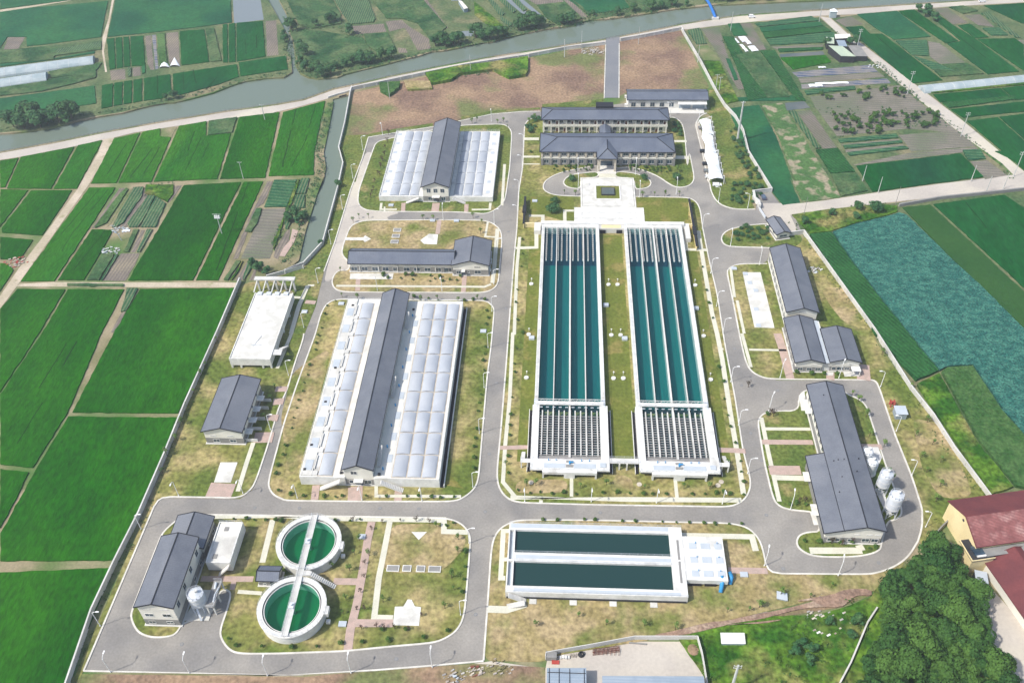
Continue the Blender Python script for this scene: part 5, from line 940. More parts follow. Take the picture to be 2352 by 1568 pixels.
add(J_, 'water', MT['tank_water'], lambda mb: (mb.face([(-13.45, 154.7, 2.4), (36, 154.7, 2.4), (36, 163.6, 2.4), (-13.45, 163.6, 2.4)]), mb.face([(-13.45, 166.8, 2.4), (36, 166.8, 2.4), (36, 175.4, 2.4), (-13.45, 175.4, 2.4)])))
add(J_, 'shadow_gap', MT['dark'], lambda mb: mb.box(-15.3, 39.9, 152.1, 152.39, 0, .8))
add(J_, 'channel_grate', MT['greywall'], lambda mb: (mb.box(38.2, 38.9, 165.6, 173.0, 3.3, 3.36), mb.box(38.2, 38.9, 157.2, 165.0, 3.3, 3.36)))
add(J_, 'annex', MT['white'], lambda mb: (mb.box(40.21, 53.0, 158.5, 174.6, 1.1, 3.15), mb.box(40.21, 52.4, 159.2, 174.0, 0, 1.09)))
for x in (43.2, 47.2, 51.2):
    for y in (160.9, 165.9, 171.0): hatch(J_, x, y, 3.15, 2.3 if x != 47.2 else 3.0, 2.2)
add(J_, 'front_vent', MT['darkgap'], lambda mb: (mb.box(41, 45, 158.3, 158.49, .1, 1.3), mb.box(46, 49.6, 158.3, 158.49, .1, 1.3)))
add(J_, 'valve', MT['bluepaint'], lambda mb: [mb.tube([(x, y, 3.2), (x, y, 4.1)], .13, 6) for x in (44.2, 51.0) for y in (161.8, 166.8, 172)])
add(J_, 'slab_cover', MT['wall_old'], lambda mb: [mb.box(x, x+2.2, 150.3, 152.0, 0, .35) for x in (-8.2, 4.2, 16.4, 28.8)])
add(J_, 'stair', MT['wall_old'], lambda mb: (stair(mb, (-9.2, 151.3, .2), (-14.6, 151.3, 3.3), 1.5),))
add(J_, 'stair', MT['wall_old'], lambda mb: (stair(mb, (-15.5, 149.2, 0), (-9.5, 149.8, 1.6), 1.6),))
add(J_, 'railing', MT['metal'], lambda mb: (rail(mb, [(-15.5, 152.5, 3.3), (40.1, 152.5, 3.3)], step=2.5), rail(mb, [(-15.5, 177.9, 3.3), (40.1, 177.9, 3.3)], step=2.5), rail(mb, [(-13.4, 166.7, 3.3), (36, 166.7, 3.3)], step=2.5), rail(mb, [(-13.4, 163.7, 3.3), (36, 163.7, 3.3)], step=2.5)))
for i, (pts, lb) in enumerate(((PS('23 1592,655 1600,690 1590,752', 0), 'bright blue water slide-shaped duct at the front corner of the white tank annex'), (PS('23 1650,590 1668,620 1660,660', 0), 'smaller bright blue duct at the side of the white tank annex'))):
    mb = MB(); z = [3.1, 2.0, .5] if i == 0 else [2.6, 1.6, .5]
    mb.tube([Vector((p.x, p.y+(1.6 if i == 0 else .3), zz)) for p, zz in zip(pts, z)], [.62, .7, .62], 10); tag(mb.build('blue_duct', MT['bluepaint'], smooth=True), lb, 'duct')
# ---- silos
def silo(x, y, h0, h1, r, label, mat_='metal', cone=True, name='silo'):
    S = empty(name, (x, y, 0), 0, label, 'silo')
    def L(nm, m_, fn, **k):
        mb = MB(); fn(mb); return mb.build(nm, MT[m_], S, **k)
    if cone:
        L('body', mat_, lambda mb: mb.tube([(0, 0, h0-2.2), (0, 0, h0), (0, 0, h0+.01), (0, 0, h1), (0, 0, h1+.7)], [.45, r, r, r, r*.3], 24), smooth=False)
        for a in range(4):
            t = math.pi/4+a*math.pi/2; L('leg', mat_, lambda mb: mb.beam((r*.92*math.cos(t), r*.92*math.sin(t), 0), (r*.92*math.cos(t), r*.92*math.sin(t), h0+.2), .28))
        L('brace', mat_, lambda mb: [mb.beam((r*.92*math.cos(t), r*.92*math.sin(t), .3), (r*.92*math.cos(t+math.pi/2), r*.92*math.sin(t+math.pi/2), h0-.6), .12) for t in [math.pi/4+a*math.pi/2 for a in range(4)]])
        L('band', 'white', lambda mb: [mb.ring(0, 0, r, r+.06, z, z+.12, 24) for z in (h0+.6, (h0+h1)/2, h1-.6)])
    else:
        L('body', mat_, lambda mb: mb.tube([(0, 0, .4), (0, 0, h1), (0, 0, h1+.5), (0, 0, h1+.8)], [r, r, r*.7, r*.25], 24), smooth=False)
        L('base', 'concrete', lambda mb: mb.ring(0, 0, 0, r+.5, 0, .4, 24))
    L('railing', 'metal', lambda mb: rail(mb, [(r*.95*math.cos(t*.524), r*.95*math.sin(t*.524), h1) for t in range(13)], h=1.0, step=3, r=.07))
    L('top_filter', 'white', lambda mb: mb.tube([(.4, .3, h1+.4), (.4, .3, h1+1.6)], .5, 10))
    L('ladder', 'metal', lambda mb: [mb.beam((-r-.1, s*.25, .3), (-r-.1, s*.25, h1+1), .07) for s in (-1, 1)]+[mb.beam((-r-.1, -.25, .5+.6*k), (-r-.1, .25, .5+.6*k), .05) for k in range(int(h1/.6))])
    return S
p = G(*[1655.08+.2963*1218, 766.55+.2963*1235])
silo(108.6, 196.4, 4.6, 10.2, 2.15, 'tall white silo on legs beside the long east hall, second nearest')
silo(109.2, 187.0, 4.9, 11.0, 2.3, 'nearest and largest white silo on legs beside the long east hall')
silo(107.0, 205.2, 0, 5.6, 1.9, 'white round-topped chemical tank beside the silos of the east hall, nearer one', 'membrane', False, 'chemical_tank')
silo(106.6, 209.8, 0, 5.6, 1.9, 'white round-topped chemical tank beside the silos of the east hall, farther one', 'membrane', False, 'chemical_tank')
SB = silo(-109.4, 145.4, 3.9, 8.3, 2.5, 'single white lime silo on a concrete frame beside the tall lower-left house')
PF = empty('silo_platform', (-106.5, 147, 0), 0, 'grey concrete platform with railings around the lower-left lime silo', 'platform')
add(PF, 'deck', MT['greywall'], lambda mb: mb.box(-106.5, -103.9, 143.2, 152.6, 4.3, 4.6, open_bottom=False))
add(PF, 'leg', MT['concrete'], lambda mb: [mb.box(x-.2, x+.2, y-.2, y+.2, 0, 4.3) for x in (-106.2, -104.2) for y in (143.6, 148, 152.2)])
add(PF, 'railing', MT['metal'], lambda mb: rail(mb, [(-106.5, 143.2, 4.6), (-103.9, 143.2, 4.6), (-103.9, 152.6, 4.6), (-106.5, 152.6, 4.6)]))
add(PF, 'pipework', MT['metal'], lambda mb: (mb.tube([(-104.6, 145, 4.6), (-104.4, 147, 5.6), (-104.2, 150, 4.8)], .25, 6), mb.tube([(-105.4, 149.5, 4.6), (-105.4, 151.5, 5.2)], .4, 8)))
add(PF, 'conveyor', MT['metal'], lambda mb: (mb.beam((-111.4, 146.5, 7.0), (-108.0, 141.0, .6), .55, .4), mb.beam((-111.9, 146.2, 6.4), (-109.6, 142.0, 1.5), .1)))
# ---- boundary walls
def wall_thing(label, s, h=2.2, t=.3, mk='wall_old', name='boundary_wall', cap=True, cat='wall', pier=6):
    pts = PS(s) if isinstance(s, str) else s
    root = empty(name, tuple(pts[0]), 0, label, cat)
    loc = [p-pts[0] for p in pts]
    mb = MB(); ribbon(mb, loc, t, 0, h); mb.build('panel', MT[mk], root)
    if cap:
        mb = MB(); ribbon(mb, loc, t+.22, h, h+.14); mb.build('coping', MT['wall_old'], root)
    if pier:
        mb = MB()
        for a, b in zip(loc, loc[1:]):
            n = max(1, int((b-a).length/pier))
            for k in range(n):
                q = a.lerp(b, k/n); mb.box(q.x-.28, q.x+.28, q.y-.28, q.y+.28, 0, h-.02)
        mb.build('pier', MT[mk], root)
    return root
wall_thing('straight grey wall along the rice fields on the left', '01 1866,1012 1700,1405 02 1440,575 1290,948 1090,1411 03 900,495 725,870 540,1411 440,1700', 2.6)
wall_thing('white wall following the bend of the canal', '10 612,690 600,735 560,960 512,1160 545,1282 11 505,290 388,722 240,882 100,935 01 2352,905 2070,985', 1.9)
wall_thing('white wall beside the riverside road behind the bare ground', '10 612,700 900,642 1170,585 1500,518 1980,445 20 100,443 400,385 690,350', 2.0)
wall_thing('short white wall right of the north driveway', '20 812,322 1000,290 1282,235', 2.0)
wall_thing('white wall along the vegetable beds at the upper right, ending at the gate', '20 1282,232 1300,270 1430,490 1560,740 1615,830 21 1645,250 1650,260'.split(' 21')[0]+' 1700,920 1760,1030 21 1800,20 1980,312 1835,330', 2.2)
wall_thing('long white wall between the plant and the lotus field', '21 2110,655 2228,638 31 800,860 1190,1405 32 1470,435 1640,650 1800,900 2085,1285', 2.2)
wall_thing('curved white gate pier wall beside the plant gate', '31 250,330 258,385 290,410 300,445', 2.4, .9, 'white', 'gate_wall', pier=0)
wall_thing('retracted sliding gate across the plant entrance', '31 300,450 345,520', 1.3, .4, 'metal', 'sliding_gate', cap=False, cat='gate', pier=0)
wall_thing('pale sheet-metal fence round the builders\' yard at the bottom', '23 230,1230 235,1200 310,1185 600,1135 920,1075 1405,1075 1440,1200 1490,1500', 2.3, .2, 'wall_old', 'yard_fence', cap=False, cat='fence', pier=0)
wall_thing('narrow weathered concrete wall along the left edge of the wood', '33 1205,845 1130,960 1080,1080 1000,1270 920,1420', 1.8, .45, 'wall_old', 'old_wall', cap=False, pier=0)
wall_thing('dark stone retaining wall below the access road at the right', '31 1380,425 1700,368 2352,300 2500,285', 1.6, .8, 'greywall', 'retaining_wall', cap=False, pier=0)
wall_thing('grey wall stepping down beside the yellow house', '33 1560,375 1640,300 1700,225 1770,160', 2.2, .4, 'greywall', 'old_wall', cap=False, pier=0)
# riverside railing, culvert
RL = empty('river_railing', (0, 0, 0), 0, 'grey post railing along the river side of the riverside road', 'railing')
rp = PS('00 -300,1235 0,1184 400,1112 760,1037 1200,957 1750,867 2150,812 2352,777 10 470,692 620,662 900,597 1250,527 1650,451 2000,397 2352,341 20 700,307 1150,222 1280,192 1500,157 1740,122 2352,81 30 1000,66 1500,34 1950,5', .1)
mb = MB(); rail(mb, rp, h=1.2, step=2.2, r=.13); mb.build('rail', MT['greywall'], RL)
CV = empty('culvert_bridge', (0, 0, 0), 0, 'white parapet and dark culvert where the canal meets the river', 'bridge')
q = PS('10 425,762 505,735 560,722 615,700', 0)
mb = MB(); ribbon(mb, q, .7, -.75, 1.0); mb.build('parapet', MT['wall_old'], CV)
c = PS('10 512,757 568,742', 0); mb = MB(); mb.prism([c[0], c[1], c[1]+Vector((0, .8, 0)), c[0]+Vector((0, .8, 0))], -.7, .5); mb.build('opening', MT['darkgap'], CV)
# blue pipe bridge over the river
PB = empty('pipe_bridge', (0, 0, 0), 0, 'bright blue arched pipe crossing the river at the top', 'bridge')
a, b = G(1184.69+.2963*1440, -6), G(1184.69+.2963*1545, .2963*152)
mb = MB(); pts = [a.lerp(b, t/10)+Vector((0, 0, 1.2+2.2*math.sin(math.pi*t/10))) for t in range(11)]; mb.tube(pts, .9, 10); mb.build('pipe', MT.setdefault('pipeblue', mat('pipeblue', rgb(40, 110, 190), rough=.4)), PB, smooth=True)
mb = MB(); mb.box(b.x-2.2, b.x+2.2, b.y-1, b.y+1, 0, 1.4); mb.build('abutment', MT['wall_old'], PB)
# ---- car canopies
CP = [(72.6, 441.5, 78.6, 425.5), (72.2, 425.2, 77.9, 407.6), (71.6, 407.3, 78.3, 383.8)]
for i, (xa, ya, xb_, yb) in enumerate(CP):
    T = empty('parking_canopy', ((xa+xb_)/2, (ya+yb)/2, 0), 0, ['northernmost', 'middle', 'longest, southernmost'][i]+' white tensile canopy over the parked cars', 'canopy', 'white parking canopies')
    def skin(mb):
        nx, ny = 8, 14
        def P(u, v):
            e = .5*(math.cos(4*math.pi*v)*.5+.5); return (xa+(xb_-xa)*u-(.0 if u else 0)+(1-u)*(.9*(math.cos(2*math.pi*v)*.5-.5)*-1), ya+(yb-ya)*v, 2.5+1.0*math.sin(math.pi*u*.85+.25)+.5*math.cos(2*math.pi*v)*u)
        for i_ in range(nx):
            for j in range(ny): mb.face([P(i_/nx, j/ny), P(i_/nx, (j+1)/ny), P((i_+1)/nx, (j+1)/ny), P((i_+1)/nx, j/ny)])
    add(T, 'membrane', MT['membrane'], skin, smooth=True, merge=True)
    n = 3 if i < 2 else 4
    for k in range(n+1):
        y = ya+(yb-ya)*k/n
        add(T, 'frame', MT['lampwhite'], lambda mb: (mb.beam((xb_+.6, y, 0), (xb_+.4, y, 5.2), .22), mb.beam((xb_+.4, y, 5.0), (xa+.4, y, 3.0), .14), mb.beam((xb_+1.5, y, 0), (xb_+.4, y, 4.0), .12)))
# ---- yard buildings
def shed(name, label, corners, h, mk, cat='shed', slope=.5, th=.15, wallm='bluemetal', inset=.3, base=0):
    p = [Vector((q[0], q[1], 0)) for q in corners]; c = sum(p, Vector())/4
    root = empty(name, tuple(c), 0, label, cat); l = [q-c for q in p]
    mb = MB(); ins = [q*(1-inset/q.length) for q in l]
    for i in range(4):
        a, b = ins[i], ins[(i+1) % 4]; ha = h-(slope if i in (0, 1) else 0); hb = h-(slope if (i+1) % 4 in (0, 1) else 0)
        mb.face([(a.x, a.y, base), (b.x, b.y, base), (b.x, b.y, hb), (a.x, a.y, ha)])
    mb.build('wall', MT[wallm], root)
    mb = MB(); slab(mb, [(l[i].x, l[i].y, h+th-(slope if i in (0, 1) else 0)) for i in range(4)], th, 0, 0); mb.build('roof', MT[mk], root)
    return root
W1 = shed('warehouse', 'grey-blue metal-roofed warehouse with black roof seams at the bottom', [(-2.4, 108), (9.0, 108.5), (8.9, 127.7), (-2.3, 127.3)], 4.6, 'bluemetal', 'warehouse')
add(W1, 'roof_seam', MT['darkgap'], lambda mb: [mb.box(x-.08, x+.08, 108.3, 127.3, 4.3, 4.85) for x in (-1.6, 1.2, 4.2, 8.3)]+[mb.box(-2.1, 8.7, y-.08, y+.08, 4.3, 4.87) for y in (126, 122.4, 117)])
shed('warehouse', 'long pale metal-roofed shed filling the bottom edge of the yard', [(13.4, 104), (42.5, 105), (42.0, 126.6), (13.4, 125.7)], 4.2, 'bluemetal', 'warehouse')
shed('storage_shed', 'small white gabled metal shed on the grass right of the yard', [(48.7, 138.4), (55.8, 138.6), (55.8, 141.8), (48.7, 141.6)], 1.9, 'white', 'shed', .6)
KC = shed('control_kiosk', 'grey metal equipment cabin on the lawn right of the ring road', [(122.0, 229.8), (126.2, 229.8), (126.2, 234.0), (122.0, 234.0)], 3.2, 'bluepanel', 'cabin', .2)
shed('generator_plinth', 'low white metal box on the dry grass south of the ring road', [(67.4, 154.3), (70.6, 153.6), (70.9, 156.2), (67.8, 156.9)], .9, 'bluepanel', 'box', .1)
# farmhouse cluster
FH = [((162.3, 514), (170.5, 513.5), (165.5, 526), (157.5, 526.8), 4.6, 'sage_roof', 'largest pale green roofed shack of the farm cluster at upper right'), ((157.8, 531.5), (161.8, 530.6), (163, 538), (158.4, 539), 4.4, 'sage_roof', 'square pale green roofed shack of the farm cluster at upper right'),
      ((164, 538), (173.5, 539.2), (173.8, 543.6), (164.5, 543.2), 4.2, 'cream', 'long cream-roofed shed at the back of the farm cluster'), ((171, 516), (178.3, 515.6), (176.5, 529), (169.5, 529), 3.6, 'greywall', 'grey-roofed shack at the right of the farm cluster'), ((164.5, 529.5), (169.5, 529.3), (169.3, 536.5), (164.3, 536.6), 3.4, 'bluemetal', 'blue-roofed lean-to in the middle of the farm cluster')]
MT['sage_roof'] = mat('sage_roof', rgb(178, 190, 166), rgb(166, 180, 160), .2, fine=.06)
for a, b, c_, d, h, mk, lb in FH: shed('farm_shack', lb, [a, b, c_, d], h, mk, 'shack', .5, wallm='dark')
shed('duck_shed', 'white and black roofed hut beside the fish pond at the top', [(-71.5, 601), (-69, 600), (-63.8, 588), (-66.3, 586.4)], 2.6, 'cream', 'hut', .2)
shed('duck_shed', 'small grey round-roofed hut at the corner of the fish pond at the top', [(-77, 606), (-70, 606), (-70, 612), (-77, 612)], 2.4, 'greywall', 'hut', .2)
# greenhouses
def tunnel(label, pts, wid, h, name='greenhouse', n=None):
    a, b = Vector(pts[0]), Vector(pts[1]); root = empty(name, tuple(a), 0, label, 'greenhouse'); d = (b-a); Ln = d.length; d = d/Ln; s = Vector((-d.y, d.x, 0)); mb = MB(); K = 8
    n = n or int(Ln/2)
    for i in range(n):
        for k in range(K):
            def P(i_, k_): t = math.pi*k_/K; return d*(Ln*i_/n)+s*(math.cos(t)*wid/2)+Vector((0, 0, math.sin(t)*h))
            mb.face([P(i, k), P(i+1, k), P(i+1, k+1), P(i, k+1)])
    for i in (0, n): mb.face([d*(Ln*i/n)+s*(math.cos(math.pi*k/K)*wid/2)+Vector((0, 0, math.sin(math.pi*k/K)*h)) for k in range(K+1)])
    mb.build('plastic_skin', MT['plasticsheet'], root, smooth=False)
    mb = MB()
    for i in range(0, n, 3): 
        for k in range(K):
            t0, t1 = math.pi*k/K, math.pi*(k+1)/K; mb.beam(d*(Ln*i/n)+s*(math.cos(t0)*(wid/2+.03))+Vector((0, 0, math.sin(t0)*(h+.03))), d*(Ln*i/n)+s*(math.cos(t1)*(wid/2+.03))+Vector((0, 0, math.sin(t1)*(h+.03))), .1)
    mb.build('hoop', MT['wall_old'], root)
def mid(a, b): return ((a[0]+b[0])/2, (a[1]+b[1])/2, 0)
tunnel('back long plastic greenhouse tunnel, upper left, longer', [(-350, 497.5, 0), (-289.5, 516.5, 0)], 11, 3.2)
tunnel('front long plastic greenhouse tunnel, upper left, shorter', [(-352, 480.5, 0), (-310, 495, 0)], 10.5, 3.2)
tunnel('long silvery plastic greenhouse tunnel beside the right-hand lane', [(200, 480, 0), (300, 500.6, 0)], 8, 2.4)
for a, lb in (('00 1240,530', 'left one of two open white plastic covers over seedbeds'), ('00 1320,520', 'right one of two open white plastic covers over seedbeds')):
    mb = MB(); c_ = PS(a)[0]; root = empty('seedbed_cover', tuple(c_), 0, lb, 'cover', 'open seedbed covers'); root.scale = (.75, .9, .8)
    K = 8
    for k in range(K):
        t0, t1 = math.pi*k/K, math.pi*(k+1)/K
        mb.face([(-2, 14, .3), (math.cos(t0)*4.5+4, 0, math.sin(t0)*1.7), (math.cos(t1)*4.5+4, 0, math.sin(t1)*1.7)])
    mb.build('plastic_skin', MT['membrane'], root)
    mb = MB(); [mb.beam((math.cos(math.pi*k/K)*4.5+4, -.1, math.sin(math.pi*k/K)*1.7), (math.cos(math.pi*(k+1)/K)*4.5+4, -.1, math.sin(math.pi*(k+1)/K)*1.7), .2) for k in range(K)]; mb.build('hoop', MT['wall_old'], root)
# red-roofed yellow house and hall at the right edge
YH = empty('yellow_house', (152, 184, 0), rad(11), 'yellow house with dark red tiled roof at the right edge', 'house')
def L(name, m_, fn, root=YH, **k):
    mb = MB(); fn(mb); return mb.build(name, m_, root, **k)
HW = 24.5
def yw(mb): gable_walls(mb, -HW, 30, -9.5, 7.5, 0, 8.6, 12.2, 'x')
L('wall', MT['yellow'], yw)
def yr(mb, rb):
    gable_roof(mb, rb, -HW, 30, -9.5, 7.5, 8.6, 12.2, 'x', .5, .2)
mb = MB(); rb = MB(); yr(mb, rb)
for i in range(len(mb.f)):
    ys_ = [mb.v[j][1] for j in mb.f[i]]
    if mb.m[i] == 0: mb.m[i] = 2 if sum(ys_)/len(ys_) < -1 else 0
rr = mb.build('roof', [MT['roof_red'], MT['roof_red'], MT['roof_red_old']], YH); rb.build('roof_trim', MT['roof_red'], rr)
L('gallery', MT['yellow'], lambda mb: (mb.box(-HW, 30, -12.6, -9.6, 0, 3.2), mb.box(-HW, 30, -12.6, -12.3, 4.0, 5.2)))
L('gallery_roof', MT['greywall'], lambda mb: mb.box(-HW, 30, -12.5, -9.6, 6.6, 6.8))
L('gable_vent', MT['dark'], lambda mb: mb.tube([(-HW-.08, -.5, 9.6), (-HW+.1, -.5, 9.6)], .5, 10))
SH2 = empty('stair_house', (130.3, 169.5, 0), rad(11), 'small flat-roofed yellow block with dark roof terrace beside the yellow house', 'house')
L('wall', MT['yellow'], lambda mb: mb.box(-3.4, 3.8, -3.2, 4.4, 0, 6.4), SH2); L('roof_terrace', MT['dark'], lambda mb: mb.box(-3.6, 4.0, -3.4, 4.6, 6.4, 6.6), SH2)
L('parapet', MT['yellow'], lambda mb: (mb.box(-3.6, 4.0, -3.4, -3.2, 6.6, 7.1), mb.box(-3.6, -3.4, -3.2, 4.6, 6.6, 7.1)), SH2); L('solar_panel', MT['glass'], lambda mb: mb.box(-1.6, 1.6, -1.8, 1.6, 6.61, 7.1), SH2); L('water_tank', MT['white'], lambda mb: mb.tube([(-1.4, -2.2, 7.2), (1.4, -2.2, 7.2)], .35, 8), SH2)
RH = empty('red_hall', (146, 154, 0), rad(15), 'long hall with smooth dark red roof in the lower right corner', 'building')
mb = MB(); gable_walls(mb, -9, 9, -26, 16.5, 0, 4.6, 7.4, 'y'); mb.build('wall', MT['cream'], RH)
mb = MB(); rb = MB(); gable_roof(mb, rb, -9, 9, -26, 16.5, 4.6, 7.4, 'y', .8, .2); rr = mb.build('roof', [MT['roof_red'], MT['roof_red']], RH); rb.build('roof_trim', MT['roof_red'], rr)
shed('lean_to', 'small grey flat-roofed lean-to beside the wood below the yellow block', [(128.3, 160.6), (131.9, 160.0), (132.7, 164.4), (129.2, 165.2)], 2.8, 'bluepanel', 'shed', .1, wallm='dark')
shed('hut', 'little brown-roofed hut beside the grey stepped wall', [(122.2, 171.5), (124.7, 170.2), (127.0, 174), (124.6, 175.5)], 2.6, 'slat', 'hut', .3, wallm='greywall')
# ================================================================ STREET FURNITURE
def T2(s):
    return PS(s)
def make_lamp():
    r = empty('street_lamp', (0, 0, 0))
    mb = MB(); mb.tube([(0, 0, 0), (0, 0, .5), (0, 0, .51), (0, 0, 7.6)], [.2, .2, .13, .1], 6); mb.build('pole', MT['lampwhite'], r)
    mb = MB(); mb.tube([(0, 0, 7.5), (.5, 0, 8.1), (1.5, 0, 8.35)], [.1, .08, .08], 6); mb.build('arm', MT['lampwhite'], r)
    mb = MB(); mb.box(1.3, 2.3, -.2, .2, 8.26, 8.46, open_bottom=False); mb.build('lamp_head', MT['lampwhite'], r)
    return r
lamp0 = make_lamp(); used = [False]
def lamp_row(s, ang, start, where):   # ang: direction the arm points, degrees
    pts = T2(s); n = len(pts)
    for i, p in enumerate(pts):
        lb = 'white street lamp, %s %s' % ((ORD[i]+' from the '+start) if n > 1 else 'standing', where)
        if not used[0]:
            o = lamp0; used[0] = True; o.location = (p.x, p.y, .15); o.rotation_euler = (0, 0, rad(ang)); tag(o, lb, 'street lamp', 'plant street lamps')
        else: o = copy_tree(lamp0, (p.x, p.y, .15), rad(ang), lb)
lamp_row('03 860,1328 1470,1335 2075,1355 13 605,1335 1235,1290', 90, 'left', 'on the south edge of the bottom road')
lamp_row('02 1387,1256 1885,1238 12 190,1275 690,1290 1155,1297', -90, 'left', 'above the cross road, left half')
lamp_row('22 70,1302 585,1303 1090,1312 1600,1320', -90, 'left', 'below the long teal tanks')
lamp_row('03 780,972 1097,222', 0, 'south', 'inside the left wall by the rice')
lamp_row('02 2098,745 2238,325 11 240,1365 350,1020 450,720 540,450 620,210 10 697,1165', 0, 'south', 'west of the left plant road')
lamp_row('13 1455,885 1520,330', 0, 'south', 'left of the lower middle road')
lamp_row('12 1550,1190 1600,775 1637,420 1667,112 11 1697,1240 1712,1030 1735,790 1715,560', 0, 'south', 'west of the middle road')
lamp_row('11 1895,530 1905,332 1930,140 10 1940,1150', 180, 'south', 'east of the middle road')
lamp_row('11 810,1078 1310,1080', -90, 'left', 'in front of the long low building')
lamp_row('11 1320,535', 90, 'south', 'north of the long low building')
lamp_row('10 850,1052 1693,945', -90, 'left', 'behind the smaller skylight hall')
lamp_row('22 1795,1085 1725,710 1665,375 21 1605,1411 1555,1200 1510,945 1445,600', 0, 'south', 'west of the east road')
lamp_row('21 480,178 927,180', 90, 'left', 'in front of the pillared office')
lamp_row('21 483,300 957,358 1243,332', 90, 'left', 'south of the office driveway loop')
lamp_row('21 1797,440 1570,390', 180, 'east', 'on the lawn northwest of the gate')
lamp_row('20 1415,960 1195,905', 180, 'east', 'beside the canteen forecourt')
lamp_row('31 300,878 75,735', 90, 'east', 'near the machine hall forecourt')
lamp_row('32 373,600', 60, 'x', 'at the west forecourt of the long east hall')
lamp_row('32 460,343 915,345', 60, 'left', 'below the twin gabled houses')
lamp_row('32 1238,413 1360,757 1480,1100 33 1587,205', 180, 'north', 'along the outer ring road')
lamp_row('32 540,1362', 80, 'x', 'southwest of the long east hall')
lamp_row('33 338,505 910,580', 75, 'left', 'at the bottom of the ring road')
def pole(s, h, label, cat='utility pole', arms=1, lean=0, r=.17, group='utility poles', mk='pole_concrete', name='utility_pole'):
    for i, p in enumerate(T2(s)):
        R_ = empty(name, (p.x, p.y, 0), 0, label if isinstance(label, str) else label[i], cat, group)
        mb = MB(); mb.tube([(0, 0, 0), (lean*h, 0, h)], [r*1.3, r*.8], 7); mb.build('pole', MT[mk], R_)
        for k in range(arms):
            mb = MB(); mb.beam((lean*h-1.1, .15, h-.6-k*1.1), (lean*h+1.1, .15, h-.6-k*1.1), .16); mb.build('crossarm', MT[mk], R_)
            for dx in (-1, 0, 1):
                mb = MB(); mb.tube([(lean*h+dx, .15, h-.55-k*1.1), (lean*h+dx, .15, h-.2-k*1.1)], .1, 6); mb.build('insulator', MT['white'], R_)
pole('00 2055,935 01 1887,210', 10, ['concrete utility pole at the upper edge of the left rice', 'concrete utility pole standing alone in the left rice'])
pole('01 945,690', 9, ['leaning utility pole at the tin hut in the left fields'], lean=-.2)
pole('10 905,765 1532,565 2258,440 20 378,445 510,375 950,345', 11, ['slim pole, %s from the left on the brown ground below the river road' % ORD[i] for i in range(6)], arms=0, r=.14)
pole('30 77,238 762,175', 12, ['slim pole %s the river road near the upper right corner' % w_ for w_ in ('left of the junction on', 'at the junction on')], arms=0)
pole('30 1050,400 1445,735 1860,1060 2270,1370', 14, ['concrete utility pole, %s from the top along the diagonal lane' % ORD[i] for i in range(4)], arms=2)
pole('30 1100,1405 31 1220,320 1940,230 2058,315 2190,290', 9, ['slim concrete pole, %s from the left along the access road' % ORD[i] for i in range(5)], arms=0)
pole('31 1355,408 645,490', 10, ['thin dark pole on the lower side of the access road', 'thin dark pole near the gate on the access road'], arms=0, mk='greywall', r=.1)
pole('20 1410,485', 11, ['single pole beside the wall at the upper right'], arms=0)
pole('20 1550,690 1575,710', 9, ['left one of a pair of poles behind the wall', 'right one of a pair of poles behind the wall'], arms=1)
pole('20 1715,1100', 23, ['very tall thick concrete pylon pole beside the right boundary wall'], arms=1, r=.5)
pole('33 75,1490', 16, ['big concrete pole with white crossarm at the bottom edge'], arms=2, r=.4)
# transformer pole in the rice
p = G(.2963*1722, 348.43+.2963*640); R_ = empty('transformer_pole', (p.x, p.y, 0), 0, 'transformer pole with grey boxes among the left rice plots', 'utility pole')
mb = MB(); mb.tube([(0, 0, 0), (0, 0, 11.5)], [.25, .17], 7); mb.build('pole', MT['pole_concrete'], R_)
mb = MB(); mb.box(-1.4, 1.4, -.5, .5, 9.2, 9.4, open_bottom=False); mb.build('platform', MT['metal'], R_)
for dx in (-.9, 0, .9): mb = MB(); mb.box(dx-.3, dx+.3, -.35, .35, 9.4, 10.6); mb.build('transformer', MT['lampwhite'], R_)
mb = MB(); mb.beam((-2, 0, 11.3), (2, 0, 11.3), .15); mb.build('crossarm', MT['pole_concrete'], R_)
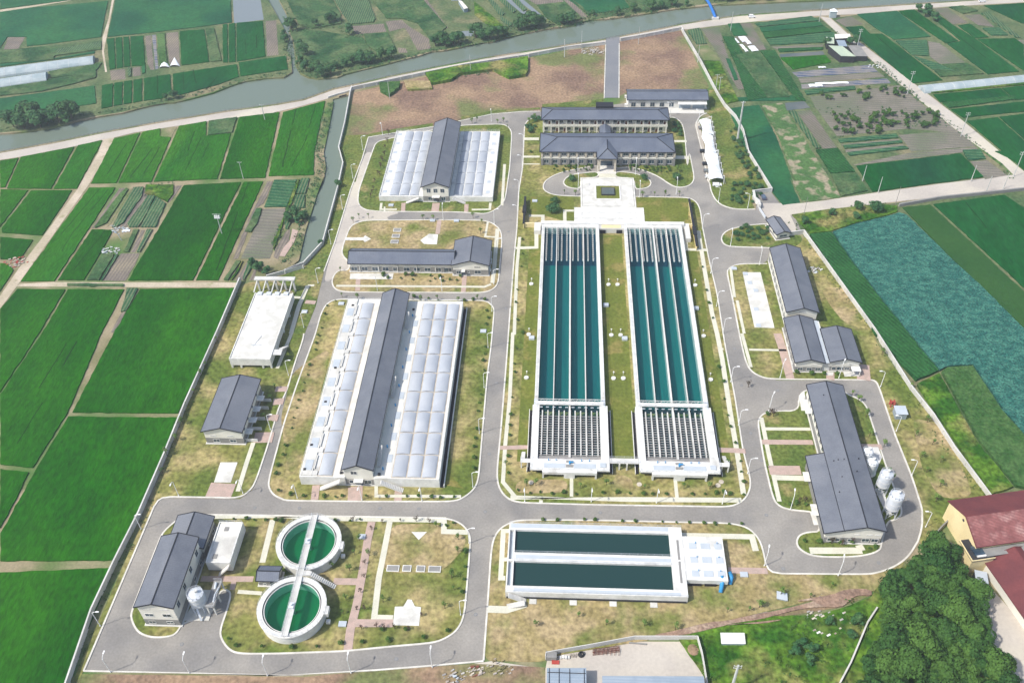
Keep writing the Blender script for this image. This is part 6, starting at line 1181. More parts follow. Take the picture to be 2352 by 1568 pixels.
# ---- vehicles
def car(x, y, rz, label, body, van=False, z=.12, L_=4.5, W_=1.85):
    R_ = empty('van' if van else 'car', (x, y, z), rz, label, 'van' if van else 'car', 'vehicles')
    H = 2.0 if van else 1.45; prof = [(-.5, .35), (.5, .35), (.5, .72), (.44, .86), (.3, .95), (.17, H*.98/1.0 if van else 1.42), (-.42, H if van else 1.42), (-.5, 1.0)]
    bm_ = MB(); pts = [(a*L_, c) for a, c in prof]
    for s in (-1, 1):
        for k in range(len(pts)-1): pass
    ys_ = [(-W_/2, 1), (W_/2, 1)]
    low = [(a, c) for a, c in pts]
    def side(s, inset): return [(a, s*(W_/2-(inset if c > 1.05 else 0)), c) for a, c in low]
    A_, B_ = side(-1, .16), side(1, .16); bm_.face(A_); bm_.face(list(reversed(B_)))
    for k in range(len(low)): q = (k+1) % len(low); bm_.face([A_[k], B_[k], B_[q], A_[q]])
    m_ = MT.setdefault('paint_%d_%d_%d' % body, mat('paint', rgb(*body), rough=.25, spec=.6))
    b = bm_.build('body', m_, R_)
    g = MB(); zt = (H if van else 1.42)-.06
    g.box(-.40*L_, .14*L_, -W_/2+.12, -W_/2+.15, 1.02, zt-.1, open_bottom=False); g.box(-.40*L_, .14*L_, W_/2-.15, W_/2-.12, 1.02, zt-.1, open_bottom=False)
    g.face([(.3*L_, -W_/2+.2, .985), (.3*L_, W_/2-.2, .985), (.175*L_, W_/2-.25, zt), (.175*L_, -W_/2+.25, zt)])
    g.face([(-.505*L_, -W_/2+.25, 1.1), (-.505*L_, W_/2-.25, 1.1), (-.43*L_, W_/2-.25, zt), (-.43*L_, -W_/2+.25, zt)]); g.build('windows', MT['glass'], R_)
    for wx in (-.32, .32):
        for s in (-1, 1): mb = MB(); mb.tube([(wx*L_, s*(W_/2-.2), .33), (wx*L_, s*(W_/2+.02), .33)], .34, 12); mb.build('wheel', MT['dark'], R_)
    for s in (-1, 1):
        mb = MB(); mb.box(.495*L_, .505*L_, s*.65-.18, s*.65+.18, .6, .75, open_bottom=False); mb.build('headlight', MT['white'], R_)
        mb = MB(); mb.box(-.507*L_, -.49*L_, s*.7-.15, s*.7+.15, .75, .95, open_bottom=False); mb.build('tail_light', MT['red'], R_)
v = PS('20 1828,140'); car(v[0].x, v[0].y, rad(8), 'white van driving on the riverside road near the blue pipe', (236, 236, 236), True)
v = PS('30 2025,18 1955,3'); car(v[0].x, v[0].y, rad(8), 'white van on the riverside road at the top right corner', (236, 236, 236), True); car(v[1].x, v[1].y+1.5, rad(8), 'dark car behind the van at the top right corner', (60, 62, 66))
v = PS('21 1918,360'); car(v[0].x, v[0].y, rad(95), 'blue-grey car parked in the walled bay outside the gate', (86, 98, 116))
car(75.6, 382.6, 0, 'white car parked under the south end of the long white canopy', (236, 236, 236))
for y, c_, lb in ((413.5, (34, 36, 40), 'black car'), (401.5, (44, 46, 52), 'dark grey car'), (395.0, (120, 124, 124), 'grey car'), (389.5, (220, 220, 218), 'pale car')):
    car(72.6, y, 0, lb+' with its nose out beneath the long white canopy', c_)
car(74.2, 437, 0, 'grey car under the northern end of the white canopies', (130, 132, 130))
# ---- small fixed things on the lawns
def small(name, label, p, fn, mk, cat, group=None, z=.2):
    R_ = empty(name, (p.x, p.y, z), 0, label, cat, group); mb = MB(); fn(mb); mb.build('body' if name != 'vent_cap' else 'cap', MT[mk], R_); return R_
vents = PS('21 718,1035 788,1035 22 740,15 812,15 757,350 833,350'); nm = ['north', 'middle', 'south']
for i, p in enumerate(vents): small('vent_cap', 'round white vent cap between the long tanks, %s pair, %s one' % (nm[i//2], ['left', 'right'][i % 2]), p, lambda mb: (mb.ring(0, 0, 0, .9, 0, .5, 12), mb.tube([(.1, 2.4, 0), (.1, 2.4, 1.2), (.1, 2.4, 1.25), (.1, 2.4, 1.5)], [.12, .12, .35, .2], 8)), 'white', 'vent', 'lawn vent caps')
for s, w_ in (('21 120,1030 22 100,10 82,345', 'left'), ('21 1390,1040 22 1455,22 1510,360', 'right')):
    for i, p in enumerate(PS(s)): small('vent_cap', 'round white vent cap on the lawn %s of the long tanks, %s one' % (w_, nm[i] if w_ else ''), p, lambda mb: (mb.ring(0, 0, 0, .9, 0, .5, 12), mb.tube([(.1, 2.4, 0), (.1, 2.4, 1.2), (.1, 2.4, 1.25), (.1, 2.4, 1.5)], [.12, .12, .35, .2], 8)), 'white', 'vent', 'lawn vent caps')
for i, (s, lb) in enumerate((('21 698,1197', 'pale square box between the long tanks, northern one'), ('22 843,45', 'pale square box between the long tanks, southern one'), ('21 1395,1222', 'pale square box at the east side of the right long tank'), ('22 123,40', 'pale square box at the west side of the left long tank'))):
    small('valve_box', lb, PS(s)[0], lambda mb: mb.box(-1.1, 1.1, -.9, .9, 0, .9), 'bluepanel', 'box', 'valve boxes')
for s, lb in (('22 118,1155', 'round stone cover in front of the left long tank'), ('22 957,1170', 'round stone cover between the fronts of the long tanks'), ('22 1567,1177', 'round stone cover in front of the right long tank'), ('22 1592,1150', 'square white slab in front of the right long tank')):
    small('ground_cover', lb, PS(s)[0], lambda mb: mb.ring(0, 0, 0, .9, 0, .25, 10), 'stone', 'cover')
for i, p in enumerate(PS('13 930,527 1038,527 1145,530 1253,533')):
    R_ = empty('inspection_pit', (p.x, p.y, .2), 0, 'dark square pit with white rim in the lower lawn, %s from the left' % ORD[i], 'pit', 'lower lawn pits'); w_ = 2.0 if i in (0, 3) else 1.4
    mb = MB(); mb.box(-w_, w_, -1.15, 1.15, 0, .3); mb.build('rim', MT['white'], R_); mb = MB(); mb.box(-w_+.25, w_-.25, -.9, .9, .3, .34); mb.build('grating', MT['greywall'], R_)
for i, p in enumerate(PS('11 963,612 952,658 942,702')):
    R_ = empty('inspection_pit', (p.x, p.y, .2), 0, 'dark square pit with white rim north of the low building, %s from the north' % ORD[i], 'pit', 'upper lawn pits'); w_ = 1.8
    mb = MB(); mb.box(-w_, w_, -1.3, 1.3, 0, .3); mb.build('rim', MT['white'], R_); mb = MB(); mb.box(-w_+.25, w_-.25, -1.05, 1.05, .3, .34); mb.build('grating', MT['greywall'], R_)
for i, (s, lb) in enumerate((('11 530,1182', 'grey cover slab north of the largest skylight hall'), ('11 1630,1395', 'grey cover slab east of the largest skylight hall'), ('11 245,1245', 'round grey tank lid beside the left plant road'), ('13 690,282', 'grey cover slab beside the pink path in the lower lawn'), ('13 540,958', 'grey cover slab right of the near round tank'),
    ('11 915,420', 'grey cabinet in front of the smaller skylight hall'), ('23 1767,575', 'small grey slab beside the pink path near the ring road'), ('11 1237,538', 'left grey kerb box north of the low building lawn'), ('11 1422,540', 'right grey kerb box north of the low building lawn'), ('21 147,387', 'white cabinet on the lawn southwest of the office loop'), ('21 1690,910', 'pale cabinet at the corner of the white slab lawn'))):
    small('cover_slab', lb, PS(s)[0], lambda mb: mb.box(-1.2, 1.2, -.9, .9, 0, .45), 'bluepanel', 'cover')
HP = empty('hydrant_frame', tuple(PS('32 1328,560')[0]), 0, 'red pipework stand beside the grey equipment cabin', 'pipework')
mb = MB(); [mb.tube([(x, y, 0), (x, y, 2.6)], .22, 6) for x in (-.8, .5) for y in (-.6, .8)]; mb.beam((-.8, 0, 2.4), (.6, 0, 2.4), .5); mb.beam((-.8, .8, 1.4), (.6, -.6, 1.4), .4); mb.build('pipes', MT['red'], HP)
KO = empty('net_kiosk', tuple(G(1655.08+.2963*866, .2963*135)), 0, 'white netted kiosk with peaked top at the lane junction', 'kiosk')
mb = MB(); mb.box(-2.0, 2.0, -1.3, 1.3, 0, 4.2); mb.build('netting', MT['plasticsheet'], KO)
mb = MB(); [mb.face([a_, b_, (0, 0, 5.8)]) for a_, b_ in (((-2.3, -1.6, 4.2), (2.3, -1.6, 4.2)), ((2.3, -1.6, 4.2), (2.3, 1.6, 4.2)), ((2.3, 1.6, 4.2), (-2.3, 1.6, 4.2)), ((-2.3, 1.6, 4.2), (-2.3, -1.6, 4.2)))]; mb.build('roof', MT['membrane'], KO)
# yard clutter
def clutter(label, s, fn, mk, cat, name):
    p = PS(s)[0]; R_ = empty(name, (p.x, p.y, .1), 0, label, cat); mb = MB(); fn(mb); mb.build('body', MT[mk], R_)
clutter('pile of rust-red steel lattice in the builders\' yard', '23 700,1172', lambda mb: [mb.beam((-4, -1.2+.35*k, .2+.1*(k % 3)), (4, .2+.35*k, .25+.12*(k % 2)), .14) for k in range(6)]+[mb.beam((-3.6+1.2*k, -1.2, .5), (-3.2+1.2*k, 1, .6), .12) for k in range(7)], 'rust', 'steel', 'steel_pile')
clutter('black coiled hose heap against the yard fence', '23 508,1192', lambda mb: [mb.ring(0, 0, .5, 1.0-.1*k, .25*k, .25*k+.22, 12) for k in range(4)], 'dark', 'hose', 'hose_coil')
clutter('dark metal rack in the left corner of the yard', '23 275,1215', lambda mb: [mb.box(-1.6, 1.6, -1, 1, .6*k, .6*k+.1, open_bottom=False) for k in range(4)]+[mb.beam((x, y, 0), (x, y, 2.2), .12) for x in (-1.5, 1.5) for y in (-.9, .9)], 'greywall', 'rack', 'metal_rack')
clutter('brick-red mat on the yard floor beside the rack', '23 308,1252', lambda mb: mb.box(-1.1, 1.1, -.6, .6, 0, .25), 'red', 'mat', 'floor_mat')
clutter('stack of white bags and crates by the yard fence', '23 375,1215', lambda mb: [mb.box(-1.5+.8*k, -.8+.8*k, -.6+.2*(k % 2), .3+.2*(k % 2), 0, .5+.2*(k % 3)) for k in range(4)], 'white', 'crates', 'crate_stack')
clutter('long grey beam lying along the back of the yard', '23 945,1108', lambda mb: mb.beam((-2.6, .2, .2), (2.6, -.1, .2), .35), 'greywall', 'beam', 'loose_beam')
clutter('mound of orange sand in the yard corner', '23 1375,1150', lambda mb: mb.tube([(0, 0, -.05), (0, .1, .5), (.1, .1, 1.0)], [2.2, 1.4, .2], 12), 'waste', 'sand', 'sand_heap')
clutter('small timber frame standing by the yard fence', '23 445,1202', lambda mb: [mb.beam((-.9+.45*k, -.5, 0), (-.9+.45*k, .5, .7), .1) for k in range(5)], 'bark', 'frame', 'timber_frame')
random.seed(5)
def heap(label, s, R0, n, mks, name='rubble_heap', cat='rubble', h=.8):
    p = PS(s)[0]; R_ = empty(name, (p.x, p.y, .05), 0, label, cat); mb = MB()
    for k in range(n):
        a = random.uniform(0, 6.28); d = R0*random.random()**.6; x, y, z = d*math.cos(a)*1.4, d*math.sin(a), h*(1-d/R0)*.8; q = random.uniform(.15, .55)
        mb.beam((x-q, y-q*.5, z+q*.3), (x+q, y+q*.5, z+q*.5), q, q*.7, random.randrange(len(mks)))
    mb.build('pieces', [MT[k] for k in mks], R_)
heap('grey and white scrap heap below the bottom road', '13 1410,1370', 2.4, 36, ['rubble', 'bluepanel', 'rubble', 'slat'], 'scrap_heap', 'scrap')
heap('heap of red brick rubble beside the bottom road end', '13 1570,1320', 1.8, 30, ['rust', 'rubble', 'stone'])
heap('pale rubble mounds left of the yard rack', '13 1760,1290', 2.8, 30, ['waste', 'rubble', 'waste'])
heap('scattered broken concrete on the wild grass', '33 800,880', 7, 34, ['rubble', 'stone', 'slat'], h=.2)
heap('broken concrete blocks beside the north driveway', '20 600,400', 5.5, 90, ['rubble', 'wall_old', 'stone'])
heap('scattered white debris on the grass below the red path', '33 720,1000', 6, 18, ['white', 'rubble'], h=.1)
heap('junk and tin sheets around the hut in the left fields', '01 860,770', 3.5, 50, ['bluepanel', 'white', 'rubble'], 'junk_heap', 'junk')
heap('plastic and tin junk above the hut in the left fields', '01 925,612', 3.0, 40, ['plasticsheet', 'white', 'bluepanel'], 'junk_heap', 'junk')
heap('pile of white sacks beside the machine hall', '31 725,920', 2.4, 45, ['white', 'rubble', 'bluepanel'], 'sack_pile', 'sacks')
heap('small heap of white sacks at the end of the plastic-covered rows', '30 1195,520', 2.6, 16, ['white', 'membrane'], 'sack_pile', 'sacks')
heap('pink brick heap at the left lane junction', '01 125,858', 4.0, 60, ['paver_pink', 'red', 'stone'])
for s, sx, sy, lb in (('20 1700,322', 1.6, 3.4, 'white plastic sheet at the left of the tilled rows'), ('20 1752,310', 1.2, 3.8, 'short white plastic strip in the tilled rows'), ('20 1786,318', 1.4, 5.5, 'long white plastic strip in the tilled rows'), ('20 1768,378', 1.0, 5.0, 'thin white plastic strip below the tilled rows'), ('20 1838,382', 2.2, 3.6, 'bunched white plastic at the right of the tilled rows'),
    ('30 735,668', 3.8, 1.6, 'square white sheet on the dark plastic rows'), ('30 860,650', 9.5, 1.1, 'long narrow white sheet on the dark plastic rows'), ('30 785,527', 2.2, .9, 'small white sheet beside the green strip'), ('01 980,618', 1.8, .8, 'white sheet beside the hut in the left fields')):
    p = PS(s)[0]; mb = MB(); rr_ = rad(14 if sx < sy else 4); K = 6
    for i in range(K):
        for j in range(3):
            def P_(i_, j_): x = (i_/K-.5)*2*(sx if sx > sy else sy); y = (j_/3-.5)*2*min(sx, sy); z = .25+.25*abs(math.sin(i_*2.1+j_)); return (x, y, z) if sx > sy else (y, x, z)
            mb.face([P_(i, j), P_(i+1, j), P_(i+1, j+1), P_(i, j+1)])
    o = mb.build('plastic_sheet', MT['membrane']); o.location = (p.x, p.y, .1); o.rotation_euler = (0, 0, rr_); tag(o, lb, 'sheet', 'white plastic sheets')

for i, (s, w_) in enumerate((('12 1730,380 1675,930', 'middle road'), ('12 205,1350 830,1350 1130,1355', 'cross road, west part'), ('22 655,1385', 'cross road, east part'), ('22 1695,115 1750,400 1820,770 1905,980', 'east road'), ('22 2030,440', 'forecourt of the east hall'), ('32 1060,445 1455,1280', 'outer ring road'),
    ('11 1860,270 1825,620 1805,1215', 'upper middle road'), ('03 1575,1390 1975,55 1410,1110', 'lower left roads'), ('13 955,1225 1570,880 1645,85', 'lower middle roads'), ('33 355,110 485,525 1225,480', 'lower ring road'), ('21 1495,715', 'road bend by the gate'))):
    for k, p in enumerate(PS(s)):
        mb = MB(); mb.ring(0, 0, 0, .42, 0, .03, 12); mb.ring(0, 0, .42, .6, 0, .02, 12, 1); o = mb.build('manhole_cover', [MT['greywall'], MT['asphalt_dark']]); o.location = (p.x, p.y, .07)
        tag(o, 'grey round manhole cover, %s along the %s' % (ORD[k], w_), 'manhole', 'road manholes')
# dark furrows between the rice beds
fm = MB(); random.seed(3)
for s in ('01 840,300 560,640 350,1000', '01 770,300 480,640 230,1000', '01 820,615 520,990', '01 740,620 610,800', '01 985,-60 905,60 800,245', '01 1180,-20 1040,170 985,235', '01 1240,-30 1080,238', '01 1560,-100 1470,90 1410,220', '01 1620,-60 1500,225', '01 1510,-150 1440,50 1350,225',
   '02 600,60 330,540 200,760 70,960', '02 520,80 250,520', '02 1450,270 1400,400', '02 1290,380 1180,540', '02 930,490 880,570', '02 1010,540 995,560', '02 1220,520 1180,600', '02 1120,520 1090,600', '02 1230,640 1000,1000', '02 1290,690 1150,900', '02 720,850 600,1050', '02 980,1270 940,1340', '03 460,330 415,430', '03 330,100 290,190', '03 210,340 160,420', '02 630,0 590,90',
   '00 1595,700 1770,520', '00 1420,560 1430,740', '00 1500,550 1530,690', '00 1620,540 1600,680', '00 1770,520 1780,620', '00 1900,300 1910,460', '00 1985,280 1995,450', '00 2010,460 2030,570', '00 1220,590 1225,770', '00 1920,480 1930,585', '01 1930,240 1800,600 1650,1000', '10 330,820 250,1100 120,1350', '10 180,850 60,1350', '31 1900,400 2352,950', '31 1800,385 1650,410', '30 1200,280 1600,640', '30 1700,180 2200,570'):
    pts = PS(s); q = []
    for a, b in zip(pts, pts[1:]):
        n = max(2, int((b-a).length/6))
        for k in range(n): q.append(a.lerp(b, k/n)+Vector((random.uniform(-.25, .25), random.uniform(-.25, .25), 0)))
    i = 0
    while i < len(q)-3:
        L_ = random.randint(3, 9); seg = q[i:i+L_]; i += L_+random.randint(0, 2)
        if len(seg) > 1: ribbon(fm, seg, random.uniform(.25, .5), .4, .515)
tag(fm.build('furrow', MT.setdefault('furrow', mat('furrow', rgb(22, 50, 20), spec=0))), kind='structure')

for i, p in enumerate(PS('21 1778,950 1812,1020 1860,1080 1862,1225 1880,1350')): small('cover_slab', 'pale blue square cover on the long white slab, %s from the north' % ORD[i], p, lambda mb: mb.box(-1.0, 1.0, -1.0, 1.0, .08, .3), 'bluepanel', 'cover', 'covers on the long white slab')
# ================================================================ TREES AND SHRUBS
def leaves(mb, c, r, n, size, rnd, flat=.75, mi=0, low=-.35):
    for _ in range(n):
        z = rnd.uniform(low, 1); a = rnd.uniform(0, 6.283); q = math.sqrt(max(0, 1-z*z)); d = Vector((q*math.cos(a), q*math.sin(a), z))
        rr = r*rnd.uniform(.72, 1.08); p = Vector(c)+Vector((d.x*rr, d.y*rr, d.z*rr*flat))
        nn = (d+Vector((rnd.uniform(-.5, .5), rnd.uniform(-.5, .5), rnd.uniform(-.3, .5)))).normalized()
        t = nn.cross(Vector((rnd.uniform(-1, 1), rnd.uniform(-1, 1), rnd.uniform(-1, 1)))).normalized(); b = nn.cross(t); s = size*rnd.uniform(.6, 1.3)
        mb.face([p-t*s-b*s*.5, p+t*s*.2-b*s*.7, p+t*s+b*s*.3, p-t*s*.1+b*s*.8], mi)
def tree_proto(name, seed, R, H, nl, nf, leaf, mk, trunk_h, sparse=False):
    rnd = random.Random(seed); r = empty(name, (0, 0, 0)); mb = MB(); lobes = []
    for i in range(nl):
        a = rnd.uniform(0, 6.283); d = R*.62*math.sqrt(rnd.random()); z = trunk_h+(H-trunk_h)*rnd.uniform(.25, .8)
        if i == 0: a = d = 0; z = H*.78
        lr = R*rnd.uniform(.34, .56); c = (d*math.cos(a), d*math.sin(a), min(z, H-lr*.6)); lobes.append(c); leaves(mb, c, lr, nf//nl, leaf, rnd)
    mb.build('crown', MT[mk], r)
    mb = MB(); mb.tube([(0, 0, 0), (.05*R, 0, trunk_h*.6), (0, .04*R, H*.7)], [.05*R+.06, .04*R+.04, .03], 6)
    for c in lobes[:6]: mb.tube([(0, 0, trunk_h*.7), (c[0]*.5, c[1]*.5, (trunk_h*.7+c[2])/2), c], [.03*R+.02, .02*R+.02, .02], 4, cap=False)
    mb.build('trunk', MT['bark'], r)
    return r
PROTO = {}
def protos(key, name, specs): PROTO[key] = [(tree_proto(name, *s), [False]) for s in specs]
protos('wood', 'broadleaf_tree', [(1, 4.0, 9.5, 12, 2300, .34, 'leaf_wood', 3.0), (2, 4.8, 11.5, 15, 2900, .36, 'leaf_wood', 3.2), (3, 3.0, 7.4, 9, 1700, .32, 'leaf_wood', 2.4), (4, 4.2, 8.6, 16, 2500, .34, 'leaf_wood', 2.6)])
protos('bank', 'bank_tree', [(11, 3.6, 7.0, 12, 1100, .42, 'leaf_bank', 1.6), (12, 4.4, 8.4, 15, 1500, .44, 'leaf_bank', 2.0), (13, 2.8, 5.6, 10, 800, .38, 'leaf_bank', 1.2)])
protos('shrub', 'shrub', [(21, .75, 1.1, 5, 150, .16, 'leaf_shrub', .2), (22, .9, 1.2, 6, 180, .17, 'leaf_shrub', .2), (23, .62, .9, 4, 120, .15, 'leaf_shrub', .2)])
protos('ball', 'round_shrub', [(31, 2.4, 3.2, 14, 900, .22, 'leaf_bank', .5), (32, 1.9, 2.6, 12, 700, .2, 'leaf_bank', .4)])
protos('sapling', 'sapling', [(41, 1.1, 3.4, 5, 110, .17, 'leaf_sapling', 1.5), (42, .9, 3.0, 4, 80, .16, 'leaf_sapling', 1.4), (43, 1.2, 3.8, 6, 130, .18, 'leaf_sapling', 1.7)])
protos('dry', 'bare_sapling', [(51, .8, 2.2, 4, 60, .14, 'brownleaf', .8), (52, 1.0, 2.6, 5, 75, .14, 'brownleaf', .9)])
protos('orchard', 'orchard_tree', [(61, 1.7, 3.0, 7, 350, .28, 'leaf_wood', .6), (62, 1.3, 2.4, 6, 260, .26, 'leaf_wood', .5)])
random.seed(11)
def plant(key, p, label, cat, group, sc=None, k=None, z=.12):
    lst = PROTO[key]; o, f = lst[random.randrange(len(lst)) if k is None else k % len(lst)]; rz = random.uniform(0, 6.28); s = sc or random.uniform(.8, 1.2)
    if not f[0]: f[0] = True; c = o; c.location = (p.x, p.y, z); c.rotation_euler = (0, 0, rz); c.scale = (s,)*3
    else: c = copy_tree(o, (p.x, p.y, z), rz, None, s)
    tag(c, label, cat, group); return c
def row(key, s, desc, cat, start, where, sc=None, jit=.3):
    pts = PS(s)
    for i, p in enumerate(pts):
        p = p+Vector((random.uniform(-jit, jit), random.uniform(-jit, jit), 0))
        plant(key, p, '%s, %s from the %s %s' % (desc, ORD[i], start, where), cat, desc+'s '+where, sc)
SH = 'low green shrub'; SP = 'thin young tree'; DP = 'brown leafless sapling'
row('shrub', '12 25,1095 50,1030 88,940 100,870 145,735 165,660 185,585 205,518 225,455 245,380 265,325 285,255 330,130 345,75 360,15 11 375,1370 410,1265 425,1205 490,1160', SH, 'shrub', 'south', 'left of the largest skylight hall')
row('shrub', '12 1550,1040 1555,965 1565,885 1570,820 1580,745 1590,610 1600,545 1605,480 1640,285 1630,220 1635,165 1645,105 11 1655,1345 1665,1295 1660,1240', SH, 'shrub', 'south', 'right of the largest skylight hall', 1.15)
row('shrub', '12 50,1225 150,1250 235,1260 400,1265 480,1265 545,1265 725,1260 870,1270 1035,1265 1130,1270 1225,1275 1305,1270 1395,1275', SH, 'shrub', 'left', 'in front of the largest skylight hall', 1.15)
row('shrub', '11 1090,1135 1135,1150 1205,1150 1285,1160 1485,1155 1555,1155 1640,1158', SH, 'shrub', 'left', 'behind the largest skylight hall', 1.1)
row('shrub', '12 1825,1090 1820,955 1835,790 1835,715 1840,640 1855,500 1865,305 1875,240 1885,115 11 1895,1310 1885,1180 1900,1075 1920,900 1930,795 1935,690', SH, 'shrub', 'south', 'west of the left long tank', 1.1)
row('shrub', '22 15,1220 105,1235 195,1240 285,1240 370,1243 465,1243 675,1245 785,1245 880,1240 985,1245 1065,1248 1165,1250 1370,1250 1460,1250 1555,1250 1660,1255 1765,1255', SH, 'shrub', 'left', 'in front of the long tanks', 1.15)
row('shrub', '22 1760,1160 1745,1080 1735,1000 1700,850 1660,720 1640,640 1620,510 1600,380 1575,260 21 1520,1300 1495,1180 1475,1080 1450,900', SH, 'shrub', 'south', 'east of the right long tank', 1.1)
row('shrub', '13 1345,195 1390,180 1500,400 1480,520 1475,618 1470,715 1355,1015 1165,1070 1040,1000 910,1080 700,1105 850,1010 520,1110 340,1135 140,1140 03 2040,1130 1840,1125 1765,1080', SH, 'shrub', 'north-east', 'round the lower lawns', 1.25)
row('shrub', '23 215,155 330,160 530,150 620,155 820,160 935,165 1130,168 1240,168 1335,172 1450,180 1550,185 1645,185 1745,185', SH, 'shrub', 'left', 'above the white two-channel tank', 1.0)
row('shrub', '03 1815,148 1910,152 1970,155 2060,155 2190,160 13 25,155 75,160 490,165 600,165 680,150', SH, 'shrub', 'left', 'below the cross road by the round tanks', 1.1)
row('shrub', '33 650,320 740,325 770,320 850,325 930,330 1015,325 1145,375 1200,365', SH, 'shrub', 'left', 'at the south end of the long east hall', 1.2)
row('shrub', '32 590,310 690,315 795,318 895,315', SH, 'shrub', 'left', 'in front of the twin gabled houses', 1.4)
row('shrub', '11 2000,10 2100,20 2190,30'.replace('11', '11')+' 1940,1411', SH, 'shrub', 'left', 'west of the office driveway', 1.1)
row('shrub', '32 30,1240 370,625 590,1320 650,1330 33 530,30', SH, 'shrub', 'left', 'on the lawns left of the east hall', 1.2)
row('sapling', '13 1265,200 1440,300 1435,400 1395,690 665,310 740,430 600,540 570,770 545,880 640,420 2360,460 470,520 850,780 1390,600 1330,830', SP, 'tree', 'north-east', 'on the lower left lawns')
row('sapling', '11 625,550 670,520 740,520 1160,530 1240,535 1550,520 1620,560 1605,640 360,900 520,930', SP, 'tree', 'left', 'round the low building')
row('sapling', '11 1080,1150 1155,1165 1275,1160 1430,1165 1590,1150 535,1130 660,1150', SP, 'tree', 'east', 'north of the largest skylight hall')
row('sapling', '32 1250,160 1480,420 1600,690 1640,860 1500,800 1700,1000 1600,1080 1660,1300 1690,1180 1550,960', SP, 'tree', 'top', 'between ring road and right wall')
row('sapling', '32 1020,480 1060,530 1120,640 1150,790 1260,880 1300,1090 1325,1150 1390,1320', SP, 'tree', 'north', 'east of the long east hall', 1.2)
row('sapling', '02 1680,60 1600,250 1560,330 1510,470 1445,560 1420,700 1370,830 1300,945 1260,1080 2130,430 2100,520 2050,660', SP, 'tree', 'north', 'on the strip inside the left wall')
row('sapling', '12 1800,1020 1960,1180 22 150,1170 500,1200 700,1170 1000,1200 1300,1200 1500,1200 1640,1010', SP, 'tree', 'left', 'on the front lawn of the long tanks')
row('sapling', '23 150,980 480,900 700,960 1000,970 1240,1000 1640,870 1800,850 1900,820 33 300,830 460,740 700,750 860,670', SP, 'tree', 'left', 'on the dry ground south of the plant')
row('sapling', '21 980,360 1070,350 1155,350 1270,350 1250,160 1000,205 430,215 460,340 375,330', SP, 'tree', 'right', 'round the office driveway loop')
row('sapling', '10 2030,925 1990,960 1540,960 1740,960 1815,1000 1790,950 1580,940', SP, 'tree', 'right', 'behind the smaller skylight hall')
row('dry', '10 900,1050 890,1110 872,1160 862,1210 850,1260 840,1310 830,1370 11 845,75 835,120 815,180 790,240 780,300 770,330 762,360', DP, 'sapling', 'north', 'left of the smaller skylight hall', 1.3)
row('dry', '13 630,160 850,165 990,158 1110,165 1220,170 770,225 720,490 705,600 680,710 660,845 710,850 1160,890 1050,995 940,995 860,990 800,985 690,990', DP, 'sapling', 'north', 'around the pink path lawn')
row('dry', '22 1800,410 1965,620 2000,640 33 600,20 660,20 850,330 930,340 1015,320', DP, 'sapling', 'north', 'near the long east hall', 1.3)
# thick shrubberies: each bush on its own
def thicket(key, n, poly, desc, where, sc=(.8, 1.3), z=.12, cat='shrub'):
    P = PS(poly); xs = [p.x for p in P]; ys = [p.y for p in P]; out = []
    def inside(x, y):
        c = False; j = len(P)-1
        for i in range(len(P)):
            if (P[i].y > y) != (P[j].y > y) and x < (P[j].x-P[i].x)*(y-P[i].y)/(P[j].y-P[i].y)+P[i].x: c = not c
            j = i
        return c
    area = abs(sum(P[i].x*P[(i+1) % len(P)].y-P[(i+1) % len(P)].x*P[i].y for i in range(len(P))))/2; md = math.sqrt(area/n)*.72; t = 0
    while len(out) < n and t < 20000:
        t += 1; x, y = random.uniform(min(xs), max(xs)), random.uniform(min(ys), max(ys))
        if inside(x, y) and all((x-a)**2+(y-b)**2 > md*md for a, b in out): out.append((x, y))
        if t % 4000 == 0: md *= .8
    out.sort(key=lambda q: -q[1]); nr = max(1, int(math.sqrt(len(out)*(max(ys)-min(ys))/(max(xs)-min(xs)))+.5)); per = math.ceil(len(out)/nr); k = 0
    while k < len(out):
        chunk = sorted(out[k:k+per]); rname = ORD[k//per]
        for i, (x, y) in enumerate(chunk):
            plant(key, Vector((x, y, 0)), '%s, %s from the left in the %s row %s' % (desc, ORD[i], rname, where), cat, desc+'s '+where, random.uniform(*sc), z=z)
        k += per
    return out
thicket('ball', 16, '21 1690,600 1800,580 1950,600 1960,690 1850,700 1700,690', 'dense shrub', 'on the gate island', (.45, .8))
thicket('ball', 20, '21 1640,280 1760,240 1880,250 1930,330 1850,420 1700,410 1620,380', 'dense shrub', 'northwest of the gate', (.5, .9))
thicket('ball', 22, '20 1640,1050 1700,1000 1740,1130 1850,1250 1900,1400 1830,1411 1700,1200', 'dense shrub', 'inside the right boundary wall', (.5, .85))
thicket('shrub', 22, '20 290,1290 600,1285 600,1325 300,1345', 'hedge shrub', 'left of the portico', (.9, 1.4))
thicket('shrub', 26, '20 860,1290 1200,1300 1190,1345 870,1330', 'hedge shrub', 'right of the portico', (.9, 1.4))
thicket('ball', 8, '20 1210,930 1280,960 1300,1060 1220,1060', 'dense shrub', 'east of the rear office wing', (.5, .8))
thicket('ball', 8, '20 90,930 185,920 180,1040 80,1040', 'dense shrub', 'west of the rear office wing', (.5, .8))
thicket('shrub', 14, '11 850,960 1450,965 1450,1020 860,1020', 'low bush', 'before the low building', (.9, 1.6))
for s, sc, lb in (('21 288,470', 1.5, 'large round grey-green shrub left of the plaza'), ('21 435,225', .9, 'round shrub in the left half-moon lawn'), ('21 990,215', .9, 'round shrub in the right half-moon lawn'), ('21 1245,215', 1.1, 'round shrub inside the bend of the office loop'), ('21 300,400', 1.0, 'small spreading shrub above the large round one')):
    plant('ball', PS(s)[0], lb, 'shrub', None, sc, 0)
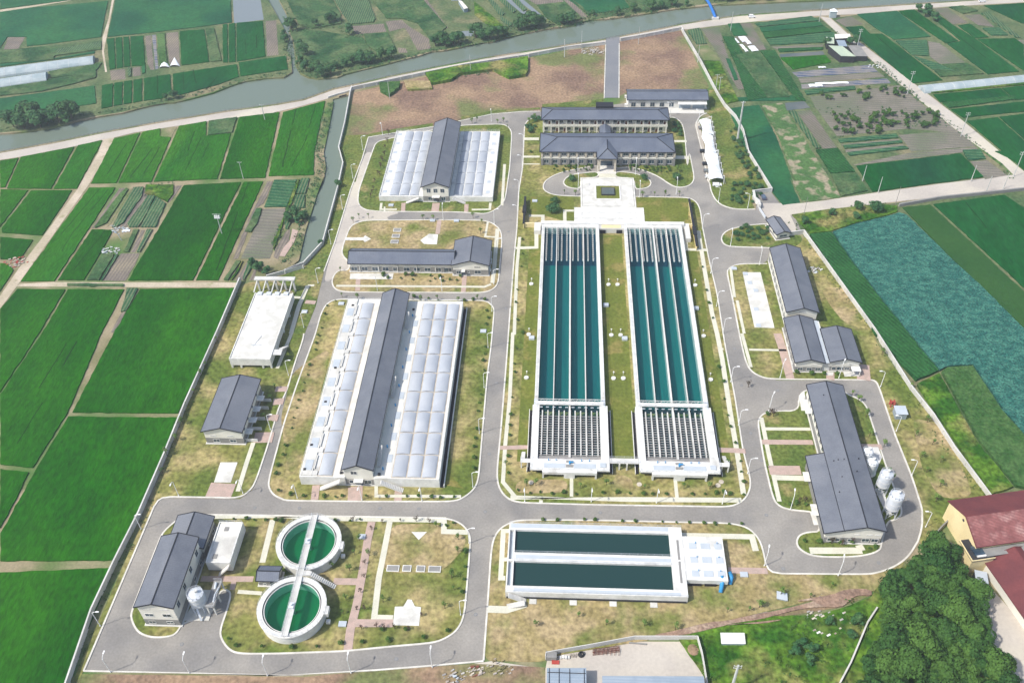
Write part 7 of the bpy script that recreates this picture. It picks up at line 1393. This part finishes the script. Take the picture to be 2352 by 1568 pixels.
# river bank and field trees
def trees(s, where, start='left', key='bank', sc=(.8, 1.25), desc='bushy green tree'):
    for i, p in enumerate(PS(s)): plant(key, p, '%s, %s from the %s %s' % (desc, ORD[i], start, where), 'tree', desc+'s '+where, random.uniform(*sc), z=0)
trees('00 110,985 190,1000 250,950 320,990 370,960 460,950 520,965 560,920 200,930 300,900', 'on the far bank at left', sc=(1.1, 1.6))
trees('00 1290,775 1350,765 2210,330 2200,280', 'along the far bank rice', sc=(.6, .9))
trees('10 150,240 115,215 330,210 440,190 480,170 590,270 210,370 250,430 215,500 260,555 330,560 380,595 450,585 500,540 560,520 620,500 690,500 760,490 850,470 920,455', 'at the river fork', sc=(.8, 1.3))
trees('10 1260,360 1300,345 1340,370 1400,350 1440,340 1570,300 1620,310 1680,310 1740,295 1790,280 1900,235 1950,225 2020,215 2080,205 2240,190 2310,185', 'on the far bank, centre', sc=(.8, 1.35))
trees('20 350,185 420,175 600,125 790,125 900,95 1040,85 1120,75 1210,55 1320,50', 'on the far bank, right of centre', sc=(.7, 1.2))
trees('20 1600,8 1700,2 1800,-4 1900,-8 2000,-12 2100,-16 2200,-20 2320,-24', 'on the far bank, top right', sc=(1.2, 1.6))
trees('30 1530,95 1585,125 1650,165', 'beside the upper right rice', sc=(.9, 1.4))
trees('30 1000,350 1050,355 820,370', 'round the farm shacks', sc=(.8, 1.2))
trees('11 130,540 190,560 230,530 180,510', 'between the plots and canal', sc=(.6, .9))
trees('01 2010,930 2070,950 1970,900', 'above the flat white block', sc=(.7, 1.0))
trees('11 515,270 370,720', 'against the canal wall', sc=(.5, .7))
trees('31 1050,520 1060,450 1190,470 860,500 640,560', 'below the access road', sc=(.5, .9))
random.seed(21)
oc = []
for (x0, x1, y0, y1, n) in ((1060, 1420, 690, 790, 16), (730, 1000, 740, 800, 5), (860, 1250, 880, 1040, 38), (1250, 1720, 880, 1000, 32)):
    for _ in range(n): oc.append(G(1655.08+.2963*random.uniform(x0, x1), .2963*random.uniform(y0, y1)))
for p in oc: plant('orchard', p, 'small dark orchard tree on the bare earth at the upper right', 'tree', 'orchard trees on bare earth', random.uniform(.7, 1.2), z=.1)
# corner wood
random.seed(33)
thicket('wood', 78, '33 1440,520 1560,450 1660,430 1740,450 1800,540 1850,660 2000,790 1960,880 1960,980 2030,1130 2150,1300 2170,1600 1500,1750 1010,1600 1070,1450 1140,1260 1200,1100 1260,940 1290,760 1350,620', 'broadleaf tree', 'of the corner wood', (.85, 1.15), z=0, cat='tree')
trees('33 1010,1050 1050,960 840,960', 'left of the corner wood', sc=(.4, .6), desc='small bright green bush')
trees('33 620,1130 700,1160 560,1180 680,1250', 'on the wild grass below', sc=(.45, .7), desc='grey-green bush')
# ground-cover masses of leaves (nobody could count them)
def leafmass(name, label, s, width, dens, mk, h=1.6, size=.32, cat='plants', seed=1):
    pts = PS(s); rnd = random.Random(seed); mb = MB()
    for a, b in zip(pts, pts[1:]):
        L_ = (b-a).length; t = (b-a).normalized(); nn = Vector((-t.y, t.x, 0))
        for _ in range(int(L_*dens)):
            c = a.lerp(b, rnd.random())+nn*rnd.uniform(-width/2, width/2); hh = h*rnd.uniform(.4, 1.1)
            leaves(mb, (c.x, c.y, hh*.3), hh*.7, 9, size, rnd, .9)
    tag(mb.build(name, MT[mk]), label, cat, kind='stuff')
leafmass('bank_scrub', 'continuous green scrub along the left bank of the canal', '10 440,800 405,980 360,1170 370,1300 355,1411 11 320,240 290,420 230,600 190,700 150,800 90,870', 5, 1.3, 'leaf_bank', 1.8, seed=2)
leafmass('bank_scrub', 'ragged green scrub at the far water edge of the river', '00 0,1015 60,1010 620,890 780,880 950,850 1100,820 1260,785 1400,760 1500,738 1700,690 1850,635 2080,590 2230,575', 4, .8, 'leaf_bank', 1.4, seed=3)
leafmass('bank_scrub', 'ragged green scrub along the river right of the fork', '10 250,590 420,600 560,560 640,540 760,515 900,480 1000,460 1130,425 1230,395 1480,360 1700,318 1900,262 2100,225 2352,188 20 700,142 860,122 1000,102 1250,62 1400,48', 4.5, .9, 'leaf_bank', 1.6, seed=4)
leafmass('bank_scrub', 'weedy verge along the lower side of the diagonal lane', '30 860,210 960,320 1180,500 1300,590 1420,690 1560,800 1700,900 1850,1010 1990,1130 2150,1270 2270,1390', 3, .7, 'leaf_bank', 1.0, .26, seed=5)
leafmass('hedge', 'tall scrub hedge between the vegetable plots at left', '11 200,215 150,380 90,520 50,640 0,760', 3, 1.6, 'leaf_bank', 1.6, seed=6)
leafmass('hedge', 'dark leafy plot at the top of the left vegetable beds', '01 1140,300 1330,290', 14, 4, 'leaf_bank', 1.3, .3, seed=7)
leafmass('verge_grass', 'scruffy plants along the foot of the left boundary wall', '01 1880,1050 1720,1400 02 1460,590 1320,940 1150,1380 03 900,560 740,880 600,1300', 2.2, .8, 'leaf_shrub', .9, .2, seed=8)
leafmass('verge_grass', 'scruffy plants along the inside of the long right wall', '31 660,680 880,1010 1170,1405 32 1440,440 1600,650 1760,900 2040,1270', 2.5, .7, 'leaf_shrub', 1.0, .2, seed=9)
leafmass('scrub', 'tangled scrub on the wild grass beside the corner wood', '33 540,1010 760,1130 900,1260 700,1330 480,1411 33 960,900 1080,860 1180,760', 16, 1.6, 'leaf_shrub', 1.5, .28, seed=10)
leafmass('scrub', 'tall weeds around the mouth of the builders\' yard fence', '23 1400,1040 1450,1120 1480,1230 1520,1400', 5, 1.6, 'leaf_shrub', 1.5, .26, seed=12)
leafmass('scrub', 'wild green scrub on the brown ground below the river wall', '10 1220,610 1400,590 1550,560 1700,545 1850,540 1970,500', 9, 2.4, 'leaf_bank', 1.6, .3, seed=13)
leafmass('scrub', 'scrub on the earth mounds beside the access road', '31 560,520 640,590 800,500 960,470 1100,450 1250,440 1360,440', 8, 1.2, 'leaf_shrub', 1.3, .26, seed=14)
leafmass('scrub', 'corn-like tall plants in the strips beside the upper right wall', '20 1640,310 1760,500 1870,690 1930,760', 8, 2.2, 'leaf_bank', 1.8, .3, seed=15)
leafmass('scrub', 'tall plants in the strip of the mown upper right field', '20 1940,400 2060,560 2200,780', 6, 1.8, 'leaf_bank', 1.6, .3, seed=16)
leafmass('scrub', 'leafy trees and weeds along the diagonal ditch at the right', '30 1210,490 1400,650 1540,780', 3, 1.2, 'leaf_bank', 1.4, .28, seed=17)

leafmass('bank_scrub', 'thick mixed scrub covering the point where the rivers fork', '10 150,330 180,420 230,500 320,560 460,530 600,480 760,470 900,440', 13, 1.5, 'leaf_bank', 3.0, .4, seed=21)
leafmass('bank_scrub', 'broken line of bushes across the middle of the far bank plots', '10 120,60 200,250 300,210 480,170 560,230 620,300 700,300', 12, .7, 'leaf_bank', 2.2, .38, seed=22)
leafmass('bank_scrub', 'thick bushes along the far bank at the centre', '10 1240,345 1400,320 1560,300 1750,270 1900,215 2080,190 2300,165 20 600,120 900,85 1200,45', 8, 1.0, 'leaf_bank', 3.0, .4, seed=23)
leafmass('bank_scrub', 'dark tree line above the river at the top right', '20 1500,-2 1700,-12 1950,-22 2352,-36 30 1000,-60', 9, 1.6, 'leaf_bank', 4.5, .5, seed=24)
leafmass('orchard_undergrowth', 'sprawling dark plants under the orchard on bare earth', '30 790,890 960,880 1200,870 1400,890 1560,920', 14, 1.1, 'leaf_bank', .9, .26, seed=25)
leafmass('orchard_undergrowth', 'ragged leafy rows below the orchard on bare earth', '30 860,1040 1100,1010 1300,980 1500,960 1750,960', 9, .9, 'leaf_bank', .8, .26, seed=26)
